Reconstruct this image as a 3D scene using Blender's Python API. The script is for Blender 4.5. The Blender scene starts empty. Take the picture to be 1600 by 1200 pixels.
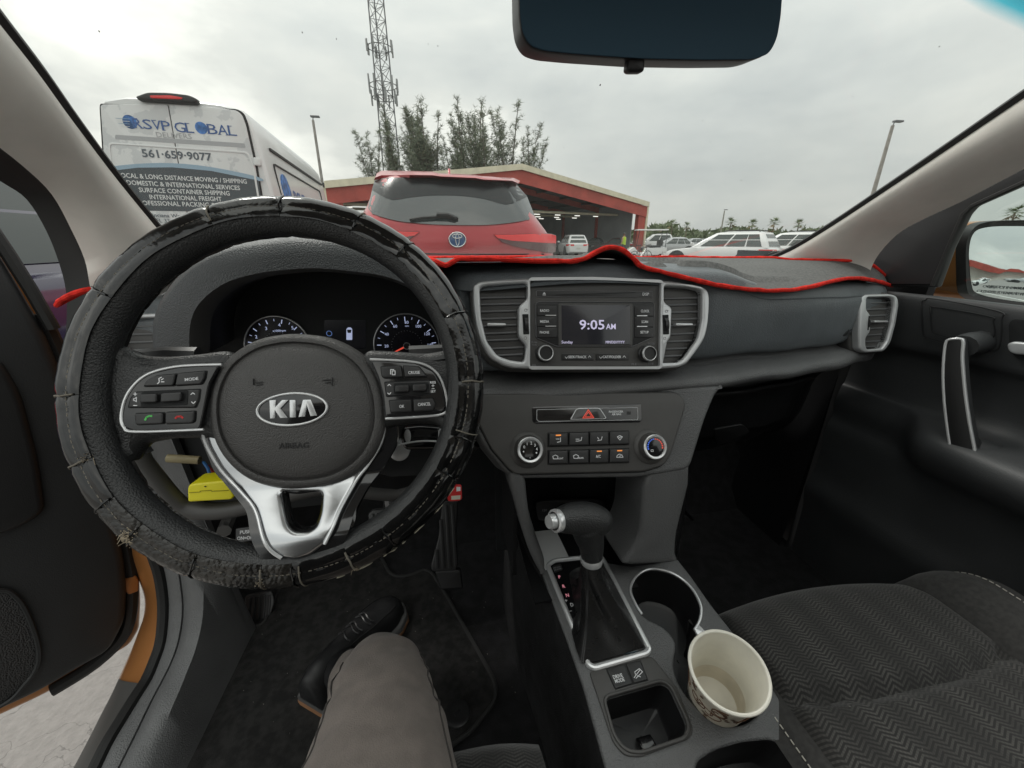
import bpy, bmesh, math, random
from mathutils import Vector, Matrix, noise
random.seed(7)
R = math.radians
sc = bpy.context.scene
COL = sc.collection
H = 1.2                                   # camera height above the asphalt, metres
# ---------------------------------------------------------------- camera
FPX, YAW, PITCH = 610.0, R(10), math.atan(224 / 610.0)
cam_d = bpy.data.cameras.new('camera')
cam_d.sensor_width = 36.0
cam_d.lens = 36.0 * FPX / 1600
cam_d.clip_start = 0.02
cam_d.clip_end = 3000
cam = bpy.data.objects.new('camera', cam_d)
cam.location = (0, 0, H)
cam.rotation_euler = (R(90) - PITCH, 0, -YAW)
COL.objects.link(cam)
sc.camera = cam
# ---------------------------------------------------------------- world: overcast sky
SUN_EL, SUN_AZ = R(52), R(-35)            # azimuth measured from +Y towards +X
wd = bpy.data.worlds.new('World')
sc.world = wd
wd.use_nodes = True
nt = wd.node_tree
nt.nodes.clear()
N = nt.nodes.new
out = N('ShaderNodeOutputWorld')
sky = N('ShaderNodeTexSky'); sky.sky_type = 'NISHITA'; sky.sun_disc = False
sky.sun_elevation = SUN_EL; sky.sun_rotation = SUN_AZ; sky.air_density = 1.2; sky.dust_density = 3
bg1 = N('ShaderNodeBackground'); bg1.inputs[1].default_value = 0.07
nt.links.new(sky.outputs[0], bg1.inputs[0])
tc = N('ShaderNodeTexCoord')
mp = N('ShaderNodeMapping'); mp.inputs['Scale'].default_value = (1, 1, 2.3); mp.inputs['Location'].default_value = (0.35, 0.1, 0.2)
nt.links.new(tc.outputs['Generated'], mp.inputs[0])
def wnoise(scale, detail, rough, dist):
    n = N('ShaderNodeTexNoise'); n.inputs['Scale'].default_value = scale; n.inputs['Detail'].default_value = detail
    n.inputs['Roughness'].default_value = rough; n.inputs['Distortion'].default_value = dist
    nt.links.new(mp.outputs[0], n.inputs['Vector']); return n
n1 = wnoise(1.6, 6, 0.50, 0.3)
n2 = wnoise(4.2, 5, 0.55, 0.2)
mx = N('ShaderNodeMath'); mx.operation = 'MULTIPLY_ADD'
nt.links.new(n2.outputs[0], mx.inputs[0]); mx.inputs[1].default_value = 0.35
nt.links.new(n1.outputs[0], mx.inputs[2])
cr_ = N('ShaderNodeValToRGB')
nt.links.new(mx.outputs[0], cr_.inputs[0])
els = cr_.color_ramp.elements
els[0].position = 0.48; els[0].color = (0.43, 0.455, 0.45, 1)
els[1].position = 0.86; els[1].color = (0.86, 0.86, 0.80, 1)
e = els.new(0.64); e.color = (0.53, 0.55, 0.53, 1)
e = els.new(0.74); e.color = (0.60, 0.612, 0.58, 1)
bg2 = N('ShaderNodeBackground'); nt.links.new(cr_.outputs[0], bg2.inputs[0])
sepw = N('ShaderNodeSeparateXYZ'); nt.links.new(tc.outputs['Generated'], sepw.inputs[0])   # an overcast sky brightens steadily towards the zenith
up_ = N('ShaderNodeMath'); up_.operation = 'MAXIMUM'; nt.links.new(sepw.outputs[2], up_.inputs[0]); up_.inputs[1].default_value = 0.0
gr_ = N('ShaderNodeMath'); gr_.operation = 'MULTIPLY_ADD'; nt.links.new(up_.outputs[0], gr_.inputs[0]); gr_.inputs[1].default_value = 1.45; gr_.inputs[2].default_value = 1.03
nt.links.new(gr_.outputs[0], bg2.inputs[1])
mixw = N('ShaderNodeMixShader'); mixw.inputs[0].default_value = 0.95
nt.links.new(bg1.outputs[0], mixw.inputs[1]); nt.links.new(bg2.outputs[0], mixw.inputs[2])
nt.links.new(mixw.outputs[0], out.inputs[0])
sun_d = bpy.data.lights.new('sun', 'SUN'); sun_d.energy = 1.5; sun_d.angle = R(14); sun_d.color = (1, 0.97, 0.92)
sun = bpy.data.objects.new('sun', sun_d); COL.objects.link(sun)
sdir = Vector((math.sin(SUN_AZ) * math.cos(SUN_EL), math.cos(SUN_AZ) * math.cos(SUN_EL), math.sin(SUN_EL)))
sun.rotation_euler = sdir.to_track_quat('Z', 'Y').to_euler()
sun.location = (0, 0, 30)
vs = sc.view_settings
vs.view_transform = 'Standard'; vs.look = 'None'; vs.exposure = 0.15; vs.gamma = 1.0
vs.use_curve_mapping = False
sc.cycles.max_bounces = 10; sc.cycles.transparent_max_bounces = 16
sc.cycles.sample_clamp_indirect = 4.0
# ---------------------------------------------------------------- picture rays -> places in the car (metres)
_f = Vector((math.sin(YAW) * math.cos(PITCH), math.cos(YAW) * math.cos(PITCH), -math.sin(PITCH)))
_r = Vector((math.cos(YAW), -math.sin(YAW), 0))
_u = _r.cross(_f)
CAM = Vector((0, 0, H))
def ray(px, py): return _r * ((px - 800) / FPX) + _u * ((600 - py) / FPX) + _f
def V(x, y, z): return Vector((x, y, z + H))          # metres, z measured from eye height
def hit(px, py, o, n):
    d = ray(px, py); return CAM + d * ((o - CAM).dot(n) / d.dot(n))
def PX(px, py, x): return hit(px, py, V(x, 0, 0), Vector((1, 0, 0)))
def PY(px, py, y): return hit(px, py, V(0, y, 0), Vector((0, 1, 0)))
def PZ(px, py, z): return hit(px, py, V(0, 0, z), Vector((0, 0, 1)))
class Fr:
    """A working plane: origin, two in-plane axes and the normal."""
    def __init__(s, o, u, v):
        s.o = o; s.u = u.normalized(); s.n = s.u.cross(v).normalized(); s.v = s.n.cross(s.u)
    def pt(s, a, b, c=0.0): return s.o + s.u * a + s.v * b + s.n * c
    def px(s, x, y, c=0.0):
        p = hit(x, y, s.o + s.n * c, s.n) - s.o
        return (p.dot(s.u), p.dot(s.v))
    def pxs(s, pts, c=0.0): return [s.px(x, y, c) for x, y in pts]
    def mat(s):
        m = Matrix.Identity(4)
        for i, a in enumerate((s.u, s.v, s.n)):
            m[0][i], m[1][i], m[2][i] = a
        m[0][3], m[1][3], m[2][3] = s.o
        return m
    def off(s, c): return Fr(s.o + s.n * c, s.u, s.v)
# ---------------------------------------------------------------- materials
MATS = {}
def mat(name, col, rough=0.5, metal=0.0, grain=0, gs=0.25, gd=0.0004, gtype='V', spec=0.5, coat=0.0, var=0.0, vs_=8.0,
        rvar=0.0, emit=None, es=1.0, col2=None, sheen=0.0, trans=0.0, aniso=None, ior=1.5):
    """Principled material; grain = cells per metre of a bump pattern; var = patchy value change; rvar = patchy roughness."""
    if name in MATS: return MATS[name]
    m = bpy.data.materials.new(name); m.use_nodes = True
    t = m.node_tree; b = t.nodes['Principled BSDF']; L = t.links.new
    b.inputs['Base Color'].default_value = (*col, 1); b.inputs['Roughness'].default_value = rough
    b.inputs['Metallic'].default_value = metal; b.inputs['Specular IOR Level'].default_value = spec
    b.inputs['Coat Weight'].default_value = coat; b.inputs['Coat Roughness'].default_value = 0.06
    b.inputs['IOR'].default_value = ior
    if sheen: b.inputs['Sheen Weight'].default_value = sheen; b.inputs['Sheen Roughness'].default_value = 0.5
    if trans: b.inputs['Transmission Weight'].default_value = trans
    if emit: b.inputs['Emission Color'].default_value = (*emit, 1); b.inputs['Emission Strength'].default_value = es
    co = t.nodes.new('ShaderNodeTexCoord')
    def nz(scale, det=3):
        n = t.nodes.new('ShaderNodeTexNoise'); n.inputs['Scale'].default_value = scale; n.inputs['Detail'].default_value = det
        L(co.outputs['Object'], n.inputs['Vector']); return n
    if var or col2:
        n = nz(vs_, 5)
        mr = t.nodes.new('ShaderNodeMapRange'); mr.inputs[1].default_value = 0.38; mr.inputs[2].default_value = 0.62
        L(n.outputs[0], mr.inputs[0])
        mixc = t.nodes.new('ShaderNodeMix'); mixc.data_type = 'RGBA'
        a = tuple(c * (1 - var) for c in col); z = col2 if col2 else tuple(min(1, c * (1 + var)) for c in col)
        mixc.inputs[6].default_value = (*a, 1); mixc.inputs[7].default_value = (*z, 1)
        L(mr.outputs[0], mixc.inputs[0]); L(mixc.outputs[2], b.inputs['Base Color'])
    if rvar:
        n = nz(vs_ * 2.3, 6)
        mr = t.nodes.new('ShaderNodeMapRange'); mr.inputs[1].default_value = 0.35; mr.inputs[2].default_value = 0.65
        mr.inputs[3].default_value = max(0.02, rough - rvar); mr.inputs[4].default_value = min(1, rough + rvar)
        L(n.outputs[0], mr.inputs[0]); L(mr.outputs[0], b.inputs['Roughness'])
    if grain:
        if gtype == 'V':
            g = t.nodes.new('ShaderNodeTexVoronoi'); g.inputs['Scale'].default_value = grain; g.feature = 'F1'
            L(co.outputs['Object'], g.inputs['Vector']); src = g.outputs['Distance']
        else:
            g = nz(grain, 4); src = g.outputs[0]
        bp = t.nodes.new('ShaderNodeBump'); bp.inputs['Strength'].default_value = gs; bp.inputs['Distance'].default_value = gd
        if gtype == 'V': bp.invert = True
        L(src, bp.inputs['Height']); L(bp.outputs[0], b.inputs['Normal'])
    MATS[name] = m
    return m
# ---------------------------------------------------------------- mesh builder
OFF = {}                                   # objects whose meshes are given in world coordinates
class MB:
    def __init__(s): s.v = []; s.f = []; s.m = []; s.mats = []
    def mi(s, m):
        if m not in s.mats: s.mats.append(m)
        return s.mats.index(m)
    def add(s, vs, fs, m):
        k = len(s.v); s.v += [tuple(p) for p in vs]; i = s.mi(m)
        for f in fs: s.f.append(tuple(k + j for j in f)); s.m.append(i)
    def add_mesh(s, me, M, m):
        s.add([M @ v.co for v in me.vertices], [tuple(p.vertices) for p in me.polygons], m)
        bpy.data.meshes.remove(me)
    # --- primitives
    def plate(s, fr, loops, c0, c1, m, bev=0.0, res=1):
        """Flat piece between heights c0 and c1 over plane fr; loops after the first are holes."""
        cu = bpy.data.curves.new('t', 'CURVE'); cu.dimensions = '2D'; cu.fill_mode = 'BOTH'
        for pts in loops:
            sp = cu.splines.new('POLY'); sp.points.add(len(pts) - 1); sp.use_cyclic_u = True
            for p, q in zip(sp.points, pts): p.co = (q[0], q[1], 0, 1)
        h = (c1 - c0) / 2; bev = min(bev, h * 0.98)
        cu.extrude = max(h - bev, 0); cu.bevel_depth = bev; cu.bevel_resolution = res; cu.offset = -bev
        o = bpy.data.objects.new('t', cu); me = bpy.data.meshes.new_from_object(o)
        M = fr.mat() @ Matrix.Translation((0, 0, (c0 + c1) / 2))
        s.add_mesh(me, M, m); bpy.data.objects.remove(o); bpy.data.curves.remove(cu)
    def ring(s, fr, pts, w, c0, c1, m, bev=0.0, res=1):
        """A frame of width w that follows the closed outline pts, inside it."""
        s.plate(fr, [pts, inset(pts, w)], c0, c1, m, bev, res)
    def text(s, fr, a, b, body, h, m, c=0.0004, al='CENTER', rot=0.0, bold=0.0, sx=1.0, thick=0.0002, shear=0.0, sp=1.0, outline=0.0):
        cu = bpy.data.curves.new('t', 'FONT'); cu.body = body; cu.size = h / 0.682; cu.align_x = al; cu.resolution_u = 2
        cu.extrude = thick; cu.offset = bold * h; cu.shear = shear; cu.space_character = sp
        if outline: cu.fill_mode = 'NONE'; cu.bevel_depth = outline; cu.extrude = 0
        o = bpy.data.objects.new('t', cu); me = bpy.data.meshes.new_from_object(o)
        M = fr.mat() @ Matrix.Translation((a, b, c)) @ Matrix.Rotation(rot, 4, 'Z') @ Matrix.Diagonal((sx, 1, 1, 1)) @ Matrix.Translation((0, -h / 2, 0))
        s.add_mesh(me, M, m); bpy.data.objects.remove(o); bpy.data.curves.remove(cu)
    def tpx(s, fr, body, x0, y0, x1, y1, hpx, m, c=0.0006, bold=0.018, thick=0.0002, sp=1.0, outline=0.0):
        """Lettering on plane fr whose baseline runs between two places."""
        p, q = Vector(fr.px(x0, y0, c)), Vector(fr.px(x1, y1, c)); d = q - p
        h = hpx * d.length / math.hypot(x1 - x0, y1 - y0)
        cu = bpy.data.curves.new('t', 'FONT'); cu.body = body; cu.size = h / 0.682; cu.resolution_u = 2
        cu.extrude = thick; cu.offset = bold * h; cu.space_character = sp
        if outline: cu.fill_mode = 'NONE'; cu.bevel_depth = outline; cu.extrude = 0
        o = bpy.data.objects.new('t', cu); me = bpy.data.meshes.new_from_object(o)
        xs = [v.co.x for v in me.vertices]; w = max(xs) - min(xs)
        M = fr.mat() @ Matrix.Translation((p.x, p.y, c)) @ Matrix.Rotation(math.atan2(d.y, d.x), 4, 'Z') @ Matrix.Diagonal((d.length / w, 1, 1, 1)) @ Matrix.Translation((-min(xs), 0, 0))
        s.add_mesh(me, M, m); bpy.data.objects.remove(o); bpy.data.curves.remove(cu)
    def loft(s, rows, m, close=False, capa=False, capb=False):
        n = len(rows[0]); vs = [p for r in rows for p in r]; fs = []
        for i in range(len(rows) - 1):
            for j in range(n if close else n - 1):
                k = (j + 1) % n
                fs.append((i * n + j, i * n + k, (i + 1) * n + k, (i + 1) * n + j))
        if capa: fs.append(tuple(range(n - 1, -1, -1)))
        if capb: fs.append(tuple((len(rows) - 1) * n + j for j in range(n)))
        s.add(vs, fs, m)
    def tube(s, pts, r, m, seg=8, closed=False, flat=1.0, up=None, cap=True):
        pts = [Vector(p) for p in pts]; n = len(pts); rows = []
        a0 = None
        for i, p in enumerate(pts):
            if closed: t = pts[(i + 1) % n] - pts[i - 1]
            else: t = pts[min(i + 1, n - 1)] - pts[max(i - 1, 0)]
            t.normalize()
            if up is not None: a = up - t * up.dot(t)
            elif a0 is None: a = t.orthogonal()
            else: a = a0 - t * a0.dot(t)
            a.normalize(); a0 = a; b = t.cross(a)
            ri = r[i] if isinstance(r, (list, tuple)) else r
            rows.append([p + a * (ri * flat * math.cos(q)) + b * (ri * math.sin(q)) for q in [2 * math.pi * k / seg for k in range(seg)]])
        if closed: rows.append(rows[0])
        s.loft(rows, m, close=True, capa=cap and not closed, capb=cap and not closed)
    def lathe(s, fr, ab, prof, m, seg=40, sx=1.0, sy=1.0, a0=0.0, a1=2 * math.pi):
        full = abs(a1 - a0 - 2 * math.pi) < 1e-6
        rows = []
        for r, c in prof:
            rows.append([fr.pt(ab[0] + sx * r * math.cos(q), ab[1] + sy * r * math.sin(q), c) for q in [a0 + (a1 - a0) * k / seg for k in range(seg if full else seg + 1)]])
        s.loft(rows, m, close=full)
    def box(s, fr, a0, a1, b0, b1, c0, c1, m, bev=0.0):
        if bev: s.plate(fr, [[(a0, b0), (a1, b0), (a1, b1), (a0, b1)]], c0, c1, m, bev); return
        vs = [fr.pt(a, b, c) for a in (a0, a1) for b in (b0, b1) for c in (c0, c1)]
        s.add(vs, [(0, 1, 3, 2), (4, 6, 7, 5), (0, 4, 5, 1), (2, 3, 7, 6), (0, 2, 6, 4), (1, 5, 7, 3)], m)
    def quad(s, a, b, c, d, m): s.add([a, b, c, d], [(0, 1, 2, 3)], m)
    def build(s, name, parent=None, smooth=35, label=None, solid=0.0, subd=0):
        me = bpy.data.meshes.new(name)
        off = OFF.get(parent.name, Vector((0, 0, 0))) if parent is not None else Vector((0, 0, 0))
        me.from_pydata([tuple(Vector(p) - off) for p in s.v], [], s.f)
        for m in s.mats: me.materials.append(m)
        me.polygons.foreach_set('material_index', s.m)
        bm = bmesh.new(); bm.from_mesh(me)
        bmesh.ops.remove_doubles(bm, verts=bm.verts, dist=1e-6)
        bmesh.ops.recalc_face_normals(bm, faces=bm.faces)
        bm.to_mesh(me); bm.free()
        if smooth:
            me.polygons.foreach_set('use_smooth', [True] * len(me.polygons))
            me.set_sharp_from_angle(angle=R(smooth))
        o = bpy.data.objects.new(name, me); COL.objects.link(o)
        if parent is not None:
            o.parent = parent
            if off.length: OFF[o.name] = off
        if label: o['label'] = label
        if solid:
            md = o.modifiers.new('solid', 'SOLIDIFY'); md.thickness = solid; md.offset = -1
        if subd:
            md = o.modifiers.new('sub', 'SUBSURF'); md.levels = subd; md.render_levels = subd
        return o
def tag(o, label, cat, group=None):
    o['label'] = label; o['category'] = cat
    if group: o['group'] = group
    return o
def thing(name, label, cat, loc=(0, 0, 0), rz=0.0, group=None, world=False):
    o = bpy.data.objects.new(name, None); o.empty_display_size = 0.1; COL.objects.link(o)
    o.location = loc; o.rotation_euler = (0, 0, rz)
    tag(o, label, cat, group)
    if world: OFF[o.name] = Vector(loc)
    return o
def struct(o): o['kind'] = 'structure'; return o
def stuff(o): o['kind'] = 'stuff'; return o
def dup(root, loc, rz, label, group=None, scale=1.0):
    r = root.copy(); COL.objects.link(r); r.location = loc; r.rotation_euler = (0, 0, rz); r.scale = (scale,) * 3
    r['label'] = label
    if group: r['group'] = group
    for ch in list(root.children):
        c = ch.copy(); COL.objects.link(c); c.parent = r
        for g in list(ch.children):
            d = g.copy(); COL.objects.link(d); d.parent = c
    return r
# ---------------------------------------------------------------- 2D / 3D curve helpers
def cr(pts, closed=True, n=5):
    """Catmull-Rom through points of any dimension."""
    P = [tuple(p) for p in pts]; k = len(P); res = []
    rng = range(k) if closed else range(k - 1)
    for i in rng:
        if closed: a, b, c, d = P[i - 1], P[i], P[(i + 1) % k], P[(i + 2) % k]
        else: a, b, c, d = P[max(i - 1, 0)], P[i], P[i + 1], P[min(i + 2, k - 1)]
        for j in range(n):
            t = j / n
            res.append(tuple(0.5 * (2 * b[q] + (c[q] - a[q]) * t + (2 * a[q] - 5 * b[q] + 4 * c[q] - d[q]) * t * t + (3 * b[q] - a[q] - 3 * c[q] + d[q]) * t ** 3) for q in range(len(b))))
    if not closed: res.append(P[-1])
    return res
def rp(pts, r, n=4):
    """Round the corners of a closed polygon by r (a number or one per corner)."""
    P = [Vector((p[0], p[1])) for p in pts]; res = []
    for i, p in enumerate(P):
        ri = r[i] if isinstance(r, (list, tuple)) else r
        a = P[i - 1] - p; b = P[(i + 1) % len(P)] - p
        d = min(ri, a.length * 0.48, b.length * 0.48)
        if d < 1e-7: res.append((p.x, p.y)); continue
        s = p + a.normalized() * d; e = p + b.normalized() * d
        for j in range(n + 1):
            t = j / n; q = s * (1 - t) ** 2 + p * (2 * t * (1 - t)) + e * t * t
            res.append((q.x, q.y))
    return res
def rect(a0, b0, a1, b1, r=0.0): return rp([(a0, b0), (a1, b0), (a1, b1), (a0, b1)], r) if r else [(a0, b0), (a1, b0), (a1, b1), (a0, b1)]
def ell(a, b, ra, rb, n=40, rot=0.0):
    return [(a + ra * math.cos(q) * math.cos(rot) - rb * math.sin(q) * math.sin(rot), b + ra * math.cos(q) * math.sin(rot) + rb * math.sin(q) * math.cos(rot)) for q in [2 * math.pi * k / n for k in range(n)]]
def inset(pts, w):
    P = [Vector((p[0], p[1])) for p in pts]; n = len(P); res = []
    area = sum(P[i].x * P[(i + 1) % n].y - P[(i + 1) % n].x * P[i].y for i in range(n))
    sg = 1 if area > 0 else -1
    for i in range(n):
        a = (P[i] - P[i - 1]); b = (P[(i + 1) % n] - P[i])
        if a.length < 1e-9 or b.length < 1e-9: res.append((P[i].x, P[i].y)); continue
        a.normalize(); b.normalize()
        na = Vector((-a.y, a.x)) * sg; nb = Vector((-b.y, b.x)) * sg
        m = na + nb
        if m.length < 1e-6: m = na
        m.normalize(); k = w / max(0.35, m.dot(na))
        q = P[i] + m * k; res.append((q.x, q.y))
    return res
def lerp(a, b, t): return a + (b - a) * t
def ip(x, tab):
    """Piecewise linear table."""
    if x <= tab[0][0]: return tab[0][1]
    for (a, p), (b, q) in zip(tab, tab[1:]):
        if x <= b: return p + (q - p) * (x - a) / (b - a)
    return tab[-1][1]
def sm(x, tab):
    """Smooth (cosine) table."""
    if x <= tab[0][0]: return tab[0][1]
    for (a, p), (b, q) in zip(tab, tab[1:]):
        if x <= b:
            t = (x - a) / (b - a); t = t * t * (3 - 2 * t); return p + (q - p) * t
    return tab[-1][1]
X_, Y_, Z_ = Vector((1, 0, 0)), Vector((0, 1, 0)), Vector((0, 0, 1))
# ================================================================ OUTSIDE
def W(x, y, z): return Vector((x, y, z))
M_asph = mat('asphalt', (0.262, 0.248, 0.236), 0.9, grain=90, gs=0.8, gd=0.006, gtype='N', var=0.07, vs_=40)
def cracked_asphalt():
    m = M_asph; t = m.node_tree; L = t.links.new; b = t.nodes['Principled BSDF']
    src = b.inputs['Base Color'].links[0].from_socket
    co = t.nodes['Texture Coordinate']
    nz = t.nodes.new('ShaderNodeTexNoise'); nz.inputs['Scale'].default_value = 2.0; nz.inputs['Detail'].default_value = 6
    L(co.outputs['Object'], nz.inputs['Vector'])
    add = t.nodes.new('ShaderNodeMix'); add.data_type = 'VECTOR'; add.inputs[0].default_value = 0.55
    L(co.outputs['Object'], add.inputs[4]); L(nz.outputs['Color'], add.inputs[5])
    vo = t.nodes.new('ShaderNodeTexVoronoi'); vo.feature = 'DISTANCE_TO_EDGE'; vo.inputs['Scale'].default_value = 5.5
    L(add.outputs[1], vo.inputs['Vector'])
    mr = t.nodes.new('ShaderNodeMapRange'); mr.inputs[1].default_value = 0.0; mr.inputs[2].default_value = 0.006; mr.inputs[3].default_value = 0.60; mr.inputs[4].default_value = 1.0
    L(vo.outputs['Distance'], mr.inputs[0])
    mx = t.nodes.new('ShaderNodeMix'); mx.data_type = 'RGBA'; mx.blend_type = 'MULTIPLY'; mx.inputs[0].default_value = 1.0
    L(src, mx.inputs[6]); L(mr.outputs[0], mx.inputs[7]); L(mx.outputs[2], b.inputs['Base Color'])
cracked_asphalt()
mb = MB(); mb.quad(W(-900, -900, 0), W(900, -900, 0), W(900, 900, 0), W(-900, 900, 0), M_asph)
struct(mb.build('parking_lot_ground'))
M_line = mat('road_paint', (0.72, 0.71, 0.68), 0.8, var=0.2, vs_=6)
for k in range(9):
    mb = MB(); x = 6.2 + k * 2.9
    mb.box(Fr(W(x, -14, 0), X_, Y_), -0.06, 0.06, -5.5, 5.5, 0.002, 0.006, M_line)
    struct(mb.build('parking_line'))
M_grass = mat('verge_grass', (0.10, 0.13, 0.045), 0.95, grain=30, gs=0.8, gd=0.03, gtype='N', var=0.3, vs_=0.6)
mb = MB(); mb.quad(W(24, 50, 0.02), W(260, 20, 0.02), W(300, 110, 0.02), W(20, 120, 0.02), M_grass); struct(mb.build('grass_verge'))

# ---- generic materials for vehicles
M_tyre = mat('tyre_rubber', (0.018, 0.018, 0.019), 0.85)
M_rim = mat('alloy_rim', (0.45, 0.46, 0.47), 0.35, metal=0.8)
M_glassd = mat('tinted_car_glass', (0.085, 0.098, 0.095), 0.16, spec=0.35)
M_lamp = mat('tail_lamp_red', (0.72, 0.03, 0.03), 0.15, coat=0.5)
M_lampw = mat('lamp_clear', (0.55, 0.55, 0.54), 0.15, coat=0.5)
M_blk = mat('black_trim', (0.02, 0.02, 0.021), 0.5)
M_white = mat('white_car_paint', (0.74, 0.745, 0.74), 0.25, coat=0.7)
M_silver = mat('silver_car_paint', (0.42, 0.43, 0.44), 0.3, metal=0.4, coat=0.6)
M_dark = mat('dark_car_paint', (0.02, 0.021, 0.025), 0.25, coat=0.7)
M_dkred = mat('dark_red_car_paint', (0.10, 0.018, 0.02), 0.28, coat=0.7)
M_purple = mat('dark_purple_car_paint', (0.028, 0.022, 0.055), 0.16, coat=1.0)
M_plate = mat('licence_plate_face', (0.6, 0.6, 0.55), 0.5)

def wheel_part(t, x, y, r=0.36, w=0.24):
    s = 1 if x > 0 else -1
    f = Fr(W(x, y, r), Y_ * s, Z_)
    mb = MB(); mb.lathe(f, (0, 0), [(r * 0.6, 0.0), (r * 0.93, 0.0), (r, -0.03), (r, -w + 0.03), (r * 0.93, -w), (0.0, -w)], M_tyre, 28)
    o = mb.build('wheel', t)
    mb = MB(); mb.lathe(f, (0, 0), [(0, -0.02), (r * 0.62, -0.045)], M_blk, 20)
    mb.lathe(f, (0, 0), [(r * 0.60, -0.045), (r * 0.62, 0.005), (r * 0.66, 0.006), (r * 0.67, -0.01)], M_rim, 24)
    for k in range(5):
        q = 2 * math.pi * k / 5
        d = Vector((math.cos(q), math.sin(q))); e = Vector((-d.y, d.x)) * 0.035
        pts = [d * 0.02 + e, d * r * 0.62 + e * 0.7, d * r * 0.62 - e * 0.7, d * 0.02 - e]
        mb.plate(f, [[(p.x, p.y) for p in pts]], -0.03, -0.004, M_rim)
    mb.build('rim', o)

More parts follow.
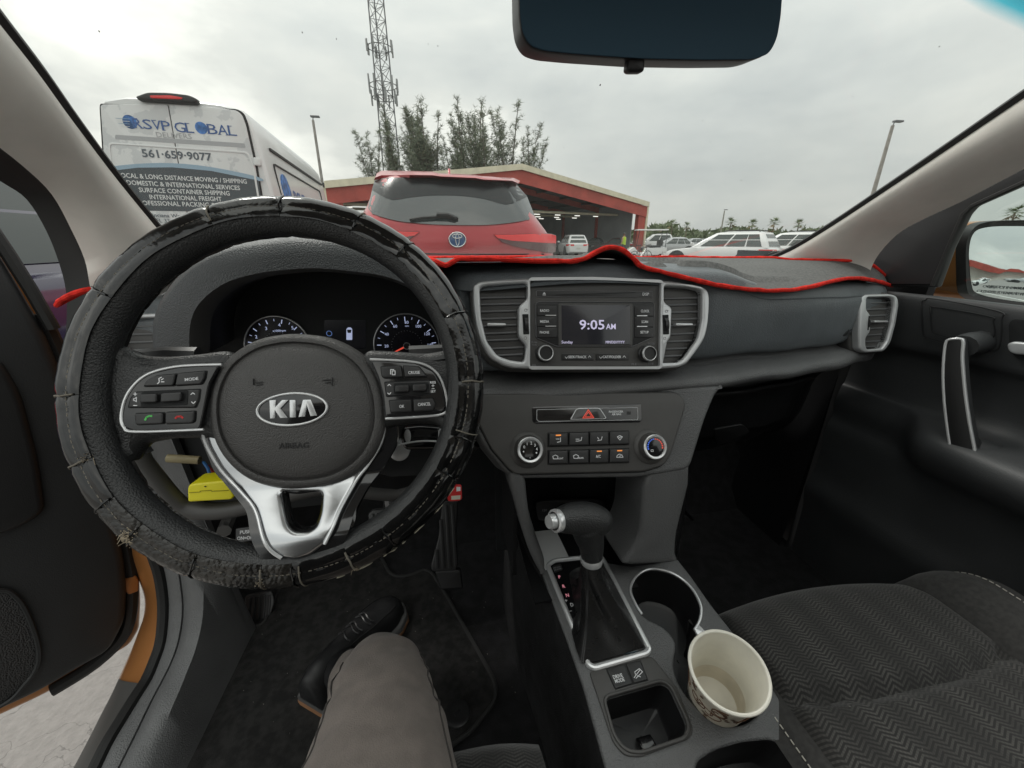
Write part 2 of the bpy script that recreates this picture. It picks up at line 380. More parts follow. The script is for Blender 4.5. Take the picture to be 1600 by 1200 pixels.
def make_car(name, label, loc, rz, paint, L=4.6, Wd=1.86, Ht=1.68, suv=True, group=None, detail=True, roof_paint=None, cat=None):
    """A parked car in its own coordinates: y forward, origin on the ground under its middle."""
    t = thing(name, label, cat or ('suv' if suv else 'car'), loc, rz, group)
    hw = Wd / 2; y0, y1 = -L / 2, L / 2; belt = Ht * (0.60 if suv else 0.62)
    top = [(0.0, belt * 0.9), (0.03, belt * 0.985), (0.12, belt), (0.55, belt * 0.99), (0.66, belt * 0.985), (0.70, belt * 0.96), (0.86, belt * 0.88), (0.95, belt * 0.78), (1.0, belt * 0.6)]
    wid = [(0.0, 0.80), (0.03, 0.91), (0.10, 0.975), (0.3, 1.0), (0.75, 0.99), (0.92, 0.92), (0.98, 0.80), (1.0, 0.70)]
    rows = []
    for k in range(27):
        s_ = [0, .008, .02, .04, .07, .1][k] if k < 6 else (0.1 + (k - 5) * 0.0425 if k < 25 else [0.975, 1.0][k - 25])
        s_ = min(s_, 1.0); y = lerp(y0, y1, s_); w = hw * sm(s_, wid); zt = sm(s_, top)
        zl = 0.24 + 0.10 * max(0, (s_ - 0.9) / 0.1) + 0.12 * max(0, (0.05 - s_) / 0.05)
        half = [(0, zl), (w * 0.86, zl), (w * 0.96, zl + 0.08), (w * 0.99, zl + 0.25), (w, zt * 0.72), (w * 0.985, zt * 0.88), (w * 0.95, zt * 0.97), (w * 0.89, zt), (0, zt + 0.03)]
        rows.append([W(-a, y, b) for a, b in half[::-1]] + [W(a, y, b) for a, b in half[1:-1]])
    mb = MB(); mb.loft(rows, paint, close=True, capa=True, capb=True)
    for sx in (-1, 1):
        for yy in (y0 + L * 0.2, y1 - L * 0.19):
            mb.lathe(Fr(W(sx * (hw * 0.965), yy, 0.36), Y_ * sx, Z_), (0, 0), [(0.43, -0.06), (0.43, 0.032), (0.40, 0.036), (0.40, -0.06)], M_blk, 24)
            mb.lathe(Fr(W(sx * (hw * 0.97), yy, 0.36), Y_ * sx, Z_), (0, 0), [(0.0, 0.026), (0.42, 0.028)], M_blk, 24)
    mb.build('body', t)
    # greenhouse
    yb0, yb1 = y0 + L * 0.035, y0 + L * 0.70; yt0, yt1 = y0 + L * (0.105 if suv else 0.24), y0 + L * 0.50
    if not suv: yb0 = y0 + L * 0.10
    wb, wt = hw * 0.89, hw * 0.66; zt_ = Ht - 0.06
    def rg(w, a, b, z, r):
        return [W(p[0], p[1], z) for p in rp([(w, a), (w, b), (-w, b), (-w, a)], r, 3)]
    mb = MB()
    mb.loft([rg(wb, yb0, yb1, belt - 0.02, 0.12), rg(lerp(wb, wt, 0.5) + 0.02, lerp(yb0, yt0, .45), lerp(yb1, yt1, .5), lerp(belt, zt_, .52), 0.14), rg(wt, yt0, yt1, zt_, 0.16), rg(wt - 0.09, yt0 + 0.26, yt1 - 0.42, Ht, 0.16)], roof_paint or paint, close=True, capb=True)
    mb.build('cabin', t)
    def side(sx, s_, q):
        a = lerp(yb0, yb1, s_); b = lerp(yt0, yt1, s_)
        k = 4 * q * (1 - q) * 0.02
        return W(sx * (lerp(wb, wt, q) + k + 0.008), lerp(a, b, q), lerp(belt - 0.02, zt_, q))
    for sx in (-1, 1):
        for (a, b) in ((0.07, 0.26), (0.285, 0.53), (0.555, 0.88)):
            mb = MB(); rows = []
            for q in (0.10, 0.35, 0.6, 0.9):
                rows.append([side(sx, lerp(a, b, u) + (0.02 if a < .1 else 0) * q, q) for u in (0, .33, .66, 1)])
            mb.loft(rows, M_glassd); mb.build('side_window', t)
    def face(fr_, u, q):
        y_b, y_t = (yb0, yt0) if fr_ < 0 else (yb1, yt1)
        return W(u * (lerp(wb, wt, q) - 0.13), lerp(y_b, y_t, q) + fr_ * (0.012 + 4 * q * (1 - q) * 0.012), lerp(belt - 0.02, zt_, q))
    for fr_, nm in ((-1, 'rear_window'), (1, 'windshield')):
        mb = MB(); mb.loft([[face(fr_, u, q) for u in (-1, -.5, 0, .5, 1)] for q in (0.1, 0.35, 0.6, 0.9)], M_glassd); mb.build(nm, t)
    for sx in (-1, 1):
        mb = MB(); rows = []
        for z in (belt * 0.80, belt * 0.87, belt * 0.93):
            rows.append([W(sx * hw * 0.40, y0 - 0.015, z), W(sx * hw * 0.70, y0 - 0.005, z), W(sx * hw * 0.865, y0 + L * 0.018, z), W(sx * hw * 0.965, y0 + L * 0.06, z), W(sx * hw * 0.995, y0 + L * 0.10, z)])
        mb.loft(rows, M_lamp); mb.build('tail_light', t)
        if detail:
            mb = MB(); rows = []
            for z in (belt * 0.66, belt * 0.76):
                rows.append([W(sx * hw * 0.45, y1 + 0.005, z), W(sx * hw * 0.72, y1 - L * 0.005, z), W(sx * hw * 0.90, y1 - L * 0.035, z), W(sx * hw * 0.965, y1 - L * 0.08, z + .03)])
            mb.loft(rows, M_lampw); mb.build('headlight', t)
            mb = MB(); f = Fr(W(sx * (hw * 0.93), y0 + L * 0.665, belt + 0.06), X_ * sx, Z_)
            mb.plate(f, [rp([(0, -.02), (.2, 0), (.2, .13), (.03, .13)], .04)], -0.05, 0.06, paint, 0.02); mb.build('door_mirror', t)
    mb = MB(); mb.box(Fr(W(0, y0 - 0.005, 0.62 if suv else .75), X_, Z_), -0.16, 0.16, -0.08, 0.08, 0, 0.012, M_plate, 0.004); mb.build('licence_plate', t)
    if suv:
        for sx in (-1, 1):
            mb = MB(); mb.tube([W(sx * (wt - .05), yt0 + .15, Ht - .02), W(sx * (wt - .05), yt0 + .25, Ht + .035), W(sx * (wt - .05), yt1 - .4, Ht + .035), W(sx * (wt - .05), yt1 - .3, Ht - .02)], 0.018, M_blk, 6); mb.build('roof_rail', t)
    for sx in (-1, 1):
        for yy in (y0 + L * 0.2, y1 - L * 0.19): wheel_part(t, sx * (hw * 0.985), yy)
    return t
def gpos(px, y):                                   # ground place seen at picture column px, y metres ahead
    d = ray(px, 385); k = y / d.y; return (d.x * k, y, 0)

# ---------------------------------------------------------------- open-fronted shed
M_redst = mat('red_steel', (0.36, 0.062, 0.045), 0.55, var=0.15, vs_=1.0)
M_cream = mat('cream_metal', (0.62, 0.58, 0.44), 0.5, var=0.08, vs_=2.0)
M_shedroof = mat('shed_ceiling', (0.10, 0.105, 0.11), 0.8)
M_shedwall = mat('shed_wall', (0.33, 0.35, 0.36), 0.8, var=0.1, vs_=0.5)
M_tube = mat('shed_lamp_tube', (0.9, 0.9, 0.88), 0.5, emit=(1, 0.97, 0.9), es=1.1)
BL = W(-6.7, 28.7, 0); bu = W(26.1, 9.3, 0).normalized(); bv = W(-9.3, 26.1, 0).normalized(); BW, BD = 27.7, 24.0
EV, AP = 4.55, 6.6
t = thing('open_shed', 'long red steel shed with a cream gable edge and open front', 'building', BL, math.atan2(bu.y, bu.x))
# local axes: x along the front, y into the shed
def rz_(a): return EV + (AP - EV) * (1 - abs(a - BW / 2) / (BW / 2))
def gable(mb, y, thick, d0, d1, m):
    f = Fr(W(0, y, 0), X_, Z_)
    pts = [(-.15, EV - d0), (BW / 2, AP - d0), (BW + .15, EV - d0), (BW + .15, EV - d1), (BW / 2, AP - d1), (-.15, EV - d1)]
    mb.plate(f, [pts], 0, thick, m)
for s_ in (0, 1):
    mb = MB(); a0, a1 = (-.3, BW / 2) if s_ == 0 else (BW / 2, BW + .3)
    z0, z1 = rz_(a0), rz_(a1)
    mb.add([W(a0, -.5, z0), W(a1, -.5, z1), W(a1, BD, z1), W(a0, BD, z0), W(a0, -.5, z0 - .09), W(a1, -.5, z1 - .09), W(a1, BD, z1 - .09), W(a0, BD, z0 - .09)],
           [(0, 1, 2, 3), (4, 7, 6, 5), (0, 4, 5, 1), (1, 5, 6, 2), (2, 6, 7, 3), (3, 7, 4, 0)], M_shedroof)
    mb.build('roof', t)
mb = MB(); gable(mb, -.52, .12, -.06, .34, M_cream); mb.build('gable_trim', t)
mb = MB(); gable(mb, -.36, .10, .34, 1.25, M_redst); mb.build('gable_beam', t)
for a in (0.35, BW - 0.35):
    mb = MB(); mb.box(Fr(W(a, -.32, 0), X_, Z_), -.45, .45, 0, EV - 1.0, -.4, .05, M_redst); mb.build('post', t)
    mb = MB(); s_ = -1 if a < 5 else 1
    mb.box(Fr(W(a + s_ * .56, -.42, 0), X_, Z_), -.10, .10, 0, EV - .3, -.3, .05, M_cream); mb.build('corner_trim', t)
for y in (6, 12, 18):
    mb = MB(); gable(mb, y, .15, .10, .6, M_redst); mb.build('rafter', t)
    for a in (0.3, BW * .5, BW - .3):
        mb = MB(); mb.box(Fr(W(a, y, 0), X_, Z_), -.18, .18, 0, rz_(a) - .4, -.2, .1, M_redst); mb.build('post', t)
for k in range(1, 10):
    mb = MB(); a = BW * k / 10; mb.box(Fr(W(a, 0, rz_(a) - .2), X_, Z_), -.05, .05, -.1, .1, -BD, 0.3, M_blk); mb.build('purlin', t)
for y, z in ((3.0, 3.65), (9.0, 3.75)):
    mb = MB(); mb.tube([W(.3, y, z), W(BW - .3, y, z)], .11, M_cream, 8); mb.build('tie_beam', t)
for y in (4.5, 8.0, 11.0):
    for k in range(11):
        mb = MB(); a = 1.8 + k * 2.4; mb.box(Fr(W(a, y, 3.55), X_, Y_), -.3, .3, -.05, .05, -.04, .03, M_tube); mb.build('ceiling_light', t)
mb = MB(); mb.box(Fr(W(0, BD - .2, 0), X_, Z_), BW * .66, BW - .4, 0, EV - .6, 0, .1, M_shedwall)
mb.build('back_wall', t)
mb = MB(); mb.box(Fr(W(0, BD - .2, 0), X_, Z_), .3, BW * .60, 0, 2.6, 0, .1, M_shedwall); mb.build('back_wall', t)
mb = MB(); mb.box(Fr(W(BW - .3, 0, 0), Y_, Z_), 1, BD, 0, EV - .1, 0, .1, M_shedwall); mb.build('side_wall', t)
mb = MB(); mb.box(Fr(W(.3, 0, 0), Y_, Z_), 1, BD, 0, EV - .1, -.1, 0, M_shedwall); mb.build('side_wall', t)
for a in (BW * .72, BW * .81):
    mb = MB(); f = Fr(W(a, BD - 1.0, 2.7), X_, Z_)
    mb.lathe(f, (0, 0), [(.62, -.1), (.68, 0), (.62, .1)], M_blk, 24)
    for k in range(4):
        q = k * math.pi / 2; mb.plate(f, [[(.05 * math.cos(q), .05 * math.sin(q)), (.6 * math.cos(q), .6 * math.sin(q)), (.6 * math.cos(q + .5), .6 * math.sin(q + .5))]], -.02, .02, M_blk)
    mb.tube([W(a, BD - 1.0, 3.4), W(a, BD - 1.0, 4.2)], .04, M_blk, 6)
    mb.build('fan', t)

# ---------------------------------------------------------------- lattice tower
M_steel = mat('galvanised_steel', (0.16, 0.165, 0.17), 0.55, metal=0.3)
M_ant = mat('antenna_shell', (0.30, 0.31, 0.31), 0.6)
t = thing('lattice_tower', 'tall grey lattice mast carrying two clusters of antennas', 'tower', (-5.6, 60, 0), R(12))
def tw(z): return lerp(1.35, 0.82, z / 42)
def tp(k, z):
    q = R(90 + 120 * k); return W(tw(z) * math.cos(q), tw(z) * math.sin(q), z)
for k in range(3):
    mb = MB(); mb.tube([tp(k, 0), tp(k, 42)], 0.075, M_steel, 6); mb.build('leg', t)
nb = 28
for k in range(3):
    mb = MB()
    for i in range(nb):
        z0, z1 = 42 * i / nb, 42 * (i + 1) / nb
        mb.tube([tp(k, z0), tp((k + 1) % 3, z1)], 0.032, M_steel, 4); mb.tube([tp(k, z1), tp((k + 1) % 3, z1)], 0.03, M_steel, 4)
        mb.tube([tp((k + 1) % 3, z0), tp(k, z1)], 0.032, M_steel, 4)
    stuff(mb.build('bracing', t))
for z, nn, rr in ((23.0, 8, 1.5), (19.2, 10, 1.7), (17.9, 7, 1.5)):
    mb = MB(); mb.lathe(Fr(W(0, 0, z), X_, Y_), (0, 0), [(rr - .1, -.04), (rr, 0), (rr - .1, .04)], M_steel, 18); mb.build('platform', t)
    for k in range(nn):
        q = 2 * math.pi * k / nn + .2; f = Fr(W(rr * 1.02 * math.cos(q), rr * 1.02 * math.sin(q), z), W(-math.sin(q), math.cos(q), 0), Z_)
        h = random.uniform(.55, .95); w = random.choice((.07, .11, .14))
        mb = MB(); mb.box(f, -w, w, -h, h, -.08, .1, M_ant, .03); mb.build('antenna', t)

# ---------------------------------------------------------------- trees
M_bark = mat('grey_bark', (0.14, 0.125, 0.105), 0.9, grain=25, gs=0.6, gd=0.01, gtype='N', var=0.3, vs_=3)
M_needle = mat('pine_foliage', (0.16, 0.185, 0.13), 0.8, var=0.35, vs_=1.2)
M_needle2 = mat('pine_foliage_light', (0.22, 0.25, 0.17), 0.8, var=0.3, vs_=1.2)
def casuarina(seed, hgt, spread, dens=1.0):
    rnd = random.Random(seed); trunk = MB(); crown = MB()
    def limb(mb, p, d, ln, r, n=6, wob=.10):
        pts = [p]; 
        for i in range(n):
            d = (d + Vector((rnd.uniform(-wob, wob), rnd.uniform(-wob, wob), rnd.uniform(0, wob * .8)))).normalized(); pts.append(pts[-1] + d * ln / n)
        mb.tube(pts, [r * (1 - .8 * i / n) for i in range(n + 1)], M_bark, 5); return pts
    tops = []
    main = limb(trunk, W(0, 0, 0), W(rnd.uniform(-.05, .05), 0, 1), hgt * .95, .15, 10, .06)
    tops.append(main)
    for k in range(rnd.randint(2, 3)):
        i = rnd.randint(2, 4); q = rnd.uniform(0, 6.28)
        tops.append(limb(trunk, main[i], W(math.cos(q) * .28, math.sin(q) * .28, 1), (hgt - main[i].z) * rnd.uniform(.7, .95), .075, 8, .08))
    def tuft(p, size):
        for _ in range(3):
            d = Vector((rnd.uniform(-1, 1), rnd.uniform(-1, 1), rnd.uniform(-.25, 1.1))).normalized(); w = d.cross(Vector((rnd.uniform(-1, 1), rnd.uniform(-1, 1), rnd.uniform(-1, 1)))).normalized() * size * .05
            e = p + d * size
            crown.add([p - w, p + w, e + Vector((0, 0, -size * .12))], [(0, 1, 2)], M_needle if rnd.random() < .65 else M_needle2)
    for pts in tops:
        total = len(pts) - 1
        for i in range(2, total + 1):
            fr_ = i / total
            for _ in range(int((5.5 + 5 * (1 - fr_)) * dens)):
                a, b = pts[i - 1], pts[i]; p = a.lerp(b, rnd.random()); q = rnd.uniform(0, 6.28)
                ln = spread * (1.08 - fr_) * rnd.uniform(.3, 1.0) + .3
                d = W(math.cos(q), math.sin(q), rnd.uniform(.7, 2.0)).normalized(); e = p + d * ln
                trunk.tube([p, e], [.025, .008], M_bark, 3, cap=False)
                for j in range(int(4 + ln * 6)):
                    u = rnd.uniform(.2, 1.05); tuft(p.lerp(e, u) + Vector((rnd.uniform(-.15, .15),) * 3), rnd.uniform(.25, .6))
        for _ in range(12): tuft(pts[-1] + Vector((rnd.uniform(-.1, .1), rnd.uniform(-.1, .1), rnd.uniform(-.8, .2))), .35)
    return trunk, crown
protos = []
for sd, hg, sp_ in ((3, 15, 3.6), (8, 14, 4.2), (14, 15.5, 3.2)):
    protos.append((casuarina(sd, hg, sp_), hg))
TREES = [(577, 190, 'slender sparse pine standing apart at the tower side of the grove'), (612, 158, 'feathery pine growing directly behind the lattice mast'), (634, 150, 'dense pine just beside the lattice mast'),
         (662, 137, 'tallest dense pine in the clump beside the mast'), (682, 166, 'low bushy pine closing the clump beside the mast'), (708, 205, 'short broad pine filling the gap under the twin tops'), (722, 146, 'pine with a narrow leaning top above the red car roof'),
         (739, 140, 'highest narrow pine above the shed ridge'), (766, 166, 'open pine with gaps between two taller ones over the shed ridge'), (801, 148, 'tall full pine over the apex of the shed'),
         (820, 186, 'outermost pine leaning away over the shed slope'), (645, 205, 'shortest bushy pine low in the clump beside the mast')]
first = [None] * 3
for i, (px, py, lab) in enumerate(TREES):
    y = 52 + (i * 7 % 5) * 1.6; d = ray(px, py); k = y / d.y; x, ztop = d.x * k, d.z * k + H
    j = (i * 2 + i // 3) % 3; (tr, cw), hg = protos[j]
    if first[j] is None:
        t = thing('pine_tree', lab, 'tree', (x, y, 0), i * 1.3, 'pines behind the shed')
        tr.build('trunk', t); cw.build('crown', t, smooth=0); first[j] = t
        t.scale = (ztop / hg,) * 3
    else:
        t = dup(first[j], (x, y, 0), i * 1.3, lab, 'pines behind the shed', ztop / hg)
    if px > 815: t.rotation_euler = (0, R(7), 0)
# palms
M_palmb = mat('palm_bark', (0.16, 0.13, 0.10), 0.9, var=0.25, vs_=4)
M_frond = mat('palm_frond', (0.14, 0.175, 0.09), 0.6, var=0.3, vs_=2)
M_fronddry = mat('palm_frond_dry', (0.20, 0.15, 0.08), 0.8)
def palm(seed, hgt):
    rnd = random.Random(seed); t = MB(); c = MB()
    bend = rnd.uniform(-.25, .25)
    pts = [W(bend * (k / 6) ** 2, 0, hgt * k / 6) for k in range(7)]
    t.tube(pts, [.17 - .006 * k for k in range(7)], M_palmb, 7)
    o = pts[-1]
    for k in range(34):
        q = k * 2.4; el = rnd.uniform(-.7, 1.25); ln = rnd.uniform(1.5, 2.1)
        d = W(math.cos(q) * math.cos(el), math.sin(q) * math.cos(el), math.sin(el)); w = d.cross(Z_).normalized()
        m = M_fronddry if el < -.45 else M_frond
        a = o + d * ln * .45
        for j in range(-4, 5):                               # fan leaf: separate fingers
            e = a + (d * .75 + w * (j * .17)).normalized() * ln * .55 - Z_ * (.10 + .03 * abs(j))
            c.add([a - w * .04 + d * .02 * j, a + w * .05, e], [(0, 1, 2)], m)
        c.tube([o, a], .018, m, 3, cap=False)
    return t, c
pp = [palm(s_, 6.0) for s_ in (1, 5)]
fp = [None, None]
PALMS = [(1052, 344, 80, 'palm with an upright trunk behind the golf cart'), (1074, 348, 84, 'thin palm just beyond the silver car'), (1143, 341, 74, 'palm above the bonnet of the white suv'), (1177, 344, 72, 'ragged palm above the middle of the white suv'),
         (1212, 341, 66, 'fullest palm above the tail of the white suv'), (1250, 344, 70, 'palm close against the pillar beyond the white suv'), (1008, 352, 95, 'first of the far palms beside the shed corner'), (1020, 353, 98, 'second of the far palms beside the shed corner'), (1033, 352, 96, 'third of the far palms beside the shed corner'),
         (1506, 316, 40, 'palm seen through the side window next to the black corner panel'), (1592, 322, 42, 'palm seen through the side window above the door mirror')]
for i, (px, py, y, lab) in enumerate(PALMS):
    d = ray(px, py); k = y / d.y; x, zt_ = d.x * k, d.z * k + H
    j = i % 2; scl = max(.3, zt_ / 7.1)
    if fp[j] is None:
        t = thing('palm_tree', lab, 'palm', (x, y, 0), i, 'palms along the lot edge'); pp[j][0].build('trunk', t); pp[j][1].build('crown', t, smooth=0); fp[j] = t; t.scale = (scl,) * 3
    else: dup(fp[j], (x, y, 0), i * 1.7, lab, 'palms along the lot edge', scl)
# far tree belt (one mass)
M_belt = mat('tree_belt_leaf', (0.15, 0.18, 0.105), 0.85, var=0.35, vs_=.4)
rnd = random.Random(5); mb = MB()
for k in range(8000):
    px = rnd.uniform(985, 1700); y = rnd.uniform(95, 118); d = ray(px, 385); x = d.x * y / d.y
    hh = 3.6 + 2.6 * noise.noise(Vector((px * .018, 1.3, 0))) + 1.2 * noise.noise(Vector((px * .07, 7, 0)))
    z = hh * math.sqrt(rnd.random()); p = W(x, y, z); s_ = rnd.uniform(.9, 1.9)
    a = Vector((rnd.uniform(-1, 1), rnd.uniform(-.5, .5), rnd.uniform(-1, 1))) * s_; b = Vector((rnd.uniform(-1, 1), rnd.uniform(-.5, .5), rnd.uniform(-.6, 1))) * s_
    mb.add([p, p + a, p + b], [(0, 1, 2)], M_belt)
o = mb.build('treeline', smooth=0); stuff(o)

# ---------------------------------------------------------------- poles
M_conc = mat('concrete_pole', (0.30, 0.285, 0.26), 0.85, var=0.15, vs_=2)
def lamp_pole(label, x, y, h, r0=.16, r1=.09, arm=None):
    t = thing('lamp_post', label, 'lamp post', (x, y, 0), 0)
    mb = MB(); mb.tube([W(0, 0, 0), W(0, 0, h)], [r0, r1], M_conc, 10); mb.build('pole', t)
    if arm is not None:
        mb = MB(); mb.tube([W(0, 0, h - .02), W(arm * .15, 0, h + .22), W(arm * .5, 0, h + .25)], .04, M_steel, 6); mb.build('arm', t)
        mb = MB(); mb.box(Fr(W(arm * .75, 0, h + .24), X_, Y_), -.32, .32, -.13, .13, -.05, .07, M_steel, .03); mb.build('lamp_head', t)
    return t
d = ray(1395, 196); k = 26 / d.y; lamp_pole('leaning-looking pale concrete lamp post with a small lamp arm', d.x * k, 26, d.z * k + H, .17, .10, .45)
d = ray(489, 188); k = 37 / d.y; lamp_pole('slim dark lamp post standing behind the white van', d.x * k, 37, d.z * k + H, .14, .09, 0.25)
d = ray(1132, 330); k = 70 / d.y; lamp_pole('thin distant lamp post among the far palms', d.x * k, 70, d.z * k + H, .16, .10, .3)

# ---------------------------------------------------------------- parked vehicles beyond
make_car('parked_suv', 'white suv parked inside the open shed, seen from behind', gpos(893, 34), R(-4), M_white, 4.6, 1.86, 1.66)
make_car('parked_car', 'dark red car parked inside the shed beside the worker', gpos(958, 41), R(60), M_dkred, 4.4, 1.8, 1.5, False)
make_car('parked_car', 'black car parked in the shed behind the white suv', gpos(930, 44), R(20), M_dark, 4.5, 1.8, 1.5, False)
make_car('parked_suv', 'white suv with red tail lights parked side-on beyond the dashboard', gpos(1124, 16.5), R(32), M_white, 4.7, 1.88, 1.56)
make_car('parked_suv', 'white suv mostly hidden behind the tail of the side-on white suv', gpos(1222, 17.5), R(26), M_white, 4.6, 1.86, 1.58)
make_car('parked_suv', 'white boxy suv parked behind the golf cart', gpos(1018, 40), R(70), M_white, 4.3, 1.85, 1.85)
make_car('parked_car', 'silver saloon car parked beyond the golf cart', gpos(1046, 33), R(74), M_silver, 4.6, 1.8, 1.48, False)
make_car('parked_car', 'grey car far off beneath the thin palms', gpos(1078, 52), R(80), M_silver, 4.6, 1.8, 1.5, False)
make_car('parked_car', 'dark car far off between the palms and the white suv', gpos(1097, 56), R(80), M_dark, 4.6, 1.8, 1.5, False)

# golf cart with a bicycle leaning behind it
gx, gy, _ = gpos(1010, 24)
t = thing('golf_cart', 'white golf cart with a canopy roof near the shed corner', 'golf cart', (gx, gy, 0), R(75))
mb = MB(); f = Fr(W(0, 0, 0), Y_, Z_)
mb.plate(f, [rp([(-1.15, .35), (1.15, .35), (1.2, .62), (.85, .85), (.55, .5), (.1, .5), (0, .78), (-1.1, .82)], .06)], -.58, .58, M_white, .04); mb.build('body', t)
mb = MB(); mb.plate(Fr(W(0, 0, 1.78), X_, Y_), [rect(-.62, -1.1, .62, .75, .15)], 0, .07, M_white, .03); mb.build('roof', t)
mb = MB(); mb.box(f, -.75, -.15, .80, .93, -.5, .5, M_blk, .03); mb.box(f, -.85, -.72, .9, 1.25, -.5, .5, M_blk, .03); mb.build('seat', t)
for a in (-.55, .55):
    for y0_, y1_ in ((-1.0, -1.0), (.75, .62)):
        mb = MB(); mb.tube([W(a, y0_, .7), W(a, y1_, 1.79)], .022, M_blk, 6); mb.build('roof_post', t)
for a in (-.6, .6):
    for y_ in (-.8, .85): wheel_part(t, a, y_, .23, .2)
bx, by, _ = gpos(1003, 21)
t = thing('bicycle', 'dark bicycle standing in front of the golf cart', 'bicycle', (bx, by, 0), R(20))
f = Fr(W(0, 0, 0), X_, Z_)
for a in (-.52, .52):
    mb = MB(); mb.tube([W(a + .33 * math.cos(q), 0, .34 + .33 * math.sin(q)) for q in [k * math.pi / 12 for k in range(24)]], .018, M_tyre, 6, closed=True)
    for k in range(8): q = k * math.pi / 4; mb.tube([W(a, 0, .34), W(a + .33 * math.cos(q), 0, .34 + .33 * math.sin(q))], .003, M_steel, 3)
    mb.build('wheel', t)
mb = MB()
for a, b in (((-.52, .34), (-.08, .30)), ((-.52, .34), (-.2, .78)), ((-.08, .30), (-.24, .92)), ((-.08, .30), (.36, .78)), ((-.22, .82), (.34, .86)), ((.52, .34), (.32, .98))):
    mb.tube([W(a[0], 0, a[1]), W(b[0], 0, b[1])], .018, M_dark, 6)
mb.build('frame', t)
mb = MB(); mb.tube([W(.40, -.28, 1.02), W(.32, -.1, .98), W(.32, .1, .98), W(.40, .28, 1.02)], .014, M_blk, 6); mb.build('handlebar', t)
mb = MB(); mb.box(Fr(W(-.25, 0, .95), X_, Y_), -.13, .13, -.07, .07, -.02, .03, M_blk, .015); mb.build('saddle', t)

# worker in a bright vest
M_vest = mat('yellow_green_vest', (0.45, 0.62, 0.04), 0.7)
M_skin = mat('skin', (0.36, 0.20, 0.13), 0.6)
M_trou = mat('dark_trousers', (0.03, 0.03, 0.04), 0.8)
wx, wy, _ = gpos(974, 31)
t = thing('person', 'worker in a yellow-green vest walking in front of the shed', 'person', (wx, wy, 0), R(30))
def skin_body(name, joints, edges, m, parent, sub=1):
    me = bpy.data.meshes.new(name); me.from_pydata([j[0] for j in joints], edges, []); me.materials.append(m)
    o = bpy.data.objects.new(name, me); COL.objects.link(o); o.parent = parent
    md = o.modifiers.new('skin', 'SKIN'); md.use_smooth_shade = True
    for i, j in enumerate(joints): me.skin_vertices[0].data[i].radius = (j[1], j[2] if len(j) > 2 else j[1]); me.skin_vertices[0].data[i].use_root = (i == 0)
    s_ = o.modifiers.new('sub', 'SUBSURF'); s_.levels = sub; s_.render_levels = sub
    return o
J = [((0, 0, .95), .15, .11), ((0, 0, 1.15), .14, .10), ((0, 0, 1.40), .16, .10), ((0, 0, 1.50), .06), ((0, .01, 1.56), .055), ((0, .01, 1.66), .10), ((0, .01, 1.74), .07),
     ((.2, 0, 1.42), .06), ((.27, .02, 1.15), .045), ((.28, .12, .92), .035), ((-.2, 0, 1.42), .06), ((-.27, -.02, 1.15), .045), ((-.28, .08, .92), .035),
     ((.1, 0, .90), .09), ((.12, .08, .5), .07), ((.12, -.02, .08), .05), ((.12, .14, .05), .04), ((-.1, 0, .90), .09), ((-.12, -.02, .5), .07), ((-.12, -.14, .08), .05), ((-.12, .02, .05), .04)]
E_ = [(0, 1), (1, 2), (2, 3), (3, 4), (4, 5), (5, 6), (2, 7), (7, 8), (8, 9), (2, 10), (10, 11), (11, 12), (0, 13), (13, 14), (14, 15), (15, 16), (0, 17), (17, 18), (18, 19), (19, 20)]
skin_body('body', J, E_, M_skin, t)
def shell(name, rings, m):
    mb = MB(); mb.loft([[W(x + rx * math.cos(q), y + ry * math.sin(q), z) for q in [2 * math.pi * k / 14 for k in range(14)]] for x, y, z, rx, ry in rings], m, close=True, capa=True, capb=True); return mb.build(name, t)
shell('vest', [(0, 0, .88, .20, .15), (0, 0, 1.15, .19, .14), (0, 0, 1.38, .215, .14), (0, 0, 1.49, .13, .10)], M_vest)
shell('hair', [(0, -.01, 1.66, .105, .11), (0, -.01, 1.73, .10, .105), (0, -.01, 1.79, .05, .05)], M_blk)
for sx in (1, -1):
    shell('trouser_leg', [(sx * .1, 0, .93, .115, .13), (sx * .12, .06 if sx > 0 else -.02, .5, .09, .09), (sx * .12, -.02 if sx > 0 else -.13, .10, .075, .08)], M_trou)
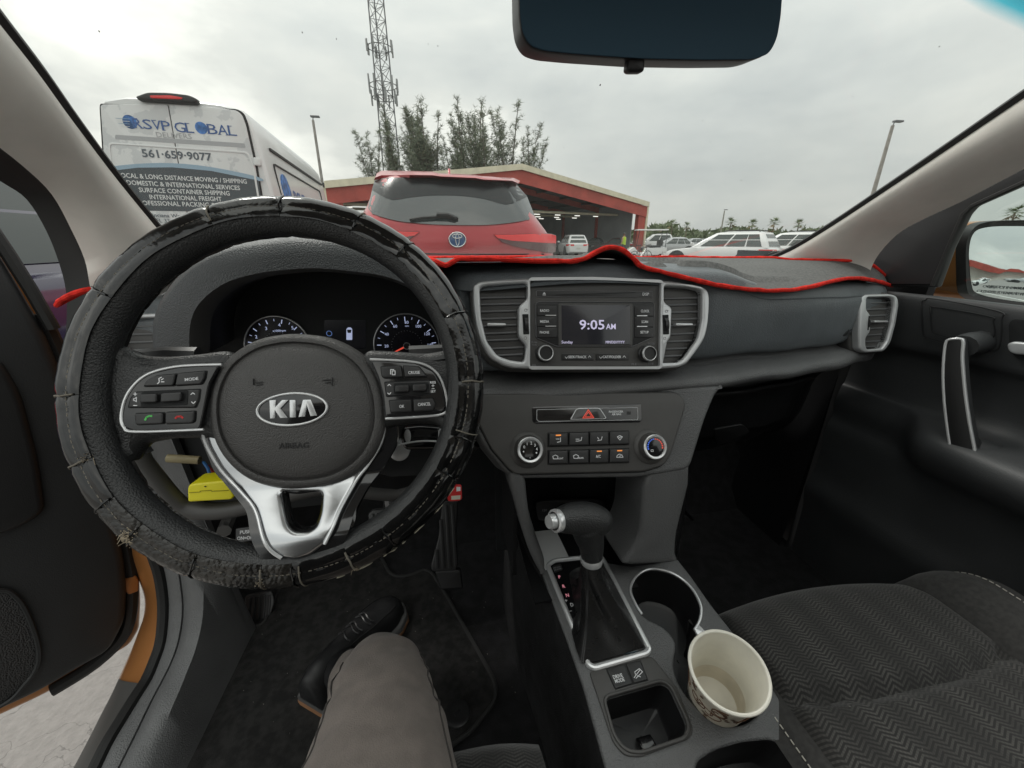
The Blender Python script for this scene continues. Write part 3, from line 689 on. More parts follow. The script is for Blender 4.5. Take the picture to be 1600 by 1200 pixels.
# ---------------------------------------------------------------- white delivery van
M_vanw = mat('van_white_paint', (0.70, 0.71, 0.705), 0.3, coat=0.4, var=0.03, vs_=1.5)
M_ink = mat('lettering_navy', (0.055, 0.115, 0.30), 0.5)
M_inkg = mat('lettering_grey', (0.40, 0.41, 0.42), 0.5)
M_inkd = mat('lettering_dark_grey', (0.10, 0.12, 0.14), 0.5)
M_slate = mat('van_slate_print', (0.065, 0.078, 0.088), 0.4)
M_ltblue = mat('van_light_blue_print', (0.30, 0.42, 0.52), 0.4)
M_seam = mat('door_gap', (0.03, 0.03, 0.03), 0.9)
M_globe = mat('globe_print', (0.05, 0.16, 0.42), 0.4, var=0.55, vs_=9)
def van_map():
    m = mat('van_map_print', (0.70, 0.71, 0.705), 0.35, coat=0.3); t = m.node_tree; L = t.links.new; b = t.nodes['Principled BSDF']
    n = t.nodes.new('ShaderNodeTexNoise'); n.inputs['Scale'].default_value = 2.8; n.inputs['Detail'].default_value = 7; n.inputs['Roughness'].default_value = .6
    L(t.nodes['Texture Coordinate'].outputs['Object'], n.inputs['Vector'])
    mr = t.nodes.new('ShaderNodeMapRange'); mr.inputs[1].default_value = .53; mr.inputs[2].default_value = .545; L(n.outputs[0], mr.inputs[0])
    mx = t.nodes.new('ShaderNodeMix'); mx.data_type = 'RGBA'; mx.inputs[6].default_value = (.70, .71, .705, 1); mx.inputs[7].default_value = (.575, .59, .595, 1)
    L(mr.outputs[0], mx.inputs[0]); L(mx.outputs[2], b.inputs['Base Color']); return m
M_map = van_map()
vyaw = R(4.67); vo = W(-3.38, 6.89, 0)
vfw = W(-math.sin(vyaw), math.cos(vyaw), 0); vrt = W(math.cos(vyaw), math.sin(vyaw), 0)
van = thing('delivery_van', 'white high-roof delivery van with navy company lettering on its back doors', 'van', vo, 0, world=True)
def vp(a, b, z): return vo + vrt * a + vfw * b + Z_ * z
half = [(a_, z_ * (1.0 if z_ < 1 else 1 + .045 * min(1, (z_ - 1) / .8))) for a_, z_ in ((0, .42), (.90, .42), (.985, .55), (1.0, .95), (1.0, 1.35), (.975, 1.8), (.935, 2.2), (.895, 2.55), (.86, 2.70), (.79, 2.79), (.55, 2.84), (0, 2.865))]
rows = []
for b, sx, dz in ((0.0, .975, -.03), (.03, .995, -.008), (.12, 1, 0), (1.5, 1, 0), (3.0, 1, 0), (4.4, 1, 0), (5.0, .99, -.03), (5.3, .97, -.12), (5.7, .93, -.75), (6.3, .88, -1.35), (6.6, .80, -1.7)):
    h = [(a * sx, max(z if z < 1 else z + dz * (z - .42) / 2.4, .42)) for a, z in half]
    rows.append([vp(-a, b, z) for a, z in h[::-1]] + [vp(a, b, z) for a, z in h[1:-1]])
mb = MB(); mb.loft(rows, M_vanw, close=True, capa=True, capb=True)
for k in range(7):                                             # roof stiffening ribs
    a = -.66 + k * .22; mb.tube([vp(a, .15, 2.96 - .06 * (a / .7) ** 2), vp(a, 4.9, 2.94 - .06 * (a / .7) ** 2)], .018, M_vanw, 6)
mb.build('body', van)
VR = Fr(vp(0, -.004, 0), vrt, Z_)
DOL = [(159, 166), (163, 164), (263.2, 163.6), (295, 345), (306, 420), (190, 420), (168, 300)]
DOR = [(264.8, 163.8), (330, 168), (371, 173.5), (379, 180), (385, 196), (400, 263), (409, 320), (418, 420), (307.6, 420), (296.5, 345)]
mb = MB(); mb.plate(VR, [rp(VR.pxs([(157, 162), (371, 170.5), (382, 177), (388, 194), (403, 262), (413, 320), (424, 425), (186, 425), (164, 300), (156, 168)]), .05)], .0, .006, M_seam); mb.build('door_gap', van)
for pts, nm in ((DOL, 0), (DOR, 1)):
    mb = MB(); mb.plate(VR, [rp(VR.pxs(pts), .035)], .006, .026, M_map, .006, 2); mb.build('rear_door', van)
F2 = VR.off(.026)
mb = MB(); mb.plate(F2, [rp(F2.pxs([(169, 222), (388, 237), (397, 258), (409, 330), (413, 420), (190, 420)]), .05), rp(F2.pxs([(172, 225), (386, 240), (394, 259), (406, 330), (410, 420), (193, 420)]), .045)], -.003, .007, M_vanw, .003)
mb.plate(F2, [rp(F2.pxs([(180, 210.5), (382, 224), (384, 231), (180, 217.5)]), .015)], -.002, .002, M_inkg); mb.build('door_pressing', van)
mb = MB()
for k in range(5): pass
mb.plate(F2, [F2.pxs(cr([(165, 262), (215, 256), (270, 255), (330, 261), (402, 276), (404, 283), (330, 268), (270, 262), (215, 263), (166, 270)], True, 3))], .0005, .0022, M_ltblue); mb.build('blue_stripe', van)
mb = MB(); mb.plate(F2, [F2.pxs([(166, 268), (215, 262), (270, 261.5), (330, 267), (404, 282), (411, 332), (218, 329), (176, 327)])], .0005, .003, M_slate); mb.build('slate_panel', van)
mb = MB()
def vtext(body, x0, y0, x1, y1, h, m, bold=.0, sp=1.0): mb.tpx(F2, body, x0, y0, x1, y1, h, m, .0042, bold, .0004, sp)
# serif capitals: sans letters with small feet added
def serif(body, x0, y0, x1, y1, h, m, F=None, c=.0042, wfac=None):
    F = F or F2
    n = len(body); wd = {'I': .35, ' ': .45, 'L': .85, 'G': 1.15, 'R': 1.05}
    ws = [wd.get(ch, 1.0) for ch in body]; tot = sum(ws); acc = 0
    for ch, w_ in zip(body, ws):
        u0, u1 = acc / tot, (acc + w_) / tot; acc += w_
        if ch in ' @': continue
        ax, ay = lerp(x0, x1, u0 + .006), lerp(y0, y1, u0 + .006); bx_, by_ = lerp(x0, x1, u1 - .006), lerp(y0, y1, u1 - .006)
        mb.tpx(F, ch, ax, ay, bx_, by_, h, m, c, .0, .0004)
        feet = {'R': ((.16, 0), (.88, 0), (.16, 1)), 'V': ((.14, 1), (.86, 1)), 'P': ((.18, 0), (.18, 1)), 'L': ((.16, 0), (.16, 1)), 'B': ((.1, 0), (.1, 1)), 'A': ((.1, 0), (.9, 0)), 'I': ((.5, 0), (.5, 1)), 'D': ((.1, 0), (.1, 1)), 'E': ((.1, 0), (.1, 1))}.get(ch, ())
        for fx, fy in feet:
            cx, cy = lerp(ax, bx_, fx), lerp(ay, by_, fx) - fy * h * .97
            k = (bx_ - ax) * .17
            mb.plate(F, [F.pxs([(cx - k, cy), (cx + k, cy + .0), (cx + k, cy - h * .06), (cx - k, cy - h * .06)] if fy == 0 else [(cx - k, cy), (cx + k, cy), (cx + k, cy + h * .06), (cx - k, cy + h * .06)], c)], c - .0004, c + .0006, m)
serif('RSVP', 209, 199.5, 268, 205, 15.5, M_ink)
serif('GL', 274, 206, 304, 208, 15.5, M_ink)
serif('BAL', 325, 209, 371, 212.5, 15.5, M_ink)
vtext('DELIVERS', 245, 214, 300, 217, 8, M_inkg, .0)
vtext('561·659·9077', 223, 245, 332, 251, 12, M_inkd, .03)
mb.build('lettering', van)
mb = MB()
for tx, a, b, c_, d_ in (('LOCAL & LONG DISTANCE MOVING / SHIPPING', 185, 277, 386, 287, ), ('DOMESTIC & INTERNATIONAL SERVICES', 199, 288.5, 375.5, 297), ('SURFACE CONTAINER SHIPPING', 218, 300, 359.5, 305.5), ('INTERNATIONAL FREIGHT', 234.5, 311, 347, 314.5), ('PROFESSIONAL PACKING & CRATING', 212, 320, 381, 325)):
    mb.tpx(F2, tx, a, b, c_, d_, 7.2, M_vanw, .0045, .018, .0004)
mb.tpx(F2, 'Poinciana Way', 229, 338.5, 286, 340.5, 6.4, M_inkd, .0042, .01, .0004)
mb.tpx(F2, 'Palm Beach, FL 33480', 193, 345.5, 281, 348.5, 6.4, M_inkd, .0042, .01, .0004)
mb.build('lettering', van)
for px_, py_, r_ in ((203, 190.5, .078), (314.5, 200, .072)):
    mb = MB(); c_ = F2.px(px_, py_); mb.plate(F2, [ell(*c_, r_, r_ * 1.02)], .001, .003, M_globe)
    if px_ < 250:
        for k in range(4):
            y_ = py_ - 6 + k * 4; mb.plate(F2, [F2.pxs([(181 + k * 2, y_), (203, y_ + 1), (203, y_ + 1.7), (181 + k * 2, y_ + .7)])], .0042, .0046, M_vanw if k % 2 else M_ltblue)
    mb.build('globe_emblem', van)
mb = MB(); mb.plate(VR, [rp(VR.pxs([(217, 154), (236, 147), (268, 147.5), (299, 151), (313, 158), (312, 165), (222, 160)]), .05)], -.02, .09, M_blk, .025, 2); o = mb.build('high_brake_light', van)
mb = MB(); mb.plate(VR, [rp(VR.pxs([(234, 149.3), (266, 149), (286, 152.5), (284, 155.5), (236, 153.5)], .09), .02)], .088, .098, M_lamp, .004); mb.build('red_lens', o)
for pts in ([(397, 246), (408, 248), (409, 260), (398, 259)], [(154, 233), (163, 234), (164, 245), (155, 244)], [(410, 330), (422, 332), (424, 346), (412, 345)]):
    mb = MB(); mb.plate(VR, [rp(VR.pxs(pts), .02)], .0, .045, M_vanw, .012); mb.build('door_hinge', van)
for a in (-.93, .93):
    mb = MB(); mb.box(Fr(vp(a, -.01, 1.15), vrt, Z_), -.055, .055, -.28, .28, 0, .03, M_lamp, .012); mb.build('tail_light', van)
mb = MB(); mb.box(Fr(vp(0, -.02, .55), vrt, Z_), -.95, .95, -.1, .1, 0, .12, M_blk, .03); mb.build('bumper', van)
for b in (1.1, 5.4):
    for s_ in (-1, 1):
        mb = MB(); mb.lathe(Fr(vp(s_ * .97, b, .36), vfw * s_, Z_), (0, 0), [(.2, .03), (.33, .03), (.36, 0), (.36, -.22)], M_tyre, 24); mb.lathe(Fr(vp(s_ * .97, b, .36), vfw * s_, Z_), (0, 0), [(0, .015), (.22, .02)], M_rim, 20); mb.build('wheel', van)
# lettering along the van's side
VS = Fr(vp(1.118, 0, 0), vfw, Z_ + vrt * -.073)
mb = MB()
mb.plate(VS, [rect(.55, 2.52, 4.8, 2.56)], -.02, .004, M_seam); mb.build('side_seam', van)
mb = MB(); mb.plate(VS, [rp([(.5, .9), (4.3, .9), (4.3, 2.35), (.5, 2.35)], .1), rp([(.52, .92), (4.28, .92), (4.28, 2.33), (.52, 2.33)], .1)], -.02, .006, M_seam); mb.build('side_panel_gap', van)
mb = MB(); mb.plate(VS, [ell(.95, 1.98, .26, .27)], -.01, .004, M_globe); mb.build('globe_emblem', van)
mb = MB(); mb.text(VS, 1.35, 1.90, 'RSVP', .30, M_ink, .004, 'LEFT', thick=.002); mb.text(VS, 2.35, 1.86, 'GLOBAL', .30, M_ink, .004, 'LEFT', thick=.002); mb.text(VS, 1.6, 1.55, 'DELIVERS', .16, M_inkg, .004, 'LEFT', thick=.002); mb.build('lettering', van)

# ---------------------------------------------------------------- red SUV straight ahead
M_red = mat('red_car_paint', (0.42, 0.042, 0.05), 0.3, metal=0.2, coat=0.5, var=0.06, vs_=3)
M_rglass = mat('rear_glass', (0.045, 0.052, 0.054), 0.07, spec=0.7, coat=0.5)
M_rband = mat('painted_glass_dark', (0.016, 0.018, 0.02), 0.25, spec=0.35, grain=220, gs=.4, gd=.002, gtype='N')
M_chrome = mat('chrome', (0.75, 0.76, 0.77), 0.12, metal=1.0)
M_emb = mat('emblem_blue', (0.05, 0.10, 0.22), 0.3, coat=.5)
rcx = .13
red = thing('parked_suv', 'red suv parked nose-out straight ahead, its tailgate facing the windshield', 'suv', (rcx, 5.6, 0), 0, world=True)
red['label'] = 'red suv parked close ahead with its tailgate and round badge facing us'
RT = [(.45, .90, 3.60), (.62, .94, 3.55), (.95, .96, 3.555), (1.0, .965, 3.60), (1.10, .96, 3.635), (1.20, .945, 3.64), (1.27, .90, 3.65), (1.34, .845, 3.665), (1.48, .75, 3.745), (1.62, .69, 3.84), (1.71, .64, 3.91), (1.755, .585, 4.0), (1.775, .50, 4.12), (1.785, .35, 4.25)]
def r_w(z): return ip(z, [(a, b) for a, b, c in RT])
def r_y(z): return ip(z, [(a, c) for a, b, c in RT])
def ryb(x, z):
    u = min(1.0, abs(x - rcx) / r_w(z)); y = r_y(z) + .05 * u * u
    if u > .72: y += .20 * ((u - .72) / .28) ** 2.4
    return y
def RS(px, py, off=.0):
    y = 3.7
    for _ in range(12):
        p = PY(px, py, y); y = y * .4 + (ryb(p.x, p.z) - off) * .6
    return PY(px, py, y)
rows = []
US = [0, .2, .4, .6, .72, .8, .87, .93, .97, 1.0]
for i in range(46):
    z = ip(i / 45, [(0, .45), (.15, .95), (.6, 1.4), (1, 1.785)])
    w = r_w(z); y1 = 8.0 if z < 1.05 else (6.6 if z < 1.4 else 6.0)
    r_ = [W(rcx + w * u, ryb(rcx + w * u, z), z) for u in US]
    r_ += [W(rcx + w * 1.002, lerp(r_[-1].y, y1, k), z) for k in (.08, .3, .65, 1)]
    l_ = [W(2 * rcx - p.x, p.y, p.z) for p in r_[1:]]
    rows.append(l_[::-1] + r_)
mb = MB(); mb.loft(rows, M_red, close=True, capb=True, capa=True); mb.build('body', red, smooth=50)
def patch(mb, up, lo, n, off, m, fn=RS):
    rows = []
    for k in range(n + 1):
        t = k / n; rows.append([fn(lerp(a[0], b[0], t), lerp(a[1], b[1], t), off) for a, b in zip(up, lo)])
    mb.loft(rows, m)
def curve_n(pts, n): 
    c_ = cr(pts, False, 12); L_ = [0]
    for a, b in zip(c_, c_[1:]): L_.append(L_[-1] + math.dist(a, b))
    res = []; 
    for k in range(n):
        d = L_[-1] * k / (n - 1); i = max(j for j in range(len(L_)) if L_[j] <= d + 1e-9); i = min(i, len(c_) - 2)
        t = (d - L_[i]) / max(1e-9, L_[i + 1] - L_[i]); res.append((lerp(c_[i][0], c_[i + 1][0], t), lerp(c_[i][1], c_[i + 1][1], t)))
    return res
gt = curve_n([(585, 282), (600, 278), (640, 277), (690, 278), (750, 282), (795, 284), (807, 288)], 22)
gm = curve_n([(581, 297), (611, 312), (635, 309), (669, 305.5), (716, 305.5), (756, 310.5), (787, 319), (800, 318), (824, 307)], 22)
gb = curve_n([(575, 325), (579, 333), (618, 344.5), (660, 349.5), (702, 351.5), (770, 351), (828, 343), (835, 336)], 22)
ge = curve_n([(581, 298), (611, 301), (660, 303), (716, 305), (770, 307), (800, 309), (824, 308)], 22)
mb = MB(); patch(mb, gt, ge, 3, .010, M_rglass); patch(mb, ge, gb, 4, .010, M_rglass); o = mb.build('rear_window', red)
mb = MB(); patch(mb, gt, gm, 4, .013, M_rband); mb.build('painted_glass_shade', o)  # interior darkness and reflection painted as a dark patch over the glass
# spoiler lip over the glass
st = [(588, 273), (596, 268.5), (640, 269), (676, 270), (686, 272.5), (743, 275), (757, 278), (803, 280), (812, 284)]
sb = [(584, 282), (596, 279), (640, 277.5), (676, 277.5), (690, 278.5), (743, 281), (757, 283), (797, 284.5), (808, 288.5)]
mb = MB(); rows = [[RS(a, b - 2, -.25) for a, b in st], [RS(a, b - .6, .03) for a, b in st], [RS(a, b, .10) for a, b in st], [RS(lerp(a, c, .5), lerp(b, d, .5), .10) for (a, b), (c, d) in zip(st, sb)], [RS(a, b, .02) for a, b in sb]]
mb.loft(rows, M_red); mb.build('spoiler', red)
p = RS(702, 269, -.6); mb = MB(); mb.plate(Fr(p, Y_, Z_), [[(-.1, -.06), (.1, -.06), (.05, .035), (.03, .04)]], -.012, .012, M_red, .005); mb.build('roof_fin', red)
M_lampdk = mat('tail_lamp_smoked', (0.09, 0.02, 0.022), 0.12, coat=.7)
for up, mid, lo in (([(772, 366.5), (800, 366.5), (830, 365.5), (851, 365), (862, 366), (869, 368.5)], [(778, 372), (800, 376), (830, 378), (851, 379.5), (862, 380), (869, 380)], [(784, 378), (805, 385), (830, 390), (851, 394), (861, 395), (868, 394)]),
                    ([(655, 362.5), (627, 361.5), (600, 359.5), (580, 358), (568, 358), (560, 359)], [(648, 368), (627, 371), (600, 371), (580, 371), (568, 371), (561, 371)], [(640, 374), (622, 380), (600, 383), (580, 385), (568, 386), (562, 385)])):
    mb = MB(); patch(mb, up, mid, 2, .016, M_lamp); mb.loft([[RS(a, b, .016) for a, b in up], [RS(a, b - .8, -.01) for a, b in up]], M_blk); o = mb.build('tail_light', red)
    mb = MB(); patch(mb, mid, lo, 2, .014, M_lampdk); mb.build('lower_lens', o)
ec = RS(714.6, 374.6, .012); EF = Fr(ec, X_, Z_)
mb = MB(); mb.plate(EF, [ell(0, 0, .074, .062)], -.012, .003, M_emb, .003)
mb.plate(EF, [ell(0, 0, .077, .065), ell(0, 0, .066, .054)], -.006, .010, M_chrome, .004, 2)
mb.plate(EF, [ell(0, .028, .044, .021), ell(0, .028, .036, .013)], 0, .009, M_chrome, .003, 2)
mb.plate(EF, [ell(0, 0, .019, .052), ell(0, 0, .011, .044)], 0, .008, M_chrome, .003, 2)
mb.build('badge', red)
mb = MB(); mb.tube([RS(640, 343, .03), RS(660, 340, .035), RS(690, 338.5, .035), RS(716, 341, .03)], .012, M_blk, 6); mb.tube([RS(712, 341, .035), RS(700, 336, .05), RS(682, 335.5, .05)], .018, M_blk, 6); mb.build('rear_wiper', red)
mb = MB(); pts = curve_n([(600, 393), (650, 396), (714, 397), (780, 397), (850, 397)], 9); mb.tube([RS(a, b, .004) for a, b in pts], .006, M_blk, 5); mb.build('tailgate_seam', red)
mb = MB(); mb.box(Fr(W(rcx, 3.55, .75), X_, Z_), -.16, .16, -.08, .08, 0, .012, M_plate, .004); mb.build('licence_plate', red)
for s_ in (-1, 1):
    for y_ in (4.35, 7.1):
        f = Fr(W(rcx + s_ * .93, y_, .37), Y_ * s_, Z_); mb = MB(); mb.lathe(f, (0, 0), [(.24, .04), (.34, .04), (.37, 0), (.37, -.2)], M_tyre, 24); mb.lathe(f, (0, 0), [(0, .02), (.25, .03)], M_rim, 20); mb.build('wheel', red)

# ---------------------------------------------------------------- purple car alongside
pc = make_car('parked_suv', 'glossy dark purple suv parked alongside the open driver door', (-3.15, 3.0, 0), R(3), M_purple, 4.7, 1.9, 1.72)
M_lilac = mat('purple_shoulder_paint', (0.10, 0.085, 0.13), 0.12, coat=1.0)
mb = MB(); mb.box(Fr(W(.955, .15, .95), Y_, Z_), -.1, .1, -.02, .02, -.01, .035, M_chrome, .01); mb.build('door_handle', pc)

# ---------------------------------------------------------------- long red-roofed depot behind us (seen in the door mirror)
M_depot = mat('depot_wall', (0.55, 0.53, 0.48), 0.8, var=.1, vs_=.4)
dp = thing('depot_building', 'long low pale depot with a red roof, reflected in the door mirror', 'building', (34, -105, 0), R(4))
mb = MB(); mb.box(Fr(W(0, 0, 0), X_, Z_), -42, 42, 0, 3.4, -8, 0, M_depot); mb.build('wall', dp)
mb = MB(); mb.box(Fr(W(0, .6, 0), X_, Z_), -42.4, 42.4, 3.4, 4.6, -9, 0.2, M_redst); mb.build('roof', dp)
for k in range(14):
    mb = MB(); mb.box(Fr(W(-38 + k * 5.9, .0, 0), -X_, Z_), -1.7, 1.7, .0, 2.7, 0, .05, M_blk); mb.build('bay_door', dp)
for i, (x, y, rz, pt, lab) in enumerate(((20, -70, 85, M_white, 'white suv reflected in the mirror in front of the depot bays'), (27, -66, 95, M_silver, 'silver suv reflected in the mirror beside the lot lines'), (34, -72, 88, M_white, 'white suv at the outer end of the reflected row'))):
    make_car('parked_suv', lab, (x, y, 0), R(rz), pt, 4.6, 1.86, 1.65, detail=False)
# ================================================================ THE CAR WE SIT IN
car = thing('car', 'orange car seen from inside its cabin with the driver door standing open', 'car', V(.21, 0, -H), 0, world=True)
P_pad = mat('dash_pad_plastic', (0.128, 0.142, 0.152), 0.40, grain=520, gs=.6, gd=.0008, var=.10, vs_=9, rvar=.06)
P_dash = mat('dash_plastic', (0.118, 0.120, 0.122), 0.48, grain=520, gs=.7, gd=.0009, var=.10, vs_=9, rvar=.06)
P_pan = mat('panel_plastic', (0.068, 0.066, 0.064), 0.46, grain=900, gs=.15, gd=.0003, var=.08, vs_=12)
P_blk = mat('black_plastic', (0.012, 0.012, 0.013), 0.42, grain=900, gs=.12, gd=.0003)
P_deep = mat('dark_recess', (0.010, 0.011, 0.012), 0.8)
P_gloss = mat('gloss_black', (0.008, 0.008, 0.009), 0.14, coat=.6)
P_btn = mat('button_black', (0.022, 0.022, 0.023), 0.36)
P_slat = mat('vent_slat_plastic', (0.115, 0.118, 0.122), 0.34)
P_sil = mat('satin_silver', (0.62, 0.63, 0.64), 0.36, metal=.45, grain=1200, gs=.05, gd=.0002)
P_silb = mat('bright_silver', (0.74, 0.75, 0.76), 0.24, metal=.5)
P_pil = mat('pillar_trim_cloth', (0.80, 0.77, 0.72), 0.9, grain=1100, gs=.25, gd=.0004, gtype='N', var=.05, vs_=14)
P_prt = mat('printed_white', (0.85, 0.86, 0.88), 0.6)
P_grey = mat('printed_grey', (0.22, 0.22, 0.23), 0.6)
P_carpet = mat('floor_carpet', (0.010, 0.010, 0.011), 1.0, grain=700, gs=.9, gd=.002, gtype='N', var=.35, vs_=40)
P_matc = mat('floor_mat_pile', (0.016, 0.0155, 0.015), 1.0, grain=800, gs=1.0, gd=.002, gtype='N', var=.45, vs_=60)
P_lea = mat('wheel_leather', (0.026, 0.027, 0.028), 0.40, grain=560, gs=.7, gd=.0007, var=.12, vs_=18, rvar=.06)
P_airb = mat('airbag_cover_plastic', (0.062, 0.060, 0.059), 0.38, grain=760, gs=.8, gd=.0006, var=.06, vs_=15)
P_org = mat('orange_paint', (0.42, 0.175, 0.055), 0.32, metal=.35, coat=.5, var=.08, vs_=6)
P_rub = mat('seal_rubber', (0.010, 0.010, 0.010), 0.6)
def em(name, col, s): return mat(name, (0.01, 0.01, 0.01), .5, emit=col, es=s)
L_blue = em('lit_blue_white', (.62, .70, 1.0), .48)
L_lav = em('lit_lavender', (.76, .72, .96), .62)
L_org = em('lit_orange', (1.0, .32, .06), .8)
L_red = em('lit_red', (1.0, .10, .06), .55)
L_redp = em('lit_pink', (.95, .35, .42), .45)

def PC(px, py, y, n=0): return PY(px, py, y)
# ---------------------------------------------------------------- dashboard body
XC = .21
def yface(x): return sm(abs(x - XC), [(0, .540), (.20, .546), (.35, .578), (.50, .612), (.65, .655), (.76, .705)])
def ztop(x): return sm(abs(x - XC), [(0, -.030), (.20, -.040), (.34, -.068), (.55, -.074), (.75, -.088)])
def zcre(x): return sm(abs(x - XC), [(0, -.188), (.22, -.190), (.5, -.200), (.72, -.204)])
def ywind(x): return 1.02 - .16 * (abs(x - XC) / .75) ** 2
def dprof_top(x):
    yf, zt = yface(x), ztop(x)
    yf += sm(abs(x + .151), [(0, .09), (.150, .09), (.185, 0)])
    return [(ywind(x), -.050), (lerp(ywind(x), yf, .4), -.046), (yf + .16, -.050 + (zt + .03) * .15), (yf + .07, zt + .004), (yf + .03, zt), (yf + .010, zt - .006), (yf, zt - .022), (yf, zt - .026), (yf + .07 * sm(abs(x - XC), [(.150, 1), (.172, 0)]), zt - .028), (yf - .003 + .07 * sm(abs(x - XC), [(.150, 1), (.172, 0)]), -.12), (yf + .002, zcre(x) + .016), (yf + .020, zcre(x) + .004)]
def dprof_ledge(x):
    yf, zc = yface(x), zcre(x)
    lip = sm(abs(x - XC), [(0, .036), (.3, .034), (.55, .026), (.72, .012)])
    return [(yf + .028, zc + .008), (yf + .018, zc - .003), (yf + .002, zc - .005), (yf - lip * .7, zc - .010), (yf - lip, zc - .018), (yf - lip * .98, zc - .026), (yf - lip * .6, zc - .036), (yf + .03, zc - .052), (yf + .075, zc - .085)]
def dsurf(fn, x0, x1, n, m, name, k=3):
    rows = []
    for i in range(n + 1):
        x = lerp(x0, x1, i / n); rows.append([V(x, y, z) for y, z in cr(fn(x), False, k)])
    mb = MB(); mb.loft(rows, m); return mb.build(name, car, smooth=60)
o = dsurf(dprof_top, -.51, .93, 70, P_pad, 'dashboard'); o['label'] = 'upper dashboard pad of dark blue-grey grained plastic'
o = dsurf(dprof_ledge, -.50, .93, 70, P_dash, 'dashboard_ledge')
def dlow(x):
    yf, zc = yface(x), zcre(x)
    return [(yf + .072, zc - .083), (yf + .105, zc - .125), (yf + .115, zc - .19), (yf + .13, zc - .25), (yf + .17, zc - .285), (yf + .30, zc - .30)]
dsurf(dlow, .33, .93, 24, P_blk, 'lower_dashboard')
# glove box lid, proud of the lower dash
def glove(x): return [(y - .006, z) for y, z in dlow(x)[0:4]]
mb = MB(); rows = [[V(lerp(.44, .84, i / 12), y, z) for y, z in cr(glove(lerp(.44, .84, i / 12)), False, 4)[1:-2]] for i in range(13)]
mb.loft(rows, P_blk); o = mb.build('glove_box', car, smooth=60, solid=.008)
gf = Fr(PY(1140, 676, .64), X_, Z_ + Y_ * -.35)
mb = MB(); mb.plate(gf, [rp([gf.px(*q) for q in ((1113, 668), (1158, 660), (1170, 672), (1140, 690), (1118, 694))], .008)], 0, .006, P_blk, .003); mb.build('latch', o)
# passenger airbag lettering pressed into the pad
af = Fr(PY(1318, 523, yface(.79) - .006), X_ + Y_ * .30, Z_)
mb = MB(); mb.tpx(af, 'AIRBAG', 1309, 526, 1329, 523.5, 5, P_blk, .001); mb.build('airbag_lettering', car)

# ---------------------------------------------------------------- centre fascia: radio and vents
K = Fr(V(.209, .526, -.113), X_, V(0, math.sin(R(18)), math.cos(R(18)) - H) )
bz = cr(K.pxs([(739, 455), (744, 445), (760, 440.5), (827, 436.5), (925, 435.5), (1030, 440), (1075, 446), (1095, 451), (1103, 462), (1103, 490), (1100, 515), (1093, 535), (1073, 563), (1063, 571), (1045, 575), (990, 576.5), (827, 576), (795, 574), (775, 566), (762, 555), (750, 530), (742, 495)]), True, 4)
lv = rp(K.pxs([(749, 451), (760, 447.5), (818, 444), (822.5, 447), (822.5, 468), (809, 480), (809, 527), (821, 541), (817.5, 566), (795, 563), (776, 556), (760, 534), (751, 497)]), .005)
rv = rp(K.pxs([(1033.5, 448), (1075, 450.5), (1090, 454), (1093, 459), (1093, 500), (1086, 530), (1065, 560), (1056, 566.5), (1030, 567.5), (1030, 546), (1044, 528), (1046, 482), (1033.5, 473)]), .005)
rh = rp(K.pxs([(827.5, 439.5), (925, 438.5), (1029, 443), (1027, 573), (827.5, 573.5)]), .003)
mb = MB(); mb.plate(K, [bz, lv, rv, rh], -.008, .008, P_sil, .0035, 3); fas = mb.build('fascia_bezel', car); fas['label'] = 'silver bezel framing the radio and both centre vents'
mb = MB(); mb.plate(K, [[(a * 1.02, b * 1.05 - .002) for a, b in bz]], -.05, -.006, P_pan, .006, 2); mb.build('fascia_base', car)
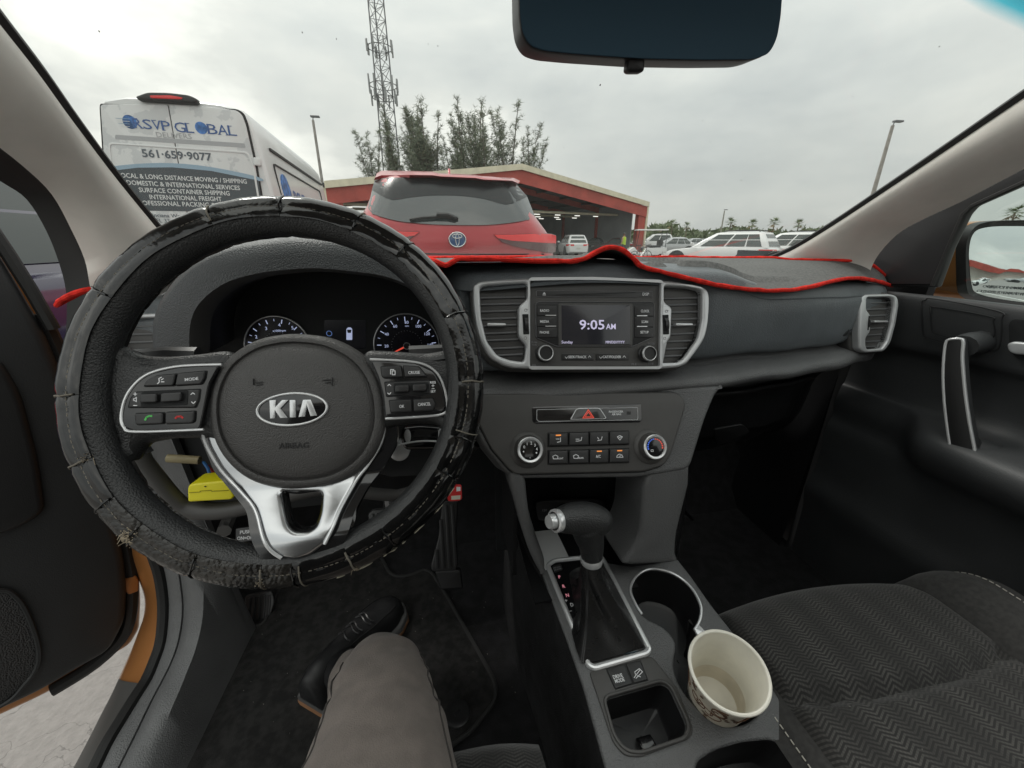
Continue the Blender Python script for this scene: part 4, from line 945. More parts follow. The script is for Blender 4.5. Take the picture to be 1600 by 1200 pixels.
def vent(name, fr, loop, slats, x0, x1, tab, wheel, depth=.04, tilt=-.10, m_sil=P_sil):
    """Air vent: recess, one object per slat, vertical vane row, silver tab and thumb wheel."""
    mb = MB(); mb.plate(fr, [[(a, b) for a, b in inset(loop, -.0015)], loop], -depth, .002, P_blk, 0)
    mb.plate(fr, [inset(loop, -.001)], -depth - .002, -depth, P_deep); v = mb.build(name, car)
    A = [p[0] for p in loop]; B = [p[1] for p in loop]
    def span(b):
        xs = []
        for (a1, b1), (a2, b2) in zip(loop, loop[1:] + loop[:1]):
            if (b1 - b) * (b2 - b) < 0: xs.append(a1 + (a2 - a1) * (b - b1) / (b2 - b1))
        return (min(xs), max(xs)) if len(xs) >= 2 else (0, 0)
    for y in slats:
        b = fr.px((x0 + x1) / 2, y)[1]; a0, a1 = span(b)
        if a1 - a0 < .01: continue
        f = Fr(fr.pt((a0 + a1) / 2, b, -.003), fr.u, fr.n * -1 * math.cos(tilt) + fr.v * math.sin(tilt)); hw = (a1 - a0) / 2 - .0012
        mb = MB(); mb.plate(f, [rect(-hw, 0, hw, .017)], -.0014, .0014, P_slat, .0008); mb.build('slat', v)
    a, b = min(A), min(B)
    for k in range(1, 6):
        aa = lerp(min(A), max(A), k / 6); mb = MB(); mb.box(Fr(fr.pt(aa, sum(B) / len(B), -.030), fr.n, fr.v), -.008, .008, (min(B) - max(B)) * .42, (max(B) - min(B)) * .42, -.0008, .0008, P_blk); mb.build('vane', v)
    if tab:
        p, q = fr.px(tab[0], tab[2]), fr.px(tab[1], tab[2]); h = .0022
        mb = MB(); mb.plate(fr, [rp([(p[0], p[1] - h), (q[0], q[1] - h * .8), (q[0], q[1] + h * .8), (p[0], p[1] + h)], .0015)], -.006, .005, P_silb, .0015, 2); mb.build('slider_tab', v)
    if wheel:
        (x_a, y_a, x_b, y_b) = wheel; p, q = fr.px(x_a, y_b), fr.px(x_b, y_a); c = ((p[0] + q[0]) / 2, (p[1] + q[1]) / 2); w_ = (q[0] - p[0]) / 2; h_ = (q[1] - p[1]) / 2
        mb = MB(); mb.plate(fr, [rect(c[0] - w_, c[1] - h_, c[0] + w_, c[1] + h_, .001)], .0065, .0086, P_deep)
        f = Fr(fr.pt(c[0] + w_ * .2, c[1], -.0015), fr.n, fr.v); mb.lathe(f, (0, 0), [(h_ * .55, -w_ * .6), (h_ * .98, -w_ * .55), (h_ * .98, w_ * .55), (h_ * .55, w_ * .6)], P_btn, 28); mb.build('thumb_wheel', v)
    return v
vl = vent('air_vent', K, lv, [464, 474.5, 485.5, 497, 508, 520, 531, 544, 555], 752, 806, (761, 790, 507.5), (816, 492, 823.5, 523.5))
vl['label'] = 'centre air vent on the driver side of the radio'
vr = vent('air_vent', K, rv, [465, 475.5, 487, 498, 508, 521, 532.5, 544, 555], 1050, 1086, (1054, 1080, 507.5), (1031.5, 493, 1039.5, 523.5))
vr['label'] = 'centre air vent on the passenger side of the radio'
mb = MB()
for x, y in ((819.5, 486), (1036.5, 487.5)): c_ = K.px(x, y); mb.plate(K, [ell(*c_, .0022, .0022, 14), ell(*c_, .0017, .0017, 14)], .008, .0084, P_grey); mb.plate(K, [rect(c_[0], c_[1] + .0004, c_[0] + .0035, c_[1] + .001)], .008, .0084, P_grey)
for x, y in ((819, 529), (1034, 529.5)): c_ = K.px(x, y); mb.plate(K, [ell(*c_, .0022, .0022, 14), ell(*c_, .0017, .0017, 14)], .008, .0084, P_grey)
mb.build('vent_symbols', fas)
# radio
mb = MB(); mb.plate(K, [rh], -.008, .002, P_pan, .001); rad = mb.build('radio', car)
F3 = K.off(.002)
def ringpx(mb, fr, pts, w, c0, c1, m, rr=.003, b=.0004):
    o_ = rp(fr.pxs(pts), rr); mb.plate(fr, [o_, inset(o_, w)], c0, c1, m, b)
mb = MB(); q_ = rp(F3.pxs([(837.5, 454), (1020, 455.5), (1019, 464.5), (838, 464)]), .002); mb.plate(F3, [q_], -.001, .0008, P_btn, .0004); mb.plate(F3, [q_, inset(q_, .0005)], 0, .0012, P_grey, .0002)
mb.plate(F3, [rect(*F3.px(868, 460.2), *F3.px(992, 458.0))], .0004, .0012, P_deep)
mb.tpx(F3, 'DSP', 1004, 461.6, 1014, 461.8, 4, P_prt, .0012); a_ = F3.pxs([(847.5, 459.7), (850, 456.5), (852.5, 459.7)]); mb.plate(F3, [a_], .001, .0014, P_prt); mb.plate(F3, [F3.pxs([(847.5, 461.6), (852.5, 461.6), (852.5, 460.6), (847.5, 460.6)])], .001, .0014, P_prt)
mb.build('disc_slot', rad)
db = rp(F3.pxs([(836, 474.5), (841, 471.5), (1017, 472), (1021, 475), (1020, 527), (987.5, 541.5), (869.5, 541.5), (836.5, 528)]), .004)
mb = MB(); mb.plate(F3, [db], -.001, .0028, P_blk, .0012, 2); mb.plate(F3, [db, inset(db, .0006)], .001, .0034, P_grey, .0003)
mb.plate(F3, [rp(F3.pxs([(871, 474), (987, 474.5), (986.5, 541), (871.5, 541)]), .003)], .001, .0040, P_pan, .0008); mb.build('display_frame', rad)
P_scr = mat('screen_glass', (0.016, 0.0165, 0.019), .14, emit=(.10, .10, .13), es=.05, coat=.15)
mb = MB(); mb.plate(F3, [rp(F3.pxs([(876, 477), (982.5, 477.2), (982, 538.5), (876.5, 538.5)]), .001)], .0035, .0044, P_scr, .0002); scrn = mb.build('screen', rad)
mb = MB(); mb.tpx(F3, '9:05', 905.5, 514.5, 944.5, 514.5, 13.6, L_lav, .0048, .015); mb.tpx(F3, 'AM', 947, 514.3, 962, 514.3, 7.8, L_lav, .0048, .012)
mb.tpx(F3, 'Sunday', 877.5, 536.6, 895, 536.6, 4.2, L_lav, .0048, 0); mb.tpx(F3, 'MM/DD/YYYY', 946.5, 536.6, 976, 536.6, 3.8, L_lav, .0048, 0); mb.build('clock_readout', rad)
for lab, x0, x1, y in (('RADIO', 844, 858, 487.2), ('MEDIA', 844, 858, 504.2), ('PHONE', 843.5, 858, 521.2), ('CLOCK', 1001.5, 1014.5, 488), ('SCAN', 1002.5, 1012.5, 504.8), ('SETUP', 1000.5, 1013.5, 521)):
    bx0, bx1 = (838.5, 868.5) if x0 < 900 else (990, 1019.5)
    mb = MB(); mb.plate(F3, [rp(F3.pxs([(bx0, y - 9.5), (bx1, y - 9.5), (bx1, y + 6.8), (bx0, y + 6.8)]), .0015)], .001, .0040, P_btn, .0008, 2); mb.tpx(F3, lab, x0, y, x1, y, 3.7, P_prt, .0044); mb.build('button', rad)
for x0, x1, y in ((851, 867.5, 493.4), (851, 867.5, 510.2), (993, 1009, 494), (993, 1009, 510.6)):
    mb = MB(); mb.plate(F3, [F3.pxs([(x0, y - .7), (x1, y - .7), (x1, y + .7), (x0, y + .7)])], .0040, .0046, P_silb); mb.build('button_divider', rad)
for x, y in ((850, 552), (1009.5, 552.8)):
    c_ = F3.px(x, y); mb = MB(); mb.lathe(F3, c_, [(.0130, 0), (.0128, .002), (.0112, .003), (.0108, .010), (.0098, .0115), (.0092, .0115), (.0085, .0098), (0, .0095)], P_btn, 36); mb.lathe(F3, c_, [(.0109, .0085), (.0111, .0105), (.0100, .0122), (.0093, .0119)], P_silb, 36); mb.build('knob', rad)
for x0, x1, txt in ((877.5, 927.5, 'SEEK/TRACK'), (931, 981.5, 'CAT/FOLDER')):
    mb = MB(); mb.plate(F3, [rp(F3.pxs([(x0, 552.5), (x1, 552.5), (x1, 562.8), (x0, 562.8)]), .001)], -.001, .0016, P_btn, .0006); mb.tpx(F3, txt, x0 + 10.5, 559.6, x1 - 11, 559.6, 3.6, P_prt, .0019)
    for xx, s_ in ((x0 + 7, 1), (x1 - 7, -1)): mb.plate(F3, [F3.pxs([(xx - 2.2, 558 - 1.2 * s_), (xx, 558 + 1.6 * s_), (xx + 2.2, 558 - 1.2 * s_), (xx + 2.2, 558 - .2 * s_), (xx, 558 + 2.6 * s_), (xx - 2.2, 558 - .2 * s_)])], .0012, .0019, P_prt)
    mb.build('rocker_button', rad)
mb = MB()
for tx, x0, x1, y in (('PUSH', 830.5, 839, 536.2), ('PWR', 831, 838.5, 540.2), ('ENTER', 1012.5, 1023, 538.6), ('VOL', 831, 838, 571.6), ('FILE', 987, 994.5, 570.6), ('TUNE', 1012.5, 1021, 569.6)):
    mb = MB(); mb.tpx(F3, tx, x0, y, x1, y, 2.6, P_grey, .0005); mb.build('small_lettering', rad)


# ---------------------------------------------------------------- centre stack below: climate panel
KC = Fr(V(.21, .51, -.212), X_, V(0, .055, .103 - H))
stack = rp(KC.pxs([(735, 604), (1136, 601), (1122, 612), (1112, 634), (1103, 658), (1080, 733), (1000, 746), (800, 748), (760, 700), (733, 650)]), .012)
mb = MB(); mb.plate(KC, [stack], -.16, -.002, P_dash, .006, 2); mb.build('centre_stack', car)
cp = rp(KC.pxs([(742, 616), (1052, 613), (1066, 622), (1068, 636), (1045, 712), (1034, 727), (1004, 736.5), (802, 741), (768, 702), (744, 655)]), [.004, .008, .008, .008, .008, .008, .008, .01, .006, .006])
mb = MB(); mb.plate(KC, [[p for p in inset(cp, -.0016)]], -.004, .0002, P_deep); mb.plate(KC, [cp], -.006, .006, P_pan, .003, 3); clim = mb.build('climate_panel', car)
F4 = KC.off(.006)
hz = rp(F4.pxs([(831, 635.5), (1001.5, 631), (1002.5, 657), (999, 660), (836, 662), (831.5, 658)]), .003)
mb = MB(); mb.plate(F4, [hz], -.001, .0012, P_gloss, .0006); i1 = inset(hz, .0028); 
mb.ring(F4, rp(F4.pxs([(838, 640), (996, 636.5), (996, 656.5), (841, 659), (838, 656)]), .002), .0007, 0, .0018, P_sil, .0003); hzo = mb.build('hazard_strip', clim)
mb = MB(); hb = rp(F4.pxs([(890, 655.5), (899, 639.5), (903, 637.8), (933, 637.4), (937, 639), (946.5, 653.5), (943, 655), (893, 656)]), .002); mb.plate(F4, [hb], 0, .0030, P_gloss, .001, 2); mb.plate(F4, [hb, inset(hb, .0008)], .001, .0034, P_sil, .0003)
t1 = F4.pxs([(908.5, 654), (918, 639.5), (927.5, 653.5)]); mb.plate(F4, [t1, inset(t1, .0011)], .0028, .0036, L_red); t2 = inset(t1, .002); mb.plate(F4, [t2, inset(t2, .0007)], .0028, .0036, L_red); mb.build('hazard_button', clim)
mb = MB(); mb.tpx(F4, 'PASSENGER', 951.5, 645, 974, 644.5, 3, P_prt, .0016, .02); mb.tpx(F4, 'AIR BAG', 956, 649, 970.5, 648.6, 3, P_prt, .0016, .02); mb.plate(F4, [F4.pxs([(979, 643), (985, 643), (985, 648), (979, 648)])], .001, .0015, P_btn); mb.build('airbag_notice', clim)
def dial(x, y, face):
    c_ = F4.px(x, y); mb = MB()
    mb.lathe(F4, c_, [(.0262, -.001), (.0250, .0015), (.0215, .0035), (.0205, .004), (.0195, .0035), (.0188, .0035), (.0180, .014), (.0172, .0155)], P_pan, 44)
    o_ = mb.build('dial', clim)
    mb = MB(); mb.lathe(F4, c_, [(.0176, .0140), (.0176, .0162), (.0165, .0172), (.0142, .0166), (.0136, .0148)], P_silb, 44); mb.lathe(F4, c_, [(.0140, .0150), (.0134, .0152), (0, .0152)], P_gloss, 44)
    g = F4.off(.0152)
    if face == 'fan':
        for k, tx in enumerate(('0', '1', '2', '3', '4')):
            q = R(150 - k * 37); mb.text(g, c_[0] + .0092 * math.cos(q), c_[1] + .0092 * math.sin(q), tx, .0036, P_prt, .0003, bold=.02)
        for q in (190, 330): mb.plate(g, [ell(c_[0] + .0095 * math.cos(R(q)), c_[1] + .0095 * math.sin(R(q)), .0011, .0011, 8)], 0, .0004, P_prt)
        mb.plate(g, [ell(c_[0] - .001, c_[1] - .0105, .0012, .0012, 8)], 0, .0004, P_grey)
    else:
        for k in range(14):
            q = R(190 - k * 15.5); m_ = em('dial_blue', (.08, .22, 1), .55) if k < 7 else L_red
            w_ = .0006 + .0004 * abs(k - 6.5) / 6.5
            p = [(c_[0] + r_ * math.cos(q + s_ * .09), c_[1] + r_ * math.sin(q + s_ * .09)) for r_, s_ in ((.0112 - w_, -1), (.0112 + w_, -1), (.0112 + w_, 1), (.0112 - w_, 1))]
            mb.plate(g, [p], 0, .0004, m_)
        mb.plate(g, [rect(c_[0] - .0075, c_[1] - .0065, c_[0] - .0035, c_[1] - .0035)], 0, .0003, P_prt); mb.plate(g, [rect(c_[0] - .0068, c_[1] - .0058, c_[0] - .0042, c_[1] - .0042)], 0, .0005, P_gloss)
    mb.build('dial_cap', clim)
dial(825, 702.5, 'fan'); dial(1015.5, 698, 'temp')
def strokes(mb, fr, pls, w, c0, c1, m):
    for pl in pls:
        q_ = fr.pxs(pl)
        for a, b in zip(q_, q_[1:]):
            d = Vector(b) - Vector(a); n_ = Vector((-d.y, d.x)).normalized() * w; e_ = d.normalized() * w * .6
            a2, b2 = Vector(a) - e_, Vector(b) + e_
            mb.plate(fr, [[tuple(a2 - n_), tuple(b2 - n_), tuple(b2 + n_), tuple(a2 + n_)]], c0, c1, m)
XS = [(856.5, 886), (888, 918.3), (920, 949.3), (950.8, 981.5)]
for r_ in (0, 1):
    for k, (x0, x1) in enumerate(XS):
        dy = -.9 * k; y0, y1 = ((677, 697) if r_ == 0 else (704.5, 725)); y0 += dy; y1 += dy * .8
        mb = MB(); pts = F4.pxs([(x0, y0), (x1, y0 - .7), (x1, y1 - .5), (x0, y1)]); mb.plate(F4, [inset(pts, -.0009)], -.002, .0008, P_deep); mb.plate(F4, [rp(pts, .0015)], -.001, .0050, P_btn, .0018, 3)
        cx, cy = (x0 + x1) / 2, (y0 + y1) / 2; c0, c1 = .0049, .0053; w = .00042
        if r_ == 0:
            if k == 0: sh = [[(cx - 4, cy - 1), (cx + 1, cy - 1)], [(cx + 3, cy - 3), (cx + 3, cy + 3), (cx - 2, cy + 4)]]
            elif k == 1: sh = [[(cx - 5, cy), (cx, cy)], [(cx + 4, cy - 3), (cx + 3, cy + 2), (cx - 2, cy + 3), (cx - 5, cy + 3)]]
            elif k == 2: sh = [[(cx - 3, cy - 2), (cx - 1, cy + 1)], [(cx + 4, cy - 3), (cx + 3, cy + 2), (cx - 3, cy + 3)]]
            else: sh = [[(cx - 4, cy - 2), (cx, cy + 3), (cx + 4, cy - 2), (cx, cy - 4), (cx - 4, cy - 2)], [(cx - 2, cy), (cx + 2, cy - 2)]]
            strokes(mb, F4, sh, w, c0, c1, P_prt)
            if k == 0: mb.plate(F4, [F4.pxs([(867, 679.3), (875, 679), (875, 681), (867, 681.3)])], c0, c1, L_org)
        else:
            if k < 2:
                strokes(mb, F4, [[(cx - 9, cy - 2), (cx - 5, cy - 4), (cx - 1, cy - 2), (cx - 2, cy + 2), (cx - 8, cy + 2), (cx - 9, cy - 2)]], w, c0, c1, P_prt); mb.tpx(F4, 'FRONT' if k == 0 else 'REAR', cx - .5, cy + 3, cx + 9, cy + 2.8, 2.5, P_prt, c0 + .0002)
            elif k == 2: mb.tpx(F4, 'A/C', cx - 3.5, cy + 2.3, cx + 4, cy + 2.1, 4.2, P_prt, c0 + .0002)
            else: strokes(mb, F4, [[(cx - 5, cy + 2), (cx - 4, cy - 1), (cx - 1, cy - 3), (cx + 3, cy - 2), (cx + 5, cy + 2), (cx - 5, cy + 2)], [(cx - 1, cy + .5), (cx + 2, cy - .5)]], w, c0, c1, P_prt)
            if k > 1: mb.plate(F4, [F4.pxs([(cx - 4, y0 + 1.4), (cx + 3.6, y0 + 1.2), (cx + 3.6, y0 + 3), (cx - 4, y0 + 3.2)])], c0, c1, L_org)
        mb.build('button', clim)

# ---------------------------------------------------------------- centre console
CS = Fr(V(.25, .35, -.55), X_, V(0, math.cos(R(10)), math.sin(R(10)) - H))
KW = Fr(V(.30, .455, -.335), X_, V(0, .10, 1 - H))              # the near-vertical wings that carry the stack
for nm, pts in (('left', [(797, 742), (819, 742), (827, 800), (841, 846), (852, 878), (850, 900), (842, 893), (824, 854), (806, 790)]), ('right', [(1014, 738), (1079, 730), (1060, 830), (1057, 866), (1058, 879), (1020, 883), (974, 883), (985, 864), (1000, 830)])):
    mb = MB(); mb.plate(KW, [cr(KW.pxs(pts), True, 3)], -.10, .0, P_dash, .008, 3); mb.build('console_wing', car)
CO = CS.pxs([(846, 890), (858, 925), (886, 1000), (912, 1075), (950, 1215), (975, 1300), (1340, 1300), (1285, 1200), (1215, 1086), (1165, 1012), (1112, 945), (1078, 897), (1058, 872), (1020, 880), (985, 884), (960, 880), (900, 872)])
cup_h = cr(CS.pxs([(985, 921), (996, 900), (1018, 890), (1051, 897), (1078, 917), (1093, 945), (1094, 965), (1090, 983), (1112, 999), (1150, 1020), (1185, 1060), (1193, 1100), (1170, 1128), (1130, 1133), (1095, 1110), (1065, 1075), (1053, 1040), (1056, 1005), (1037, 980), (1003, 960)]), True, 3)
tray_h = rp(CS.pxs([(946, 1093), (1033, 1068), (1046, 1075), (1073, 1133), (1068, 1150), (1000, 1173), (978, 1170), (962, 1150)]), .007)
rear_h = rp(CS.pxs([(1085, 1192), (1118, 1170), (1160, 1158), (1205, 1154), (1226, 1166), (1262, 1215), (1290, 1290), (1100, 1290)]), .012)
mb = MB(); mb.plate(CS, [rp(CO, .006), cup_h, tray_h, rear_h], -.012, 0, P_dash, .004, 3); con = mb.build('centre_console', car)
def well(loop, depth, name, m, shrink=.86, floor_m=None):
    c_ = (sum(p[0] for p in loop) / len(loop), sum(p[1] for p in loop) / len(loop))
    rows = []
    for k, (s_, d) in enumerate(((1.0, -.003), (.995, -.01), (lerp(1, shrink, .6), -depth * .6), (shrink, -depth * .95), (shrink - .06, -depth), (.02, -depth))):
        rows.append([CS.pt(c_[0] + (p[0] - c_[0]) * s_, c_[1] + (p[1] - c_[1]) * s_, d) for p in loop])
    mb = MB(); mb.loft(rows, m, close=True); return mb.build(name, con, smooth=40)
well(cup_h, .075, 'cup_holder', P_blk, .88); well(tray_h, .05, 'storage_tray', P_blk, .84); well(rear_h, .06, 'rear_tray', P_blk, .9)
mb = MB(); hp = CS.pxs([(1085, 985), (1094, 967), (1094, 944), (1078, 916), (1051, 896), (1018, 889), (996, 899), (985, 920), (992, 942), (1003, 960)]); mb.tube([CS.pt(a, b, .0005) for a, b in cr(hp, False, 6)], .0021, P_silb, 8); mb.plate(CS, [rp(CS.pxs([(1084, 982), (1092, 977), (1107, 993), (1100, 998), (1092, 998)]), .002)], -.004, .002, P_silb, .001); mb.build('cup_holder_trim', con)
ins = CS.pxs([(920, 1050), (1018, 1026), (1058, 1076), (1083, 1140), (1077, 1155), (1000, 1184), (976, 1182), (958, 1162)])
mb = MB(); mb.plate(CS, [rp(ins, .006), inset(tray_h, -.0005)], -.003, .0022, P_pan, .0015, 2); mb.plate(CS, [inset(tray_h, -.0045), inset(tray_h, -.0005)], .001, .0045, P_pan, .0015, 2); mb.build('switch_panel', con)
for pts, tx in (([(947, 1047), (975, 1040), (988, 1070), (961, 1078)], 1), ([(977.5, 1039.5), (1000, 1034), (1011.5, 1064), (990, 1069.5)], 2)):
    mb = MB(); q_ = CS.pxs(pts); mb.plate(CS, [inset(q_, -.0008)], .0, .0025, P_deep); mb.plate(CS, [rp(q_, .002)], .0, .0038, P_btn, .0012, 2)
    if tx == 1: mb.tpx(CS, 'DRIVE', 959, 1061, 973.5, 1057.5, 4.6, P_prt, .0041); mb.tpx(CS, 'MODE', 962, 1067.5, 976.5, 1064, 4.6, P_prt, .0041)
    else: strokes(mb, CS, [[(990, 1061), (999, 1049)], [(993, 1062), (1003, 1052), (998, 1047), (991, 1052), (992, 1056)], [(995, 1058), (1000, 1060)]], .0004, .0038, .0042, P_prt)
    mb.build('button', con)
# console sides (carpeted wall on the driver's side, plain on the other)
def drop(pts, m, name, dx, zfloor=-.83, fr=CS, c=-.004):
    rows = [[fr.pt(*fr.px(*p), c) for p in pts]]
    for k, (s_, zz) in enumerate(((.15, .012), (.5, .10), (1, None))):
        rows.append([Vector((p.x + dx * s_, p.y, (p.z - zz) if zz else zfloor + H)) for p in rows[0]])
    mb = MB(); mb.loft(rows, m); return mb.build(name, car)
drop([(797, 742), (810, 800), (828, 858), (846, 895), (858, 925), (886, 1000), (912, 1075), (950, 1215), (975, 1300)], P_carpet, 'console_side', -.02)
drop([(1079, 735), (1060, 830), (1058, 872), (1078, 897), (1112, 945), (1165, 1012), (1215, 1086), (1285, 1200), (1340, 1300)], P_blk, 'console_side', .01)
# bin under the climate panel
bt = [PY(800, 745, .46), PY(1020, 738, .46)]
mb = MB(); f = Fr(V(.215, .60, -.44), X_, Z_); mb.box(f, -.14, .14, -.13, .16, -.004, 0, P_deep); mb.box(Fr(V(.215, .53, -.535), X_, Y_), -.10, .075, -.085, .08, -.004, 0, P_blk)
mb.box(Fr(V(.32, .54, -.41), Y_, Z_), -.055, .08, -.105, .12, -.003, .003, P_blk); mb.box(Fr(V(.09, .54, -.41), Y_, Z_), -.055, .08, -.105, .12, -.003, .003, P_blk); binn = mb.build('storage_bin', car)
f = Fr(V(.2, .585, -.42), X_, Z_ + Y_ * .1); mb = MB(); mb.plate(f, [rp(f.pxs([(834, 785), (845, 780), (930, 777), (944, 783), (945, 806), (838, 812)]), .01)], 0, .006, P_blk, .003, 2); mb.tpx(f, '12V', 847.5, 799, 854.5, 798.8, 3.6, P_grey, .0064); mb.plate(f, [ell(*f.px(880, 795), .016, .016)], .005, .009, P_gloss, .002); mb.build('socket_panel', binn)

# ---------------------------------------------------------------- gear selector
sh_o = rp(CS.pxs([(852, 881), (866, 874), (940, 866), (947, 878), (1018, 1017), (1013, 1024), (926, 1049), (916, 1043)]), .006)
shc = rp(CS.pxs([(855.5, 884.5), (866, 877.5), (938, 870), (945, 881), (1014, 1016), (1009, 1022), (928, 1045), (919, 1040)]), .005)
mb = MB(); mb.tube([CS.pt(a, b, .0022) for a, b in shc], .0042, P_silb, 10, closed=True, flat=1.0, up=CS.n); mb.plate(CS, [shc], -.002, .003, P_gloss, .0006); shf = mb.build('gear_selector', car)
FS = CS.off(.003)
mb = MB()
for tx, x, y in (('P', 874, 904.5), ('R', 880.5, 919), ('N', 886.5, 933), ('D', 893.5, 948)): mb.text(FS, *FS.px(x, y - 2.8), tx, .0052, L_redp if tx != 'D' else P_prt, .0004, bold=.01)
strokes(mb, FS, [[(882.5, 939), (886.5, 938)], [(884, 936.5), (885, 940.5)], [(889.5, 955.5), (893.5, 954.5)]], .0003, 0, .0006, P_prt)
mb.build('gear_lettering', shf)
mb = MB(); mb.plate(FS, [rp(FS.pxs([(863, 885), (876, 881.5), (879, 891), (866.5, 895)]), .002)], -.001, .003, P_btn, .001); mb.tpx(FS, 'SHIFT LOCK', 864.5, 889, 876, 886, 2, P_grey, .0032); mb.tpx(FS, 'RELEASE', 866, 892, 877, 889, 2, P_grey, .0032); mb.build('release_cover', shf)
P_boot = mat('boot_leather', (0.012, 0.012, 0.0125), 0.30, grain=600, gs=.35, gd=.0005, rvar=.08, vs_=15)
bb = FS.pxs([(892, 893), (935, 880), (948, 892), (985, 960), (1006, 1006), (1000, 1013), (960, 1026), (918, 1036), (906, 1030), (893, 985), (898, 955), (893, 920)])
base = cr(bb, True, 5); nb_ = len(base)
top_c = PY(922, 878, .418); rows = []
bc = Vector((sum(p[0] for p in base) / nb_, sum(p[1] for p in base) / nb_))
for k in range(11):
    t_ = k / 10; row = []
    for i, p in enumerate(base):
        q = 2 * math.pi * i / nb_
        b3 = FS.pt(p[0], p[1], .001); ang = math.atan2(p[1] - bc.y, p[0] - bc.x)
        t3 = top_c + FS.u * (.0145 * math.cos(ang)) + FS.v * (.0125 * math.sin(ang))
        e = t_ ** .55 if t_ < 1 else 1
        pt_ = b3.lerp(t3, t_); inw = (t_ * (1 - t_)) * .62
        ctr = FS.pt(bc.x, bc.y, .001).lerp(top_c, t_)
        fold = (.5 + .5 * math.sin(ang * 4 + 5 * t_)) ** 2 * .48 * (4 * t_ * (1 - t_)) + .05 * math.sin(ang * 9 + 11 * t_) * (4 * t_ * (1 - t_))
        pt_ = pt_.lerp(ctr, min(.75, inw * 1.35 + fold * .5)); row.append(pt_)
    rows.append(row)
mb = MB(); mb.loft(rows, P_boot, close=True); mb.build('boot', shf, smooth=80, subd=1)
mb = MB(); mb.tube([rows[k][nb_ // 2 + 9] * 1.0 + FS.n * .0006 for k in range(0, 11)], .0009, P_btn, 5)
mb.tube([rows[k][nb_ // 2 + 7] * 1.0 + FS.n * .0006 for k in range(0, 11)], .0009, P_btn, 5); mb.build('boot_seam', shf)
kn = [PY(x, y, yy) for x, y, yy in ((867, 814, .410), (878, 812, .414), (892, 810, .418), (908, 810, .421), (924, 812, .422), (938, 815, .421), (947, 819, .420), (952, 822, .419))]
kk = cr([(*p, r_) for p, r_ in zip(kn, (.0120, .0175, .0208, .0228, .0232, .0205, .0150, .0080))], False, 4)
ne = [PY(x, y, yy) for x, y, yy in ((916, 818, .421), (920, 836, .421), (924, 852, .420), (924.5, 871, .419))]
nk = cr([(*p, r_) for p, r_ in zip(ne, (.0240, .0215, .0180, .0155))], False, 4)
mb = MB(); mb.tube([k_[:3] for k_ in kk], [k_[3] for k_ in kk], P_lea, 24); mb.tube([k_[:3] for k_ in nk], [k_[3] for k_ in nk], P_lea, 24)
o = mb.build('gear_knob', shf, smooth=80); md = o.modifiers.new('fuse', 'REMESH'); md.mode = 'VOXEL'; md.voxel_size = .0016; md.use_smooth_shade = True; md = o.modifiers.new('soft', 'SMOOTH'); md.iterations = 8; md.factor = .5
mb = MB(); d_ = (kn[0] - kn[1]).normalized(); f = Fr(kn[0], d_.orthogonal(), d_.cross(d_.orthogonal())); f = Fr(kn[0], f.u, f.v if f.n.dot(d_) > 0 else -f.v)
mb.lathe(f, (0, 0), [(.0150, -.006), (.0156, -.002), (.0150, .001), (.0120, .002)], P_silb, 28); mb.build('knob_ring', shf)
mb = MB(); mb.lathe(f, (0, 0), [(.0098, 0), (.0098, .008), (.0085, .0105), (0, .011)], P_silb, 24); mb.build('release_button', shf)
mb = MB(); f = Fr(ne[-1], X_, Y_); mb.lathe(f, (0, 0), [(.0150, .004), (.0162, 0), (.0162, -.007), (.0150, -.009)], P_silb, 28); mb.build('knob_collar', shf)
# ---------------------------------------------------------------- steering wheel
WT = R(24.03); WO = V(-.1537, .3945, -.135)
WF = Fr(WO, X_, Vector((0, math.sin(WT), math.cos(WT))))
def wp(th, r_, c): return WF.pt(r_ * math.cos(th), r_ * math.sin(th), c)
RC, RA, RN = .1718, .0178, .0175
rows = []
for i in range(96):
    th = 2 * math.pi * i / 96
    rows.append([wp(th, RC + RA * math.cos(q), RN * math.sin(q)) for q in [2 * math.pi * k / 20 for k in range(20)]])
rows.append(rows[0])
mb = MB(); mb.loft(rows, P_lea, close=True); sw = mb.build('steering_wheel', car, smooth=80)
def spoke(pts, c0, c1, m, bev, name, r_=.01, holes=(), rise=None):
    """Spoke plate; rise(a, b) lifts it out to the level of the rim it runs into."""
    rise = rise or (lambda a, b: 0)
    def q(l):
        o_ = []
        for p in l:
            ab = WF.px(*p, c1)
            for _ in range(3): ab = WF.px(*p, c1 + rise(*ab))
            o_.append(ab)
        return o_
    mb = MB(); mb.plate(WF, [rp(q(pts), r_)] + [rp(q(h), r_) for h in holes], c0, c1, m, bev, 3)
    mb.v = [tuple(Vector(v) + WF.n * rise((Vector(v) - WF.o).dot(WF.u), (Vector(v) - WF.o).dot(WF.v))) for v in mb.v]
    return mb.build(name, sw, smooth=40)
def rise_side(a, b): return .007 * sm(abs(a), [(.133, 0), (.156, 1)])
def rise_low(a, b): return .030 * sm(-b, [(.088, 0), (.150, 1)])
spoke([(160, 600), (166, 560), (172, 535), (186, 541), (204, 552), (245, 556), (300, 552), (352, 545), (372, 560), (372, 700), (316, 684), (255, 686), (216, 694), (204, 708), (194, 726), (180, 712), (164, 660)], -.032, -.006, P_lea, .010, 'spoke', .012, rise=rise_side)
spoke([(738, 560), (727, 530), (715, 534), (700, 545), (660, 551), (620, 547), (572, 545), (560, 560), (560, 705), (604, 668), (655, 661), (688, 665), (698, 684), (706, 706), (722, 690), (736, 640)], -.032, -.006, P_lea, .010, 'spoke', .012, rise=rise_side)
